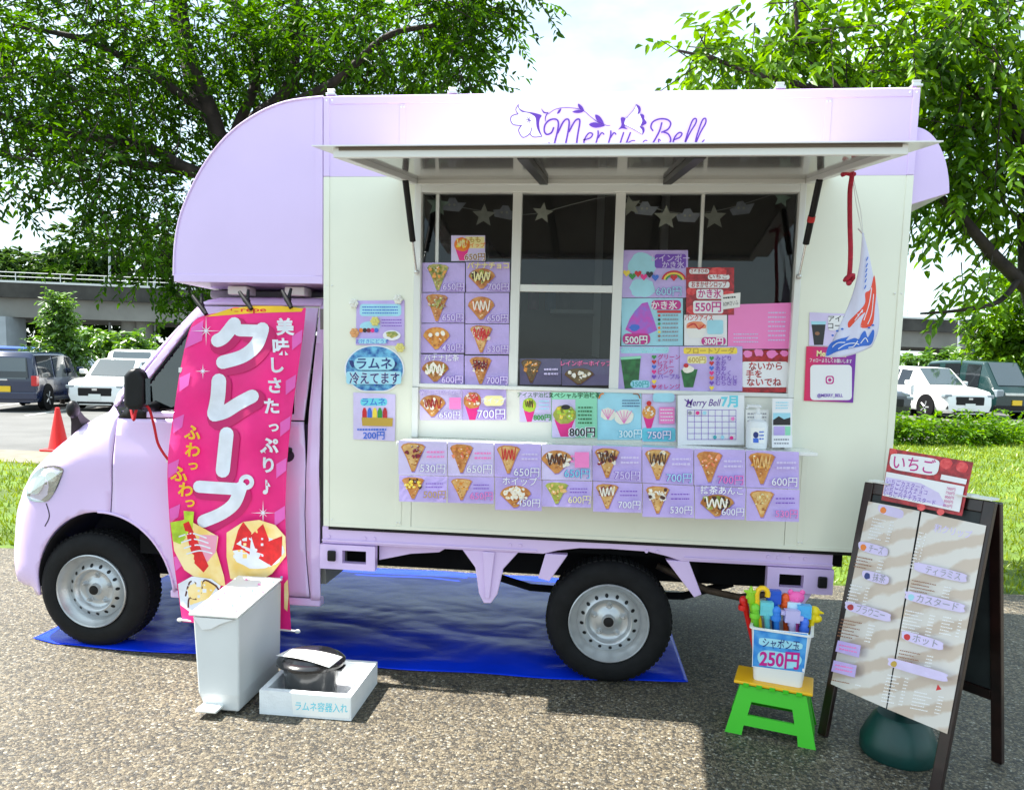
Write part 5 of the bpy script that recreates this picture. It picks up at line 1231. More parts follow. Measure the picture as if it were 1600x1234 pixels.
for i, y in enumerate((402, 412, 420, 428, 436, 446)): fp.stroke([(1356-i*.6, y), (1354-i*.6, y+5)], 1.6, FB, 0)
fp.build('printed_design', fish, smooth=60)
T(MB().tube([onY(x, y, YR) for x, y in ((1331, 272), (1338, 318), (1348, 366))], .0014, 5), 'string', M_ALU, fish)
T(MB().tube([onY(x, y, YR) for x, y in ((1332, 272), (1345, 330), (1349, 366))], .0014, 5), 'string', M_ALU, fish)
T(MB().tube([onY(x, y, YR) for x, y in ((1341, 357), (1350, 367))], .003, 6), 'toggle', M_ALUG, fish)

# ================================================================== pedal bin
def loft(mb, rings):
    ix = [[mb.P(p) for p in r] for r in rings]
    for a, b in zip(ix, ix[1:]):
        n = len(a)
        for k in range(n): mb.F((a[k], a[(k+1) % n], b[(k+1) % n], b[k]))
    mb.F(ix[0][::-1]); mb.F(ix[-1]); return mb
bx0, bx1, by0 = -1.662, -1.444, -.53
zb_ = onY(454, 905, -.09).z
binr = thing('pedal_bin', 'tall narrow white pedal bin with a dotted lid, standing beside the foam tray', 'bin', (-1.55, -.32, 0))
M_BIN = mat('white_bin_plastic', linear=(.66, .68, .69), rough=.42, var=.03, vscale=5)
by1 = -.095
bb = MB(); loft(bb, [[(bx0+.055, by0+.02, .012), (bx1-.012, by0+.015, .012), (bx1-.012, by1-.02, .012), (bx0+.055, by1-.02, .012)], [(bx0+.03, by0+.006, .09), (bx1-.005, by0+.004, .09), (bx1-.005, by1-.01, .09), (bx0+.03, by1-.01, .09)], [(bx0+.012, by0+.006, .425), (bx1-.002, by0+.004, .425), (bx1-.002, by1, zb_-.012), (bx0+.012, by1, zb_-.012)]])
T(bb, 'body', M_BIN, binr, bevel=.008)
zl = lambda y: .432+(zb_-.432)*(y-by0)/(by1-by0)
ld = MB(); ld.hexa([(bx0, by0-.006, zl(by0)-.004), (bx1+.002, by0-.01, zl(by0)-.004), (bx1+.004, by1, zl(by1)-.004), (bx0, by1, zl(by1)-.004), (bx0, by0-.006, zl(by0)+.008), (bx1+.002, by0-.01, zl(by0)+.008), (bx1+.004, by1, zl(by1)+.008), (bx0, by1, zl(by1)+.008)])
lid = T(ld, 'lid', mat('white_lid_plastic', linear=(.80, .80, .77), rough=.35), binr, bevel=.004)
lids = Sheet(planeS((bx0, by0, zl(by0)+.0125), (bx1, by0, zl(by0)+.0125), (bx0, by1, zl(by1)+.0095))); lids.lift = .0002
for i, (x, y) in enumerate(((318, 946), (329, 950), (363, 945), (369, 953), (350, 925), (357, 938), (394, 922), (399, 928), (385, 905), (421, 904), (427, 909), (405, 913), (340, 935), (375, 930), (440, 902), (410, 924))):
    lids.ell(x, y, 2.4, 1.4, K[('pink', 'sky', 'cyan', 'pink')[i % 4]], 10)
lids.build('lid_dots', lid)
pd = MB(); pd.box(bx0+.045, bx0+.14, by0-.05, by0+.03, .028, .042); T(pd, 'pedal', mat('white_lid_plastic'), binr, bevel=.006)
bg = MB(); F0 = lambda x: by0-.004
bg.prism([(bx0+.02, .424), (bx1-.02, .424), (bx1-.08, .400), (bx0+.10, .378), (bx0+.06, .372)], 1, by0-.006, by0+.002); T(bg, 'liner_bag', mat('thin_white_bag', linear=(.78, .79, .80), rough=.4), binr)
# ================================================================== foam tray with a black lidded pot
M_FOAM = mat('white_polystyrene', linear=(.80, .82, .84), rough=.7, var=.03, vscale=25, bump=.25, bscale=130)
tx0, tx1, ty0, ty1, tz = -1.372, -.968, -.495, -.115, .108
tr = thing('foam_tray', 'shallow white polystyrene tray with a paper label, on the paving by the bin', 'tray', (-1.17, -.3, 0))
t_ = .026; b = MB()
b.box(tx0, tx1, ty0, ty1, .002, .026); b.box(tx0, tx1, ty0, ty0+t_, .026, tz); b.box(tx0, tx1, ty1-t_, ty1, .026, tz); b.box(tx0, tx0+t_, ty0+t_, ty1-t_, .026, tz); b.box(tx1-t_, tx1, ty0+t_, ty1-t_, .026, tz)
T(b, 'body', M_FOAM, tr)
s = Sheet(wallS(ty0-.0015)); s.base([(455, 1083), (548, 1090), (546, 1122), (458, 1116)], K['paper']); s.text('ラムネ容器入れ', 502, 1110, 11, K['cyan'], bold=.01, rot=.05, wid=82); s.build('paper_label', tr)
pc = Vector((-1.205, -.335, .027))
pot = thing('lidded_pot', 'black oval lidded pot with a paper note, standing in the foam tray', 'pot', pc)
def oval(rx, ry, z, n=36): return [(pc.x+rx*math.cos(2*math.pi*k/n)*(1), pc.y+ry*math.sin(2*math.pi*k/n), pc.z+z) for k in range(n)]
M_POT = mat('black_gloss_plastic', linear=(.014, .014, .017), rough=.16, coat=.4); M_POTG = mat('smoky_grey_plastic', linear=(.06, .06, .062), rough=.22, coat=.3)
T(loft(MB(), [oval(.085, .075, 0), oval(.112, .098, .01), oval(.124, .108, .15)]), 'body', M_POTG, pot, smooth=50)
T(loft(MB(), [oval(.132, .115, .142), oval(.150, .130, .152), oval(.152, .132, .164), oval(.138, .12, .176), oval(.122, .106, .178), oval(.115, .098, .190), oval(.05, .04, .195)]), 'lid', M_POT, pot, smooth=40)
for sx in (-1, 1): T(MB().box(pc.x+sx*.132-.018, pc.x+sx*.132+.018, pc.y-.03, pc.y+.03, pc.z+.130, pc.z+.141), 'lid_clip', M_POT, pot, bevel=.004)
nt_ = MB(); zN = pc.z+.197
nt_.grid(lambda u, v: (pc.x-.135+.26*u+.03*v, pc.y-.065+.085*v-.05*u, zN+.010*math.sin(u*3.1)-.016*(1-v)*u), 10, 6)
T(nt_, 'paper_note', [K['paper']], pot, smooth=60, solid=.0008)
# ================================================================== step stool, bucket, bubble wands
so = Vector((.634, -.300, 0)); su = Vector((.289, -.086, 0)).normalized(); sv = Vector((.086, .289, 0)).normalized()
SM = Matrix(((su.x, sv.x, 0, so.x), (su.y, sv.y, 0, so.y), (0, 0, 1, 0), (0, 0, 0, 1)))
st = thing('step_stool', 'green folding step stool with a yellow top, under the white bucket', 'stool', so+su*.15+sv*.09)
M_GRN = mat('green_stool_plastic', linear=(.045, .50, .012), rough=.38); M_YEL = mat('yellow_stool_plastic', linear=(.86, .46, .006), rough=.38)
tp = MB(SM); tp.box(-.004, .306, -.002, .178, .203, .217)
topo = T(tp, 'top', M_YEL, st, bevel=.005)
tb = MB(SM)
for k in range(5): tb.box(.035+k*.052, .058+k*.052, -.008, -.0025, .196, .213)
tag(T(tb, 'hinge_teeth', M_GRN, topo, bevel=.002), kind='stuff')
def xs(x, z): return x
def side(y0, y1, slope):
    o = [(.022, .200), (.282, .200), (.330, .0), (.262, .0), (.257, .040), (.048, .040), (.042, .0), (-.026, .0)]
    i = [(.072, .138), (.232, .138), (.244, .082), (.060, .082)]
    m = MB(SM)
    def P3(p, t): return (p[0], (y0 if t == 0 else y1)+slope*(.2-p[1]), p[1])
    # frame as four pieces round the hand opening, joined edge to edge
    for q in ([o[0], o[1], i[1], i[0]], [o[1], o[2], o[3], o[4], i[2], i[1]], [i[3], i[2], o[4], o[5]], [o[0], i[0], i[3], o[5], o[6], o[7]]):
        n = len(q); A = [m.P(P3(p, 0)) for p in q]; B = [m.P(P3(p, 1)) for p in q]
        m.F(A); m.F(B[::-1])
        for k in range(n): m.F((A[k], B[k], B[(k+1) % n], A[(k+1) % n]))
    return m
T(side(.004, .016, -.20), 'side_frame', M_GRN, st); T(side(.160, .172, .20), 'side_frame', M_GRN, st)
for x0, sl in ((.020, -.22), (.268, .22)):
    m = MB(SM)
    for yy in (.030, .115):
        m.hexa([(x0+sl*.19, yy-.02*(yy < .1)-.02, .004), (x0+sl*.19+.014, yy-.02*(yy < .1)-.02, .004), (x0+sl*.19+.014, yy+.05, .004), (x0+sl*.19, yy+.05, .004), (x0, yy, .198), (x0+.014, yy, .198), (x0+.014, yy+.04, .198), (x0, yy+.04, .198)])
    m.hexa([(x0+sl*.08, .06, .11), (x0+sl*.08+.013, .06, .11), (x0+sl*.08+.013, .12, .11), (x0+sl*.08, .12, .11), (x0+.001, .06, .197), (x0+.013, .06, .197), (x0+.013, .12, .197), (x0+.001, .12, .197)])
    T(m, 'folding_end', M_GRN, st)
bo = so+su*.058+sv*.022; BM = Matrix(((su.x, sv.x, 0, bo.x), (su.y, sv.y, 0, bo.y), (0, 0, 1, .2175), (0, 0, 0, 1)))
bk = thing('plastic_bucket', 'white square bucket with a blue 250 yen label, on the green stool', 'bucket', bo+su*.11+sv*.07+Vector((0, 0, .2175)))
M_BKT = mat('white_bucket_plastic', linear=(.80, .81, .80), rough=.3)
def rrect(x0, x1, y0, y1, z, r=.02, n=4):
    o = []
    for cx, cy, a in ((x1-r, y0+r, -90), (x1-r, y1-r, 0), (x0+r, y1-r, 90), (x0+r, y0+r, 180)):
        for k in range(n+1):
            t = math.radians(a+90*k/n); o.append((cx+r*math.cos(t), cy+r*math.sin(t), z))
    return o
bm_ = MB(BM); rings = [rrect(.012, .205, .012, .128, 0), rrect(-.006, .228, -.004, .148, .222), rrect(-.014, .236, -.012, .156, .226), rrect(-.014, .236, -.012, .156, .233), rrect(-.002, .224, .0, .144, .233), rrect(.016, .200, .016, .124, .006)]
ix = [[bm_.P(p) for p in r] for r in rings]
for a, b in zip(ix, ix[1:]):
    n = len(a)
    for k in range(n): bm_.F((a[k], a[(k+1) % n], b[(k+1) % n], b[k]))
bm_.F(ix[0][::-1]); bm_.F(ix[-1]); T(bm_, 'body', M_BKT, bk, smooth=50)
f0 = BM @ Vector((.012, .0105, .0)); f1 = BM @ Vector((.205, .0105, .0)); f2 = BM @ Vector((-.006, -.0055, .222))
s = Sheet(planeS(f0, f1, f2)); s.base([(1177, 980), (1263, 989), (1257, 1051), (1175, 1041)], K['paper'], .0004); s.poly([(1178, 981), (1262, 990), (1256, 1050), (1176, 1040)], mat('water_blue_print', rgb=(40, 130, 215), rgb2=(90, 170, 232), vscale=26, rough=.3, coat=.4))
s.poly(catmull([(1186, 1000), (1190, 996), (1220, 999), (1250, 1004), (1254, 1010), (1248, 1014), (1215, 1011), (1189, 1007)], 4, True), K['sky']); s.text('シャボン玉', 1220, 1012, 12, K['navy'], bold=.01, wid=58, rot=.1)
s.poly(catmull([(1184, 1022), (1195, 1015), (1220, 1018), (1248, 1023), (1252, 1034), (1240, 1043), (1210, 1042), (1188, 1036)], 4, True), K['sky']); s.text('250円', 1217, 1040, 21, K['mag'], bold=.03, wid=62, rot=.08)
s.ell(1255, 1046, 1.6, 3, K['white'], 8); s.build('label', bk)
def wand(px, py, dx, dy, rgb, top, label, nm='bubble_wand', L=.17):
    """a bubble stick: handle down in the bucket, moulded head on top"""
    head = onY(px, py, bo.y+.06+dy); foot = BM @ Vector((max(.03, min(.19, (px-1168)/420+dx)), .06+dy*.6, .03))
    r = thing(nm, label, 'bubble wand', foot, 0, 'bubble wands in the bucket')
    m = mat('wand_%d_%d_%d' % rgb, rgb, rough=.35); d = (head-foot).normalized(); w = MB()
    w.tube([foot, head-d*.045, head-d*.04, head-d*.005], [.010, .012, .017, .016], 10)
    T(w, 'handle', m, r, smooth=50)
    h = MB()
    if top == 'star':
        for k in range(5):
            a = math.pi/2+2*math.pi*k/5; h.tube([head, head+Vector((.022*math.cos(a), -.002, .022*math.sin(a)))], [.011, .003], 6)
    elif top == 'hook':
        h.tube([head-d*.01]+[head+Vector((.017+.017*math.cos(t), 0, .018+.02*math.sin(t))) for t in (3.14, 2.5, 1.9, 1.3, .7, .1, -.4)], .0085, 8)
    elif top == 'block':
        h.box(head.x-.020, head.x+.020, head.y-.012, head.y+.012, head.z-.02, head.z+.022); h.box(head.x-.014, head.x+.014, head.y-.014, head.y-.011, head.z-.004, head.z+.012)
    elif top == 'robot':
        h.box(head.x-.022, head.x+.022, head.y-.014, head.y+.014, head.z-.018, head.z+.02); h.box(head.x-.034, head.x-.0225, head.y-.008, head.y+.008, head.z+.004, head.z+.016); h.box(head.x+.0225, head.x+.034, head.y-.008, head.y+.008, head.z-.012, head.z+.002)
    elif top == 'ears':
        h.ball(head, (.026, .015, .020), 14, 8); h.ball(head+Vector((-.018, 0, .017)), (.009, .006, .009), 8, 5); h.ball(head+Vector((.018, 0, .017)), (.009, .006, .009), 8, 5); h.ball(head+Vector((0, -.014, -.004)), (.009, .004, .006), 8, 5)
    elif top == 'duck':
        h.ball(head, (.018, .016, .018), 12, 8); h.ball(head+Vector((.006, 0, -.022)), (.020, .016, .014), 12, 8); h.tube([head+Vector((.014, -.004, 0)), head+Vector((.028, -.006, -.002))], [.007, .002], 6)
    else:
        h.ball(head, (.014, .013, .016), 12, 8); h.lathe([(.015, -.03), (.016, -.022), (.015, -.014)], head, 2, 12)
    h.v = [head+(v-head)*1.35 for v in h.v]
    T(h, 'head', m, r, smooth=45)
for a in ((1162, 938, -.0, .03, (214, 24, 20), 'plain', 'red bubble wand leaning out of the bucket'), (1173, 926, .0, .0, (150, 205, 40), 'star', 'lime bubble wand with a star head'), (1180, 950, .0, -.02, (120, 205, 50), 'plain', 'plain bright green bubble wand'), (1182, 936, .02, .0, (250, 200, 20), 'hook', 'yellow hooked bubble wand'),
          (1197, 950, .01, -.01, (110, 205, 215), 'block', 'turquoise block bubble wand'), (1209, 932, .0, .03, (30, 90, 205), 'block', 'dark blue block bubble wand'), (1213, 954, .0, -.02, (50, 130, 225), 'plain', 'mid blue rounded bubble wand'), (1227, 934, .0, .03, (240, 90, 20), 'plain', 'plain orange bubble wand in the bucket'),
          (1244, 933, .0, .03, (250, 100, 180), 'ears', 'pink pig shaped bubble wand'), (1237, 962, .0, -.02, (200, 190, 235), 'robot', 'pale lilac robot shaped bubble wand'), (1239, 950, .0, .02, (205, 232, 245), 'block', 'white block bubble wand'), (1256, 955, -.01, .0, (80, 180, 235), 'block', 'sky blue block bubble wand'), (1257, 972, -.02, -.02, (70, 120, 230), 'plain', 'small royal blue bubble wand'), (1272, 955, -.04, .02, (250, 220, 20), 'duck', 'yellow duck shaped bubble wand')):
    wand(*a)
# ================================================================== A-frame board
BL, BR = Vector((.997, -.278, 0)), Vector((1.305, -.683, 0)); wv = (BR-BL).normalized(); nv = Vector((.796, .605, 0)); LE = .205; BH = 1.075
def bp(u, t, back=0.0, off=0.0):
    """u 0..1 across, t 0..1 up the front frame; off: towards the viewer"""
    return BL+(BR-BL)*u+nv*(LE*t)+Vector((0, 0, BH*t)) - (nv*BH-Vector((0, 0, LE))).normalized()*off
board = thing('a_frame_board', 'dark brown wooden A-frame chalkboard covered with menus, standing on the paving', 'sign board', (BL+BR)*.5+nv*.2)
M_WOOD = mat('dark_stained_wood', linear=(.016, .005, .004), rough=.38, coat=.25, var=.35, vscale=14)
M_CHALK = mat('chalkboard', linear=(.022, .028, .030), rough=.6, var=.3, vscale=7)
def beam(p, q, wdir, w, ndir, t):
    a = wdir*w*.5; b = ndir*t*.5
    return [p-a-b, p+a-b, p+a+b, p-a+b, q-a-b, q+a-b, q+a+b, q-a+b]
nf = (nv*BH-Vector((0, 0, LE))).normalized()
for u in (.035, .965): T(MB().hexa(beam(bp(u, 0), bp(u, .985), wv, .040, nf, .024)), 'front_leg', M_WOOD, board, bevel=.003)
for t in (.965, .24):
    T(MB().hexa(beam(bp(.076, t)+nf*.001, bp(.924, t)+nf*.001, (Vector((0, 0, BH))+nv*LE).normalized(), .045, nf, .022)), 'front_rail', M_WOOD, board, bevel=.003)
T(MB().hexa([bp(.077, .262, off=-.004), bp(.923, .262, off=-.004), bp(.923, .262, off=.002), bp(.077, .262, off=.002), bp(.077, .943, off=-.004), bp(.923, .943, off=-.004), bp(.923, .943, off=.002), bp(.077, .943, off=.002)]), 'front_panel', M_CHALK, board)
def rb(u, t): return BL+(BR-BL)*u+nv*(LE+.03+.20*(1-t))+Vector((0, 0, BH*t))
for u in (.035, .965): T(MB().hexa(beam(rb(u, 0), rb(u, .98), wv, .040, (nv*BH+Vector((0, 0, .2))).normalized(), .024)), 'rear_leg', M_WOOD, board, bevel=.003)
for t in (.96, .26): T(MB().hexa(beam(rb(.076, t), rb(.924, t), (Vector((0, 0, BH))-nv*.2).normalized(), .042, (nv*BH+Vector((0, 0, .2))).normalized(), .022)), 'rear_rail', M_WOOD, board, bevel=.003)
T(MB().hexa([rb(.077, .28)-nv*.003, rb(.923, .28)-nv*.003, rb(.923, .28)+nv*.003, rb(.077, .28)+nv*.003, rb(.077, .94)-nv*.003, rb(.923, .94)-nv*.003, rb(.923, .94)+nv*.003, rb(.077, .94)+nv*.003]), 'rear_panel', M_CHALK, board)
for u in (.2, .8): T(MB().hexa(beam(bp(u-.04, .995)+nv*.0, bp(u+.04, .995), nv, .09, Vector((0, 0, 1)), .004)), 'top_hinge', M_ALUG, board)
T(MB().box(0, 0, 0, 0, 0, 0) if False else MB().hexa(beam(bp(.02, .992)+nv*.015, bp(.98, .992)+nv*.015, nv, .055, Vector((0, 0, 1)), .006)), 'top_strip', M_ALU, board)
bS = planeS(bp(0, 0, off=.016), bp(1, 0, off=.016), bp(0, 1, off=.016))
def stripe_mat():
    m = bpy.data.materials.new('striped_menu_print'); m.use_nodes = True; nt = m.node_tree; b = nt.nodes['Principled BSDF']
    tc = nt.nodes.new('ShaderNodeTexCoord'); mp = nt.nodes.new('ShaderNodeMapping'); mp.inputs['Rotation'].default_value = (0, math.radians(38), 0)
    wv_ = nt.nodes.new('ShaderNodeTexWave'); wv_.bands_direction = 'Z'; wv_.inputs['Scale'].default_value = 4.4; wv_.inputs['Distortion'].default_value = 2.2; wv_.inputs['Detail'].default_value = 3; wv_.inputs['Detail Scale'].default_value = 2.5
    r = nt.nodes.new('ShaderNodeValToRGB'); r.color_ramp.elements[0].position = .25; r.color_ramp.elements[0].color = (*lin((204, 186, 170)), 1); r.color_ramp.elements[1].position = .62; r.color_ramp.elements[1].color = (*lin((222, 216, 210)), 1)
    nt.links.new(tc.outputs['Object'], mp.inputs['Vector']); nt.links.new(mp.outputs[0], wv_.inputs['Vector']); nt.links.new(wv_.outputs['Fac'], r.inputs['Fac']); nt.links.new(r.outputs['Color'], b.inputs['Base Color'])
    b.inputs['Roughness'].default_value = .3; b.inputs['Coat Weight'].default_value = .6; b.inputs['Coat Roughness'].default_value = .05
    return m
K['stripe'] = stripe_mat()
def sheet_item(s, x, y, w, t, icon, seed, ang=.22):
    s.poly(catmull([(x, y-4), (x+6, y-9), (x+w-5, y-9+(w-5)*ang), (x+w, y-3+w*ang), (x+w-6, y+5+(w-6)*ang), (x+6, y+5)], 3, True), K['lilac2'])
    if icon: s.ell(x+8, y, 5, 5, K[icon], 10, wob=.12)
    if t: s.text(t, x+16, y+6, 10, K['grey'], bold=.0, align='l', rot=ang, wid=max(20, w-24))
s = card(0, [(1357, 783), (1437, 798), (1384, 1106), (1298, 1068)], 'stripe', 'left striped drink and crepe menu sheet in a sleeve on the A-frame board', 'menu_sheet', S=bS, cat='menu sheet')
def blk(s, x, y, w, rows, seed, c='brown', h=7.5):
    for r in range(int(rows*1.5)):
        hh = h/1.5; s.dashes(x-r*1.05, y+r*hh, x-r*1.05+w*(.6+.5*((seed*7+r*5) % 10)/10), y+r*hh+hh*.75, 1, K[c], seed+r, .5, .2)
        s.dashes(x-r*1.05+w*1.25, y+r*hh+w*.25, x-r*1.05+w*1.55, y+r*hh+hh*.75+w*.25, 1, K['white'], seed+r+50, .5, .2)
sheet_item(s, 1372, 797, 40, '', 'orange', 1); blk(s, 1364, 808, 22, 5, 101, 'white'); sheet_item(s, 1343, 855, 46, 'チーズ', 'orange', 2); blk(s, 1340, 868, 28, 3, 111); sheet_item(s, 1350, 900, 42, '抹茶', 'navy', 3); blk(s, 1332, 912, 20, 5, 121, 'white'); sheet_item(s, 1326, 949, 70, 'ブラウニー', 'dred', 4, .26); blk(s, 1320, 966, 34, 4, 131)
for y in (1005, 1036): s.poly([(1316-(y-1005)*.2, y-5), (1352-(y-1005)*.2, y+3), (1349-(y-1005)*.2, y+22), (1312-(y-1005)*.2, y+12)], K['lilac']); s.dashes(1318-(y-1005)*.2, y, 1346-(y-1005)*.2, y+12, 2, K['pink'], y, .4, .2)
blk(s, 1306, 1060, 30, 1, 141); done(s)
s = card(0, [(1440, 799), (1541, 821), (1480, 1146), (1386, 1107)], 'stripe', 'right striped drink and crepe menu sheet in a sleeve on the A-frame board', 'menu_sheet', S=bS, cat='menu sheet')
s.text('和クリップ', 1488, 835, 10, K['lilac2'], bold=.02, rot=.2, wid=60); blk(s, 1436, 830, 8, 8, 201, 'white'); sheet_item(s, 1432, 888, 80, 'ティラミス', None, 5); blk(s, 1428, 905, 40, 4, 211); sheet_item(s, 1420, 933, 90, 'カスタード', 'sky', 6); blk(s, 1420, 952, 30, 5, 221, 'white'); blk(s, 1480, 962, 20, 4, 226, 'white'); sheet_item(s, 1417, 995, 64, 'ホット', 'red', 7, .26); blk(s, 1414, 1014, 34, 3, 231); sheet_item(s, 1398, 1037, 90, '', 'gold', 8, .26); blk(s, 1396, 1052, 22, 6, 241, 'white'); blk(s, 1440, 1078, 30, 4, 246, 'white')
s.poly([(1478, 1068), (1484, 1076), (1475, 1078)], K['red']); done(s)
s = card(0, [(1390, 700), (1521, 722), (1503, 806), (1377, 781)], 'dred', 'red and white strawberry crepe price card clipped on top of the A-frame board', 'price_card', S=planeS(bp(0, 0, off=.024), bp(1, 0, off=.024), bp(0, 1, off=.024)), cat='price card')
for x, y, r in ((1478, 724, 10), (1504, 730, 10), (1396, 706, 6), (1440, 792, 7), (1470, 800, 6)): s.ell(x, y, r, r*.85, K['straw'], 12, wob=.1)
s.poly(catmull([(1392, 715), (1398, 709), (1430, 712), (1464, 718), (1468, 728), (1460, 742), (1425, 738), (1394, 731)], 4, True), K['white']); s.text('いちご', 1428, 735, 18, K['mag'], bold=.01, rot=.14, wid=66)
s.poly([(1472, 741), (1512, 749), (1510, 757), (1470, 749)], K['white']); s.poly([(1386, 737), (1508, 760), (1500, 800), (1380, 774)], K['white']); s.poly([(1386, 745), (1440, 755), (1468, 770), (1480, 792), (1381, 771)], K['lilac2'])
for i, t in enumerate(('いちごカスタード', 'いちごバナナチョコ', 'いちごブラウニー', 'いちごバナナカスタード')): s.text(t, 1386-i*1.4, 754+i*6.4, 6.2, K['violet'], bold=.0, align='l', rot=.19, wid=(60, 66, 58, 82)[i])
for i, t in enumerate(('700円', '750円', '800円', '830円', '850円')): s.text(t, 1487-i*1.2, 766+i*6.6, 4.2, K['mag'], bold=.0, rot=.19)
done(s)
wq = Vector((1.265, -.40, 0)); b = MB(); b.lathe([(.0, 0), (.135, 0), (.142, .01), (.142, .06), (.125, .10), (.10, .15), (.085, .165), (.03, .168), (.0, .168)], wq, 2, 32)
wt = thing('base_weight', 'dark green round plastic base weight under the A-frame board', 'weight', wq)
T(b, 'body', mat('dark_green_weight', linear=(.003, .042, .036), rough=.42, var=.15, vscale=9), wt, smooth=40)
T(MB().lathe([(.0, .169), (.018, .169), (.02, .18), (.012, .182), (.0, .182)], wq, 2, 16), 'filler_cap', mat('dark_green_weight'), wt, smooth=40)
# ================================================================== traffic cone
c0 = onZ(85, 708, 0.0); b = MB()
cone = thing('traffic_cone', 'plain red traffic cone on the strip beside the car park', 'traffic cone', (c0.x, c0.y+.1, .03))
T(MB().box(c0.x-.19, c0.x+.19, c0.y-.09, c0.y+.29, .03, .065), 'base', mat('cone_red', linear=(.80, .012, .012), rough=.45), cone, bevel=.015)
T(MB().lathe([(.15, .0), (.14, .02), (.035, .60), (.030, .64), (.0, .645)], (c0.x, c0.y+.1, .066), 2, 28), 'body', mat('cone_red'), cone, smooth=40)
# ================================================================== overpass
import numpy as np
nrg = np.random.default_rng(11)
bA, bB = onZ(100, 498, 4.3), onZ(1450, 543, 4.3)
bd = (bB-bA); bd.z = 0; bd.normalize(); bn = Vector((-bd.y, bd.x, 0))
if bn.y < 0: bn = -bn
M_BR = mat('bridge_concrete', linear=(.22, .215, .195), rough=.9, var=.12, vscale=.6, bump=.2, bscale=20)
M_BRD = mat('stained_parapet', linear=(.05, .048, .043), rough=.9, var=.3, vscale=.8)
M_RAIL = mat('pale_rail', linear=(.62, .64, .63), rough=.5)
def bb_(s0, s1, n0, n1, z0, z1): return [bA+bd*s+bn*n+Vector((0, 0, z-bA.z)) for z in (z0, z1) for s, n in ((s0, n0), (s1, n0), (s1, n1), (s0, n1))]
ov = thing('overpass', 'long grey concrete road overpass crossing behind the car park', 'overpass', bA-Vector((0, 0, bA.z)))
T(MB().hexa(bb_(-60, 150, 0, 9.0, 4.3, 5.7)), 'girder', M_BR, ov)
T(MB().hexa(bb_(-60, 150, -.5, 9.5, 5.7, 6.75)), 'parapet', M_BRD, ov)
T(MB().hexa(bb_(-60, 150, -.55, -.35, 6.751, 6.9)), 'coping', M_RAIL, ov)
pr_ = MB()
for i in range(70): pr_.tube([bA+bd*(-60+3*i)+bn*-.4+Vector((0, 0, 6.9-bA.z)), bA+bd*(-60+3*i)+bn*-.4+Vector((0, 0, 7.5-bA.z))], .03, 5)
for z in (7.2, 7.5): pr_.tube([bA+bd*-60+bn*-.4+Vector((0, 0, z-bA.z)), bA+bd*150+bn*-.4+Vector((0, 0, z-bA.z))], .03, 5)
T(pr_, 'guard_rail', M_RAIL, ov)
for px in (204, 226, 1500, 700, 1000, -60, 1640):
    q = onZ(px, 540, 2.0); t = 0
    d = ray(px, 540); k = (bA-CO).dot(bn)/d.dot(bn) if abs(d.dot(bn)) > 1e-6 else 1; p = CO+d*k*1.03; p.z = 0
    T(MB().lathe([(.62, -.1), (.62, 4.4)], p, 2, 20, caps=True) if px < 300 else MB().box(p.x-1.6, p.x+1.6, p.y, p.y+2.2, -.1, 4.35), 'pier', M_BR, ov, smooth=40)
for s0, s1 in ((-8, 0), ): T(MB().hexa(bb_(s0+2, s0+4.5, -1.0, 2, -.1, 4.28)), 'abutment_wall', mat('pale_wall', linear=(.36, .40, .43), rough=.9, var=.1, vscale=1), ov)
struct('embankment', MB().hexa(bb_(-120, 220, 11.0, 40, -.5, 3.0)), mat('dark_bank', linear=(.02, .028, .012), rough=.95, var=.5, vscale=.6))
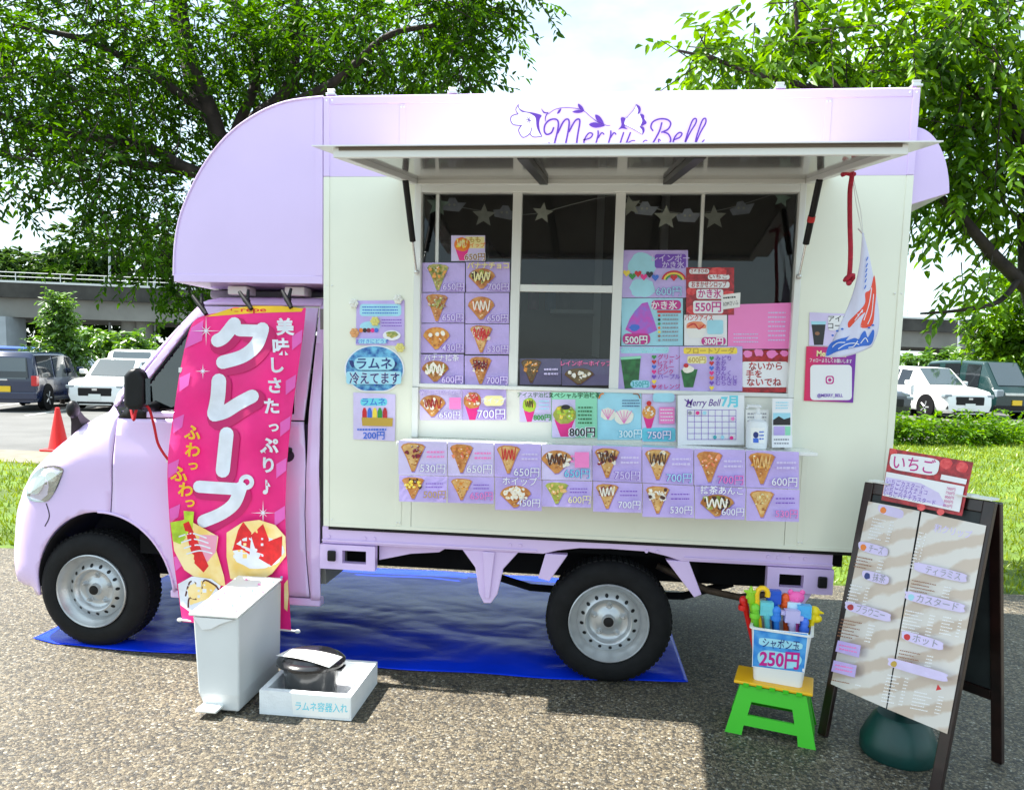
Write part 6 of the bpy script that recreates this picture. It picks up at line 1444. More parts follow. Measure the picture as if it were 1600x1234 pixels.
# ================================================================== trees
def leaf_mat(name, c0, c1, tr=.5, gloss=.08):
    m = bpy.data.materials.new(name); m.use_nodes = True; nt = m.node_tree; nt.nodes.clear()
    o = nt.nodes.new('ShaderNodeOutputMaterial'); g = nt.nodes.new('ShaderNodeNewGeometry')
    tc = nt.nodes.new('ShaderNodeTexCoord'); nz = nt.nodes.new('ShaderNodeTexNoise'); nz.inputs['Scale'].default_value = 1.1; nz.inputs['Detail'].default_value = 2
    nt.links.new(tc.outputs['Object'], nz.inputs['Vector'])
    ad = nt.nodes.new('ShaderNodeMath'); ad.operation = 'MULTIPLY_ADD'; ad.inputs[1].default_value = .55
    sb = nt.nodes.new('ShaderNodeMath'); sb.operation = 'MULTIPLY_ADD'; sb.inputs[1].default_value = 1.3; sb.inputs[2].default_value = -.45
    nt.links.new(nz.outputs['Fac'], sb.inputs[0]); nt.links.new(g.outputs['Random Per Island'], ad.inputs[0]); nt.links.new(sb.outputs[0], ad.inputs[2])
    r = nt.nodes.new('ShaderNodeValToRGB'); r.color_ramp.elements[0].color = (*c0, 1); r.color_ramp.elements[1].color = (*c1, 1); r.color_ramp.elements[0].position = .1; r.color_ramp.elements[1].position = .9
    nt.links.new(ad.outputs[0], r.inputs['Fac'])
    d = nt.nodes.new('ShaderNodeBsdfDiffuse'); t = nt.nodes.new('ShaderNodeBsdfTranslucent'); gl_ = nt.nodes.new('ShaderNodeBsdfGlossy'); gl_.inputs['Roughness'].default_value = .38
    hs = nt.nodes.new('ShaderNodeHueSaturation'); hs.inputs['Hue'].default_value = .485; hs.inputs['Saturation'].default_value = 1.15; hs.inputs['Value'].default_value = 1.25
    nt.links.new(r.outputs['Color'], d.inputs['Color']); nt.links.new(r.outputs['Color'], hs.inputs['Color']); nt.links.new(hs.outputs['Color'], t.inputs['Color'])
    mx = nt.nodes.new('ShaderNodeMixShader'); mx.inputs[0].default_value = tr; m2 = nt.nodes.new('ShaderNodeMixShader'); m2.inputs[0].default_value = gloss
    nt.links.new(d.outputs[0], mx.inputs[1]); nt.links.new(t.outputs[0], mx.inputs[2]); nt.links.new(mx.outputs[0], m2.inputs[1]); nt.links.new(gl_.outputs[0], m2.inputs[2]); nt.links.new(m2.outputs[0], o.inputs['Surface'])
    return m
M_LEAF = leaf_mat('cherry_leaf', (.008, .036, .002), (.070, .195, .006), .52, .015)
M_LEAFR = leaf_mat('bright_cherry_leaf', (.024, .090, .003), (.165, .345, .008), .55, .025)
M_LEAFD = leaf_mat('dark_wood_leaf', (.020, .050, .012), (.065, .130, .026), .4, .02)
M_LEAFB = leaf_mat('young_leaf', (.05, .13, .02), (.14, .28, .04), .45)
M_BARK = mat('cherry_bark', linear=(.030, .022, .018), rough=.85, var=.4, vscale=9, bump=.7, bscale=30)
LEAF2D = np.array([(0, 0), (.30, .22), (.68, .17), (1.04, 0), (.68, -.17), (.30, -.22)])
def leaf_frames(pos, dirs, nor, size):
    """orthonormal frames of many leaves at once"""
    d = dirs/np.linalg.norm(dirs, axis=1, keepdims=True)
    s = np.cross(nor, d); s /= np.linalg.norm(s, axis=1, keepdims=True)+1e-9
    n = np.cross(d, s); return pos, d, s, n, size
def leaf_mesh(name, fr, m, parent):
    p, d, s, n, size = fr; N = len(p)
    V = np.zeros((N, 6, 3))
    for k, (a, b) in enumerate(LEAF2D):
        V[:, k] = p+(d*a+s*b*.95+n*(abs(b)*.35-.16*a*a))*size[:, None]
    me = bpy.data.meshes.new(name)
    me.vertices.add(N*6); me.vertices.foreach_set('co', V.reshape(-1).astype(np.float32))
    base = (np.arange(N)*6)[:, None]
    F = np.concatenate([base+np.array([0, 1, 2, 3]), base+np.array([0, 3, 4, 5])], 1).reshape(-1)
    me.loops.add(len(F)); me.loops.foreach_set('vertex_index', F.astype(np.int32))
    me.polygons.add(2*N); me.polygons.foreach_set('loop_start', (np.arange(2*N)*4).astype(np.int32)); me.polygons.foreach_set('loop_total', np.full(2*N, 4, np.int32))
    me.materials.append(m); me.update(calc_edges=True)
    o = bpy.data.objects.new(name, me); link(o, parent); o['kind'] = 'stuff'
    return o
def twigs(clumps, size, per=13, droop=.5, seed=1):
    """clumps: (centre, radii, number of twigs). Leaves sit in two rows along short drooping twigs"""
    g = np.random.default_rng(seed); P = []; D = []; Nn = []; S = []; tw = []
    for c, r, n in clumps:
        c = np.array(c); r = np.array(r)
        u = g.normal(size=(n, 3)); u /= np.linalg.norm(u, axis=1, keepdims=True)
        rad = g.random(n)**.40
        st_ = c+u*r*rad[:, None]
        dr = u*.55+g.normal(size=(n, 3))*.55; dr[:, 2] -= droop*.6; dr /= np.linalg.norm(dr, axis=1, keepdims=True)
        ln = g.uniform(.22, .55, n)
        for k in range(per):
            t = (k+.5)/per
            pos = st_+dr*(ln*t)[:, None]; pos[:, 2] -= droop*.25*ln*t*t
            side = np.cross(dr, np.array([0, 0, 1.0])); side /= np.linalg.norm(side, axis=1, keepdims=True)+1e-6
            ld_ = dr*.6+side*(1 if k % 2 else -1)*.8+g.normal(size=(n, 3))*.28; ld_[:, 2] -= droop*g.uniform(.1, .9, n)
            no_v = np.array([0, 0, 1.0])+g.normal(size=(n, 3))*.45
            P.append(pos); D.append(ld_); Nn.append(no_v); S.append(g.uniform(size*.75, size*1.2, n))
        m_ = max(1, n//3)
        for i in range(m_): tw.append((st_[i]-dr[i]*.15, st_[i]+dr[i]*ln[i]*.95-np.array([0, 0, droop*.2*ln[i]])))
    return leaf_frames(np.concatenate(P), np.concatenate(D), np.concatenate(Nn), np.concatenate(S)), tw
def single_leaves(fr, n, m, parent):
    """the leaves that show largest are objects of their own, sharing one mesh"""
    p, d, s, nn, size = fr
    dist = np.linalg.norm(p-np.array(CO), axis=1); rel = p-np.array(CO)
    zf = rel @ np.array(CF); px = CAM['cx']+CAM['f']*(rel @ np.array(CA))/zf; py = CAM['cy']-CAM['f']*(rel @ np.array(CB))/zf
    vis = (px > 0) & (px < 1600) & (py > 0) & (py < 600)
    score = size/dist*vis
    idx = np.argsort(-score)[:n]; keep = np.ones(len(p), bool); keep[idx] = False
    me = bpy.data.meshes.new('leaf')
    me.from_pydata([(a, b*.95, abs(b)*.35-.16*a*a) for a, b in LEAF2D], [], [(0, 1, 2, 3), (0, 3, 4, 5)]); me.materials.append(m)
    for i in idx:
        o = bpy.data.objects.new('leaf', me); k = float(size[i])
        M_ = Matrix([[d[i][a]*k, s[i][a]*k, nn[i][a]*k, p[i][a]] for a in range(3)]+[[0, 0, 0, 1]])
        link(o, parent, M_)
    return tuple(x[keep] for x in fr)
def limb(mb, pts, r0, r1, n=10):
    pts = [Vector(p) for p in pts]; c = catmull([tuple(p) for p in pts], 6); m = len(c)
    c = [Vector(p)+Vector((mnoise.noise(Vector(p)*2), mnoise.noise(Vector(p)*2+Vector((9, 0, 0))), 0))*.03 for p in c]
    mb.tube(c, [r0+(r1-r0)*(i/(m-1))**.8 for i in range(m)], n); return mb
def tree_obj(name, label, base, group=None): return thing(name, label, 'tree', base, 0, group)
def clump(px, py, rx, ry, Y0, Y1, n):
    Yc = (Y0+Y1)/2; c = onY(px, py, Yc); dist = (c-CO).length/CAM['f']
    return ((c.x, c.y, c.z), (rx*dist, (Y1-Y0)/2, ry*dist), n)
# --- left cherry tree behind the cab
tl = tree_obj('cherry_tree', 'large spreading cherry tree behind the truck cab', onZ(378, 812, 0)*0+Vector((-4.25, 5.0, 0)))
tm = MB(); A = lambda x, y, Y_: onY(x, y, Y_)
limb(tm, [(-4.25, 5.0, -.05), (-4.2, 5.0, 1.2), A(372, 380, 5.0), A(352, 245, 5.0)], .24, .17, 14); T(tm, 'trunk', M_BARK, tl, smooth=60)
for pts, r0, r1 in (([A(356, 262, 5), A(330, 185, 4.9), A(305, 110, 4.8), A(285, 30, 4.8), A(278, -40, 4.8)], .115, .05), ([A(352, 230, 5), A(315, 160, 5.1), A(280, 70, 5.2), A(270, -20, 5.3)], .10, .04), ([A(362, 280, 5), A(395, 195, 5.0), A(437, 152, 5.0), A(458, 105, 5.1), A(466, -10, 5.2)], .09, .05), ([A(356, 290, 5), A(290, 262, 4.7), A(225, 228, 4.5), A(130, 212, 4.2), A(60, 198, 4.0), A(-20, 175, 3.8)], .085, .03),
                    ([A(300, 266, 4.75), A(220, 258, 4.6), A(160, 244, 4.5), A(90, 222, 4.4)], .07, .02), ([A(362, 270, 5), A(430, 180, 4.6), A(520, 130, 4.4), A(600, 60, 4.3), A(680, 40, 4.2)], .08, .02), ([A(352, 240, 5), A(400, 120, 5.2), A(380, 40, 5.4), A(350, -30, 5.5)], .07, .03), ([A(330, 185, 4.9), A(230, 110, 4.7), A(120, 60, 4.6), A(20, 40, 4.4)], .06, .02), ([A(437, 152, 5), A(520, 60, 5.0), A(600, 0, 5)], .05, .02)):
    T(limb(MB(), pts, r0, r1, 9), 'branch', M_BARK, tl, smooth=60)
cl = [clump(60, 60, 120, 90, 3.0, 6.5, 240), clump(200, 70, 140, 95, 3.2, 6.8, 300), clump(350, 50, 140, 75, 3.4, 7.0, 270), clump(500, 45, 110, 65, 3.6, 6.6, 230), clump(640, 55, 95, 60, 3.2, 5.8, 190), clump(720, 20, 70, 45, 3.4, 5.4, 110), clump(790, -15, 70, 28, 3.6, 5.0, 60),
      clump(735, 105, 34, 30, 3.6, 4.6, 40), clump(60, 165, 100, 45, 2.8, 5.6, 130), clump(210, 180, 120, 50, 3.0, 6.4, 180), clump(420, 130, 90, 50, 4.0, 7.0, 150), clump(560, 115, 100, 32, 3.6, 6.0, 120), clump(250, 300, 90, 70, 3.0, 6.6, 190), clump(150, 275, 80, 35, 3.2, 5.6, 70), clump(270, 400, 60, 55, 3.2, 6.5, 100), clump(60, 262, 60, 22, 3.0, 4.6, 34), clump(35, 305, 45, 14, 2.8, 3.8, 16), clump(0, 130, 40, 60, 2.8, 5, 40), clump(330, 480, 60, 45, 4.5, 6.5, 60)]
cl = [(c_, r_, max(3, int(n_*1.15))) for c_, r_, n_ in cl]
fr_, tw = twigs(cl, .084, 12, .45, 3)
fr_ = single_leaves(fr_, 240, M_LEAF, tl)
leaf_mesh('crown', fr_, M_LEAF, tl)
tb_ = MB()
for a, b in tw: tb_.tube([a, b], [.007, .003], 4, caps=False)
tag(T(tb_, 'twigs', M_BARK, tl), kind='stuff')
# --- right cherry tree, its trunk just outside the frame
tr_ = tree_obj('cherry_tree', 'bright leafed cherry tree behind the rear of the truck', Vector((3.95, 3.1, 0)))
limbs = [[(3.95, 3.1, -.05), (3.9, 3.1, 1.2), A(1625, 440, 3.1), A(1612, 330, 3.1)]]
T(limb(MB(), limbs[0], .19, .12, 14), 'trunk', M_BARK, tr_, smooth=60)
for pts, r0, r1 in (([A(1618, 460, 3.1), A(1560, 408, 3.0), A(1510, 345, 2.9), A(1462, 300, 2.8), A(1400, 250, 2.7)], .062, .02), ([A(1612, 335, 3.1), A(1592, 200, 3.1), A(1560, 120, 3.1), A(1520, 40, 3.1), A(1500, -30, 3.1)], .065, .03), ([A(1592, 220, 3.1), A(1550, 165, 3.0), A(1500, 120, 2.9), A(1430, 90, 2.7)], .05, .018),
                    ([A(1470, 310, 2.8), A(1380, 200, 2.6), A(1300, 130, 2.5), A(1250, 60, 2.4), A(1240, 0, 2.4)], .04, .012), ([A(1330, 150, 2.5), A(1200, 120, 2.4), A(1120, 95, 2.3), A(1060, 80, 2.2)], .028, .008), ([A(1605, 420, 3.1), A(1560, 470, 2.9), A(1500, 485, 2.8), A(1440, 490, 2.7)], .03, .008)):
    T(limb(MB(), pts, r0, r1, 9), 'branch', M_BARK, tr_, smooth=60)
cr_ = [clump(1540, 50, 110, 70, 2.2, 4.2, 130), clump(1430, 60, 80, 60, 2.2, 3.8, 90), clump(1560, 170, 90, 70, 2.2, 4.0, 110), clump(1470, 160, 60, 60, 2.3, 3.8, 70), clump(1545, 275, 75, 45, 2.2, 3.8, 75), clump(1470, 250, 45, 55, 2.4, 3.6, 45), clump(1370, 105, 60, 40, 2.2, 3.4, 45), clump(1280, 85, 70, 50, 2.2, 3.2, 55), clump(1200, 95, 60, 35, 2.1, 3.0, 36), clump(1110, 105, 50, 22, 2.1, 2.8, 18), clump(1090, 75, 35, 18, 2.1, 2.6, 8), clump(1230, 25, 30, 30, 2.2, 2.8, 14), clump(1130, 50, 20, 25, 2.2, 2.6, 6),
       clump(1600, 350, 34, 45, 2.4, 3.8, 16), clump(1440, 345, 22, 18, 2.5, 3.2, 7), clump(1525, 425, 34, 12, 2.4, 3.2, 8), clump(1300, 0, 60, 20, 2.2, 3.0, 14)]
cr_ = [(c_, r_, max(3, int(n_*1.15))) for c_, r_, n_ in cr_]
fr_, tw = twigs(cr_, .096, 11, .75, 8)
fr_ = single_leaves(fr_, 240, M_LEAFR, tr_)
leaf_mesh('crown', fr_, M_LEAFR, tr_)
tb_ = MB()
for a, b in tw: tb_.tube([a, b], [.006, .0025], 4, caps=False)
tag(T(tb_, 'twigs', M_BARK, tr_), kind='stuff')
# --- trees further off
def far_tree(px, py_base, Y_, h, w, m, label, n, leaf, shape='round', seed=1, group='trees beyond the car park', zb=0.0, cat=None):
    b = onY(px, py_base, Y_); base = Vector((b.x, Y_, zb)); g = random.Random(seed)
    t = tree_obj('tree', label, base, group)
    T(limb(MB(), [base-Vector((0, 0, .1)), base+Vector((g.uniform(-.1, .1), 0, h*.35)), base+Vector((g.uniform(-.2, .2), 0, h*.8))], max(.06, h*.022), .03, 8), 'trunk', M_BARK, t, smooth=60)
    C = []
    for k in range(9):
        f = g.random()
        if shape == 'cone': z = h*(.25+.7*f); r = w*.5*(1.05-f); c = (base.x+g.uniform(-.3, .3)*r, Y_+g.uniform(-.3, .3)*r, z+zb); C.append((c, (r*.8, r*.8, h*.13), n))
        else:
            a = g.uniform(0, 6.28); rr = w*.5*g.uniform(.2, .7); z = h*(.42+.5*f)
            C.append(((base.x+rr*math.cos(a), Y_+rr*math.sin(a)*.7, z+zb), (w*.27, w*.25, h*.17), n))
    fr_, _ = twigs(C, leaf, 8, .4, seed)
    leaf_mesh('crown', fr_, m, t)
far_tree(95, 560, 19, 3.6, 1.9, M_LEAFB, 'small bright green tree standing before the overpass wall', 90, .16, 'cone', 4)
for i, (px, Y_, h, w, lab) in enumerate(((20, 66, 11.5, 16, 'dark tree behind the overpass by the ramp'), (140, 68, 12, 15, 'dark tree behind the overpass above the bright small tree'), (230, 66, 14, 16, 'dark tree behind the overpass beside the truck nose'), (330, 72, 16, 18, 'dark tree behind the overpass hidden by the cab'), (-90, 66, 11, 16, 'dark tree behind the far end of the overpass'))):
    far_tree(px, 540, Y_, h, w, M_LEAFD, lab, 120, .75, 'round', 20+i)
far_tree(1590, 600, 26, 4.9, 4.0, M_LEAFR, 'leafy tree behind the solar lamp post', 110, .24, 'round', 31, zb=.3)
far_tree(1670, 600, 24, 5.6, 5, M_LEAFR, 'leafy tree right of the dark green van', 90, .24, 'round', 32, zb=.3)
for i, (px, w) in enumerate(((1460, 3.4), (1415, 2.4), (205, 4.5), (168, 3))):
    far_tree(px, 590, 46 if px > 900 else 36, 3.6, w+1.5, M_LEAFB, ('rounded shrub under the overpass behind the white crossover', 'rounded shrub under the overpass at the truck rear', 'rounded shrub beside the overpass piers', 'rounded shrub before the overpass piers')[i], 46, .4, 'round', 40+i, 'shrubs under the overpass', zb=-.6)
# --- low shrubs on the lawn behind the truck
for i, (x, y, w) in enumerate(((7.4, 14.3, 2.2), (9.0, 14.8, 2.4), (10.9, 15.4, 2.4), (12.6, 15.8, 2.2))):
    s_ = thing('low_shrub', ('low green shrub on the lawn next to the truck rear', 'low green shrub on the lawn before the white crossover', 'low green shrub on the lawn before the dark green van', 'low green shrub at the far end of the lawn')[i], 'shrub', (x, y, 0), 0, 'low shrubs on the lawn')
    T(MB().tube([(x, y, -.05), (x+.05, y, .3)], .03, 6), 'stem', M_BARK, s_)
    fr_, _ = twigs([((x+rnd.uniform(-.8, .8), y+rnd.uniform(-.3, .3), .26), (.7, .45, .26), 60) for _ in range(5)], .12, 9, .1, 60+i)
    leaf_mesh('foliage', fr_, M_LEAFR, s_)
# --- grass
def grass(name, n, xr, yr, zf, seed):
    g = np.random.default_rng(seed); x = g.uniform(*xr, n); y = yr[0]+(yr[1]-yr[0])*g.random(n)**1.6
    ok = np.array([y_ > plaza_edge(x_)+.02*g.random() and (x_ < -2 and y_ < 5.9 or x_ >= -2 and y_ < 5.9+(x_+2)*.95) for x_, y_ in zip(x, y)])
    x, y = x[ok], y[ok]; n = len(x); z = np.array([lawn_z(a, b) for a, b in zip(x, y)])-.005
    h = g.uniform(.03, .085, n); a = g.uniform(0, 6.28, n); w = .006+.0008*y; lx, ly = g.normal(size=n)*.03, g.normal(size=n)*.03
    V = np.zeros((n, 3, 3)); V[:, 0] = np.stack([x-w*np.cos(a), y-w*np.sin(a), z], 1); V[:, 1] = np.stack([x+w*np.cos(a), y+w*np.sin(a), z], 1); V[:, 2] = np.stack([x+lx, y+ly, z+h], 1)
    me = bpy.data.meshes.new(name); me.vertices.add(3*n); me.vertices.foreach_set('co', V.reshape(-1).astype(np.float32)); me.loops.add(3*n); me.loops.foreach_set('vertex_index', np.arange(3*n, dtype=np.int32))
    me.polygons.add(n); me.polygons.foreach_set('loop_start', (np.arange(n)*3).astype(np.int32)); me.polygons.foreach_set('loop_total', np.full(n, 3, np.int32)); me.materials.append(M_GRASSB); me.update(calc_edges=True)
    o = link(bpy.data.objects.new(name, me)); tag(o, 'short green grass of the lawn behind the truck', 'grass', kind='stuff')
M_GRASSB = leaf_mat('grass_blade', (.10, .18, .010), (.30, .37, .025), .4, .03)
grass('grass', 90000, (-10.5, 12.5), (1.9, 16), lawn_z, 5)
# ================================================================== cars
M_TINT = mat('tinted_car_glass', linear=(.012, .015, .018), rough=.05, spec=.8)
M_WSC = mat('windscreen_glass', linear=(.03, .045, .055), rough=.03, spec=1.0, coat=.9)
M_TYRE2 = mat('tyre_rubber')
def car(name, label, loc, heading, L, W, H, st_, paint, cat='car', zb=.22, wr=.33, wx_=None, front=None, group=None, plate=None, detail='front'):
    """st_: stations (x/L, belt, top, width factor, roof width factor, kind of the stretch that follows: b body, g side glass, w windscreen)"""
    M_ = Matrix.Translation(loc) @ Matrix.Rotation(heading, 4, 'Z')
    r = thing(name, label, cat, loc, heading, group)
    body = MB(M_); gls = []; scr = []
    def ring(s): 
        x = (s[0]-.5)*L; w = W*.5*s[3]; rw = W*.5*s[4]; zbelt, zt = s[1]*H, s[2]*H
        half = [(w*.90, zb), (w*.985, zb+.16), (w, zb+(zbelt-zb)*.55), (w*.975, zbelt), (rw, max(zbelt+.003, zt-.06)), (rw*.86, max(zbelt+.004, zt))]
        return [(x, -a, z) for a, z in half]+[(x, a, z) for a, z in half[::-1]]
    rings = [ring(s) for s in st_]
    ix = [[body.P(p) for p in rg] for rg in rings]
    for i, (a, b) in enumerate(zip(ix, ix[1:])):
        k_ = st_[i][5]; n = 12
        for q in range(n):
            f = (a[q], a[(q+1) % n], b[(q+1) % n], b[q])
            if k_ == 'g' and q in (3, 7): gls.append(([rings[i][3 if q == 3 else 7], rings[i][4 if q == 3 else 8], rings[i+1][4 if q == 3 else 8], rings[i+1][3 if q == 3 else 7]])); body.F(f)
            elif k_ == 'w' and q == 5: scr.append([rings[i][5], rings[i][6], rings[i+1][6], rings[i+1][5]]); body.F(f)
            else: body.F(f)
    body.F(ix[0]); body.F(ix[-1][::-1])
    bo_ = T(body, 'body', paint, r, smooth=38, bevel=.03)
    def shrink(q, k=.90, off=.012):
        c = sum((Vector(p) for p in q), Vector())/4; n_ = (Vector(q[1])-Vector(q[0])).cross(Vector(q[3])-Vector(q[0])).normalized()
        if n_.dot(c-Vector((0, 0, H*.45))) < 0: n_ = -n_
        return [c+(Vector(p)-c)*k+n_*off for p in q]
    for q in gls: T(MB(M_).poly(shrink(q, .88)), 'side_window', M_TINT, r)
    for q in scr: T(MB(M_).poly(shrink(q, .93, .02)), 'windscreen', M_WSC, r)
    for x in (wx_ or (.18, .81)):
        for sy in (-1, 1):
            c = ((x-.5)*L, sy*(W*.5-.09), wr); w = MB(M_)
            w.lathe([(wr*.60, .092), (wr*.86, .098), (wr, .06), (wr, -.09), (wr*.5, -.09)], c, 1, 24, sign=sy)
            arch_ = MB(M_); arch_.lathe([(.0, .085), (wr*1.16, .085), (wr*1.18, .05)], ((x-.5)*L, sy*(W*.5-.075), wr+.02), 1, 24, sign=sy)
            T(arch_, 'arch_shade_disc', M_DARK, r)  # dark disc on the body side, the shade inside the arch put in as colour
            wo = T(w, 'wheel', M_TYRE2, r, smooth=40)
            rm = MB(M_); rm.lathe([(wr*.62, .090), (wr*.58, .07), (wr*.5, .055), (wr*.2, .075), (0, .08)], c, 1, 20, sign=sy); T(rm, 'rim', M_STEEL, wo, smooth=30)
            sp_ = MB(M_)
            for k in range(5):
                a_ = 2*math.pi*k/5; sp_.tube([(c[0]+wr*.12*math.cos(a_), c[1]+sy*.085, c[2]+wr*.12*math.sin(a_)), (c[0]+wr*.58*math.cos(a_), c[1]+sy*.088, c[2]+wr*.58*math.sin(a_))], .028, 6)
            T(sp_, 'spokes', M_STEEL, wo)
    B = lambda nm, m, x0, x1, y0, y1, z0, z1, bv=.01: T(MB(M_).box(x0, x1, y0, y1, z0, z1), nm, m, r, bevel=bv)
    return r, M_, B
WHITE = mat('white_car_paint', linear=(.80, .81, .80), rough=.2, coat=.6); NAVY = mat('navy_car_paint', linear=(.012, .020, .060), rough=.2, coat=.7); GREEN = mat('dark_green_van_paint', linear=(.008, .030, .030), rough=.22, coat=.6); BLUE = mat('blue_car_paint', linear=(.02, .08, .38), rough=.22, coat=.6); GREY = mat('grey_car_paint', linear=(.10, .11, .11), rough=.25, coat=.6); BLACKP = mat('black_car_paint', linear=(.012, .013, .016), rough=.2, coat=.6)
M_HEAD = mat('headlamp_glass', linear=(.22, .26, .29), rough=.08, coat=.6); M_TAIL = mat('red_tail_lamp', linear=(.55, .008, .012), rough=.15, coat=.5); M_PLW = mat('white_number_plate', linear=(.75, .78, .75), rough=.5); M_PLY = mat('yellow_number_plate', linear=(.80, .52, .02), rough=.5)
SUV = [(0, .50, .505, .80, .74, 'b'), (.02, .58, .60, .93, .80, 'w'), (.10, .60, .94, .98, .74, 'g'), (.28, .60, .995, 1, .76, 'g'), (.46, .60, 1.0, 1, .77, 'g'), (.60, .60, .97, 1, .76, 'w'), (.75, .60, .63, 1, .84, 'b'), (.88, .565, .60, .985, .82, 'b'), (.96, .52, .545, .93, .76, 'b'), (.99, .46, .475, .86, .72, 'b'), (1.0, .34, .35, .82, .70, 'b')]
VAN = [(0, .50, .52, .95, .86, 'w'), (.015, .52, .90, .97, .84, 'b'), (.05, .53, .985, .99, .84, 'g'), (.34, .53, 1.0, 1, .85, 'g'), (.60, .53, 1.0, 1, .85, 'g'), (.74, .53, .96, 1, .83, 'w'), (.90, .54, .58, .98, .84, 'b'), (.97, .48, .49, .93, .80, 'b'), (1.0, .34, .35, .86, .76, 'b')]
def front_suv(B, L, W, H, plate=M_PLW, grille=M_BLACK):
    x = L*.5
    B('grille', grille, x-.06, x+.014, -W*.27, W*.27, H*.27, H*.43, .03); B('badge', M_CHROME, x+.0145, x+.02, -.07, .07, H*.375, H*.41, .003)
    for s in (-1, 1):
        B('headlight', M_HEAD, x-.22, x-.03, s*W*.40-.13, s*W*.40+.13, H*.40, H*.475, .03); B('fog_lamp_recess', M_BLACK, x-.14, x-.015, s*W*.37-.09, s*W*.37+.09, H*.19, H*.28, .02)
    B('number_plate', plate, x-.02, x+.025, -.165, .165, H*.20, H*.20+.165, .004); B('lower_intake', M_BLACK, x-.12, x+.0, -W*.30, W*.30, H*.125, H*.18, .02); B('skid_plate', M_ALUG, x-.12, x+.004, -W*.26, W*.26, H*.10, H*.124, .01)
def mirrors(B, x, W, z, m):
    for s in (-1, 1): B('side_mirror', m, x-.08, x+.08, s*(W*.5+.10)-.10, s*(W*.5+.10)+.10, z, z+.15, .04)
def toward(p): return math.atan2(CO.y-p.y, CO.x-p.x)
p = onZ(150, 641, 0); h = toward(p)-math.radians(24); c = p-Vector((math.cos(h), math.sin(h), 0))*1.95
r, M_, B = car('parked_car', 'white compact crossover with a black grille facing the truck', c, h, 4.0, 1.70, 1.50, SUV, WHITE, group='cars in the car park')
front_suv(B, 4.0, 1.70, 1.50); mirrors(B, .55, 1.7, 1.0, WHITE)
p = onZ(40, 641, 0); h = toward(p)+math.pi-math.radians(21); c = p+Vector((math.cos(h), math.sin(h), 0))*1.75+Vector((-.35, -.2, 0))
r, M_, B = car('parked_van', 'dark navy minivan seen from behind with a yellow number plate', c, h, 3.9, 1.60, 1.62, VAN, NAVY, 'van', group='cars in the car park', wx_=(.20, .82))
B('number_plate', M_PLY, -1.99, -1.955, -.165, .165, .50, .67, .004); B('rear_bumper', NAVY, -2.02, -1.9, -.80, .80, .30, .52, .04); B('tailgate_handle', M_CHROME, -1.985, -1.95, -.10, .10, .82, .86, .006)
for s in (-1, 1): B('tail_lamp', M_TAIL, -1.985, -1.80, s*.74-.07, s*.74+.07, .68, .96, .02)
T(MB(M_).poly([(-1.972, -.60, .90), (-1.972, .60, .90), (-1.90, .56, 1.42), (-1.90, -.56, 1.42)]), 'rear_window', M_TINT, r); mirrors(B, 1.0, 1.68, 1.05, NAVY)
p = onZ(218, 628, 0); h = toward(p)-math.radians(10)
r, M_, B = car('parked_van', 'white boxy minivan behind the white crossover', p, h, 4.2, 1.70, 1.80, VAN, WHITE, 'van', group='cars in the car park', wx_=(.18, .84)); front_suv(B, 4.2, 1.70, 1.6)
p = onZ(112, 625, 0)
r, M_, B = car('parked_car', 'grey hatchback between the navy van and the white van', p, toward(p)+math.radians(70), 4.1, 1.70, 1.55, SUV, GREY, group='cars in the car park'); front_suv(B, 4.1, 1.70, 1.55)
p = onZ(30, 624, 0)
r, M_, B = car('parked_car', 'bright blue wagon behind the navy minivan', p, toward(p)+math.radians(75), 4.3, 1.70, 1.80, VAN, BLUE, group='cars in the car park', wx_=(.18, .84)); front_suv(B, 4.3, 1.70, 1.8)
ZK = .30
struct('car_park_surface', MB().box(4.0, 80, 18.5, 60, -.028, ZK), M_ASPH)
struct('car_park_kerb', MB().box(4.0, 80, 18.2, 18.499, -.028, ZK+.06), M_CONC)
p = onZ(1506, 655, ZK); h = toward(p)+math.radians(40); c = p-Vector((math.cos(h), math.sin(h), 0))*1.9
r, M_, B = car('parked_car', 'white crossover with a pale number plate beside the dark green van', c, h, 4.2, 1.77, 1.60, SUV, WHITE, group='cars in the car park'); front_suv(B, 4.2, 1.77, 1.60); mirrors(B, .6, 1.77, 1.0, WHITE)
p = onZ(1580, 655, ZK); h = toward(p)+math.radians(42); c = p-Vector((math.cos(h), math.sin(h), 0))*1.55
KEI = [(0, .48, .50, .97, .86, 'w'), (.012, .50, .92, .98, .85, 'b'), (.05, .50, .985, 1, .86, 'g'), (.22, .50, 1.0, 1, .86, 'b'), (.28, .50, 1.0, 1, .86, 'g'), (.52, .50, 1.0, 1, .86, 'b'), (.58, .50, .99, 1, .85, 'g'), (.78, .50, .97, 1, .84, 'w'), (.94, .52, .55, .99, .86, 'b'), (1.0, .40, .41, .95, .82, 'b')]
r, M_, B = car('parked_van', 'dark green small van with a yellow number plate beside the white crossover', c, h, 3.4, 1.50, 1.85, KEI, GREEN, 'van', group='cars in the car park', wx_=(.22, .80), wr=.29)
for s in (-1, 1): B('headlight', M_HEAD, 1.50, 1.70, s*.58-.13, s*.58+.13, .66, .92, .04)
B('grille_bar', M_ALUG, 1.66, 1.72, -.42, .42, .74, .82, .01); B('number_plate', M_PLY, 1.68, 1.735, -.165, .165, .44, .60, .004); B('front_bumper', M_BLACK, 1.58, 1.715, -.72, .72, .28, .44, .03)
p = onZ(1352, 650, ZK); h = toward(p)+math.radians(40)
r, M_, B = car('parked_car', 'black car almost hidden behind the truck rear', p-Vector((.9, .3, 0)), h, 4.2, 1.75, 1.45, SUV, BLACKP, group='cars in the car park'); front_suv(B, 4.2, 1.75, 1.45)
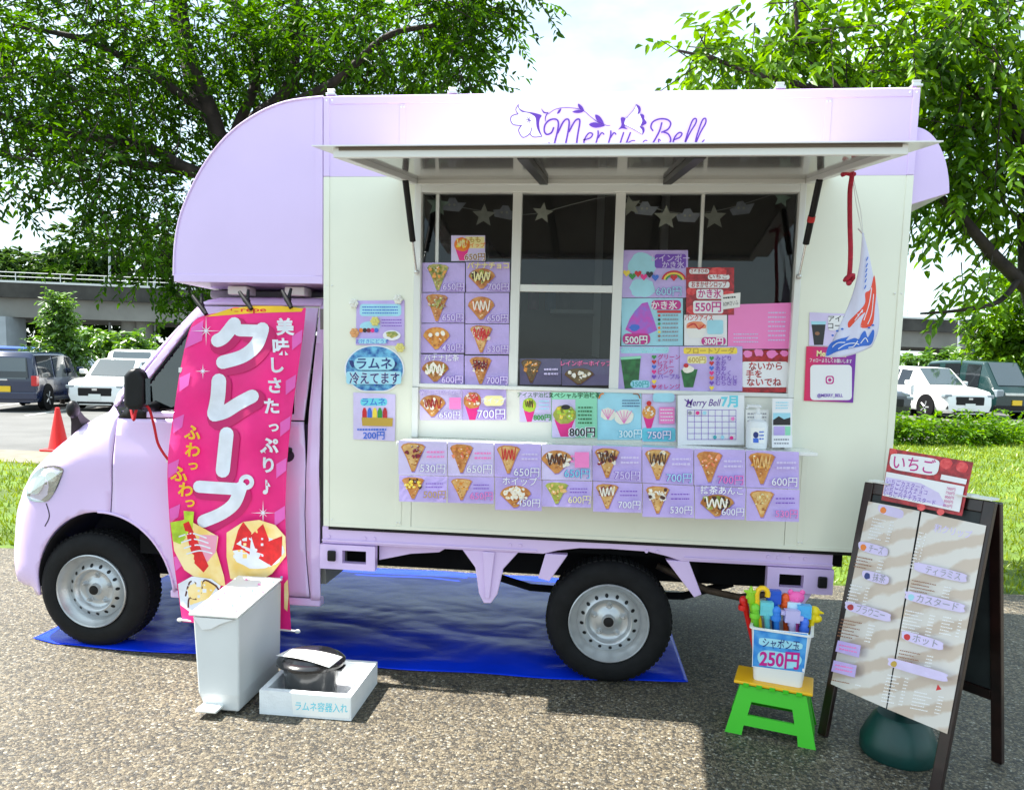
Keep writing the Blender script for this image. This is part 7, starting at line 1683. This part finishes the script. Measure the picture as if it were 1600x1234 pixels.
# --- painted bay lines, posts, signs
ml = MB(); M_LINE = mat('worn_road_paint', linear=(.55, .55, .52), rough=.8, var=.3, vscale=4)
for x in (-19.5, -17.0, -14.5, -12.0, -9.5):
    struct('bay_line', MB().hexa([(x, 14, -.026), (x+.14, 14, -.026), (x-1.5+.14, 19, -.026), (x-1.5, 19, -.026), (x, 14, -.022), (x+.14, 14, -.022), (x-1.5+.14, 19, -.022), (x-1.5, 19, -.022)]), M_LINE)
M_POST = mat('galvanised_post', linear=(.42, .45, .47), rough=.45, metal=.4)
q = onZ(1546, 628, ZK); sl = thing('solar_lamp_post', 'white post carrying a tilted solar panel in the car park', 'lamp post', q)
k = (q-CO).length/CAM['f']; up = lambda px, py: onY(px, py, q.y)
T(MB().tube([q, up(1552, 515)], .16, 12), 'post', mat('white_post_paint', linear=(.6, .66, .7), rough=.4), sl, smooth=50)
a_, b_, c_, d_ = up(1524, 522), up(1555, 519), up(1573, 496), up(1550, 494)
off = Vector((0, .9, .12))
T(MB().hexa([a_, b_, c_+off, d_+off, a_+Vector((0, 0, .08)), b_+Vector((0, 0, .08)), c_+off+Vector((0, 0, .08)), d_+off+Vector((0, 0, .08))]), 'solar_panel', mat('panel_back', linear=(.55, .55, .52), rough=.5), sl)
q2 = onZ(1530, 630, ZK); T(MB().tube([q2, onY(1534, 520, q2.y)], .06, 8), 'side_post', M_POST, sl, smooth=50)
T(MB().hexa([onY(1523, 528, q2.y-.1), onY(1545, 528, q2.y-.1), onY(1545, 528, q2.y-.05), onY(1523, 528, q2.y-.05), onY(1523, 535, q2.y-.1), onY(1545, 535, q2.y-.1), onY(1545, 535, q2.y-.05), onY(1523, 535, q2.y-.05)]), 'brown_plate', mat('brown_sign', linear=(.30, .16, .03), rough=.5), sl)
T(MB().hexa([onY(1519, 541, q2.y-.1), onY(1528, 541, q2.y-.1), onY(1528, 541, q2.y-.05), onY(1519, 541, q2.y-.05), onY(1519, 551, q2.y-.1), onY(1528, 551, q2.y-.1), onY(1528, 551, q2.y-.05), onY(1519, 551, q2.y-.05)]), 'blue_plate', mat('blue_sign', linear=(.05, .08, .25), rough=.5), sl)
for i, (px, y0, y1, lab) in enumerate(((241, 370, 560, 'thin street lamp pole rising beside the overpass near the truck nose'), (171, 335, 560, 'thin street lamp pole rising above the dark trees'), (1499, 475, 590, 'slim street lamp pole on the overpass behind the white crossover'))):
    Y_ = 52 if px < 900 else 58; b0 = onY(px, y1, Y_); t0 = onY(px, y0, Y_)
    s_ = thing('street_lamp', lab, 'street lamp', (b0.x, Y_, 0), 0, 'street lamps by the overpass')
    T(MB().tube([(b0.x, Y_, 0), t0], [.12, .07], 8), 'pole', M_POST, s_, smooth=50); T(MB().tube([t0, t0+Vector((.8, 0, .15))], [.06, .10], 6), 'lamp_head', M_POST, s_)
q = onZ(1470, 612, ZK); s_ = thing('upright_sign', 'upright pale pink sign board under the overpass', 'sign', q); T(MB().box(q.x-.45, q.x+.45, q.y, q.y+.1, ZK, ZK+.3), 'foot', M_POST, s_); T(MB().box(q.x-.45, q.x+.45, q.y+.02, q.y+.08, ZK+.3, ZK+2.0), 'panel', mat('pink_sign', linear=(.75, .45, .52), rough=.5), s_)
q = onZ(1481, 612, ZK); s_ = thing('post_box', 'small yellow topped post beside the pink sign', 'post', q+Vector((.8, 0, 0))); T(MB().tube([q+Vector((.8, 0, 0)), q+Vector((.8, 0, 1.2))], .09, 8), 'post', M_POST, s_); T(MB().box(q.x+.55, q.x+1.05, q.y-.1, q.y+.2, ZK+1.2, ZK+1.8), 'head', mat('yellow_box', linear=(.75, .5, .02), rough=.5), s_, bevel=.05)
fn = thing('mesh_fence', 'dark pedestrian railing along the far edge of the car park', 'fence', (14, 40, ZK))
for i in range(28):
    x = 8+i*1.2; T(MB().box(x-.04, x+.04, 40.0, 40.08, ZK, ZK+1.1), 'fence_post', M_DARK, fn)
for z in (.3, .7, 1.08): T(MB().box(8, 41, 40.02, 40.06, ZK+z, ZK+z+.05), 'fence_rail', M_DARK, fn)
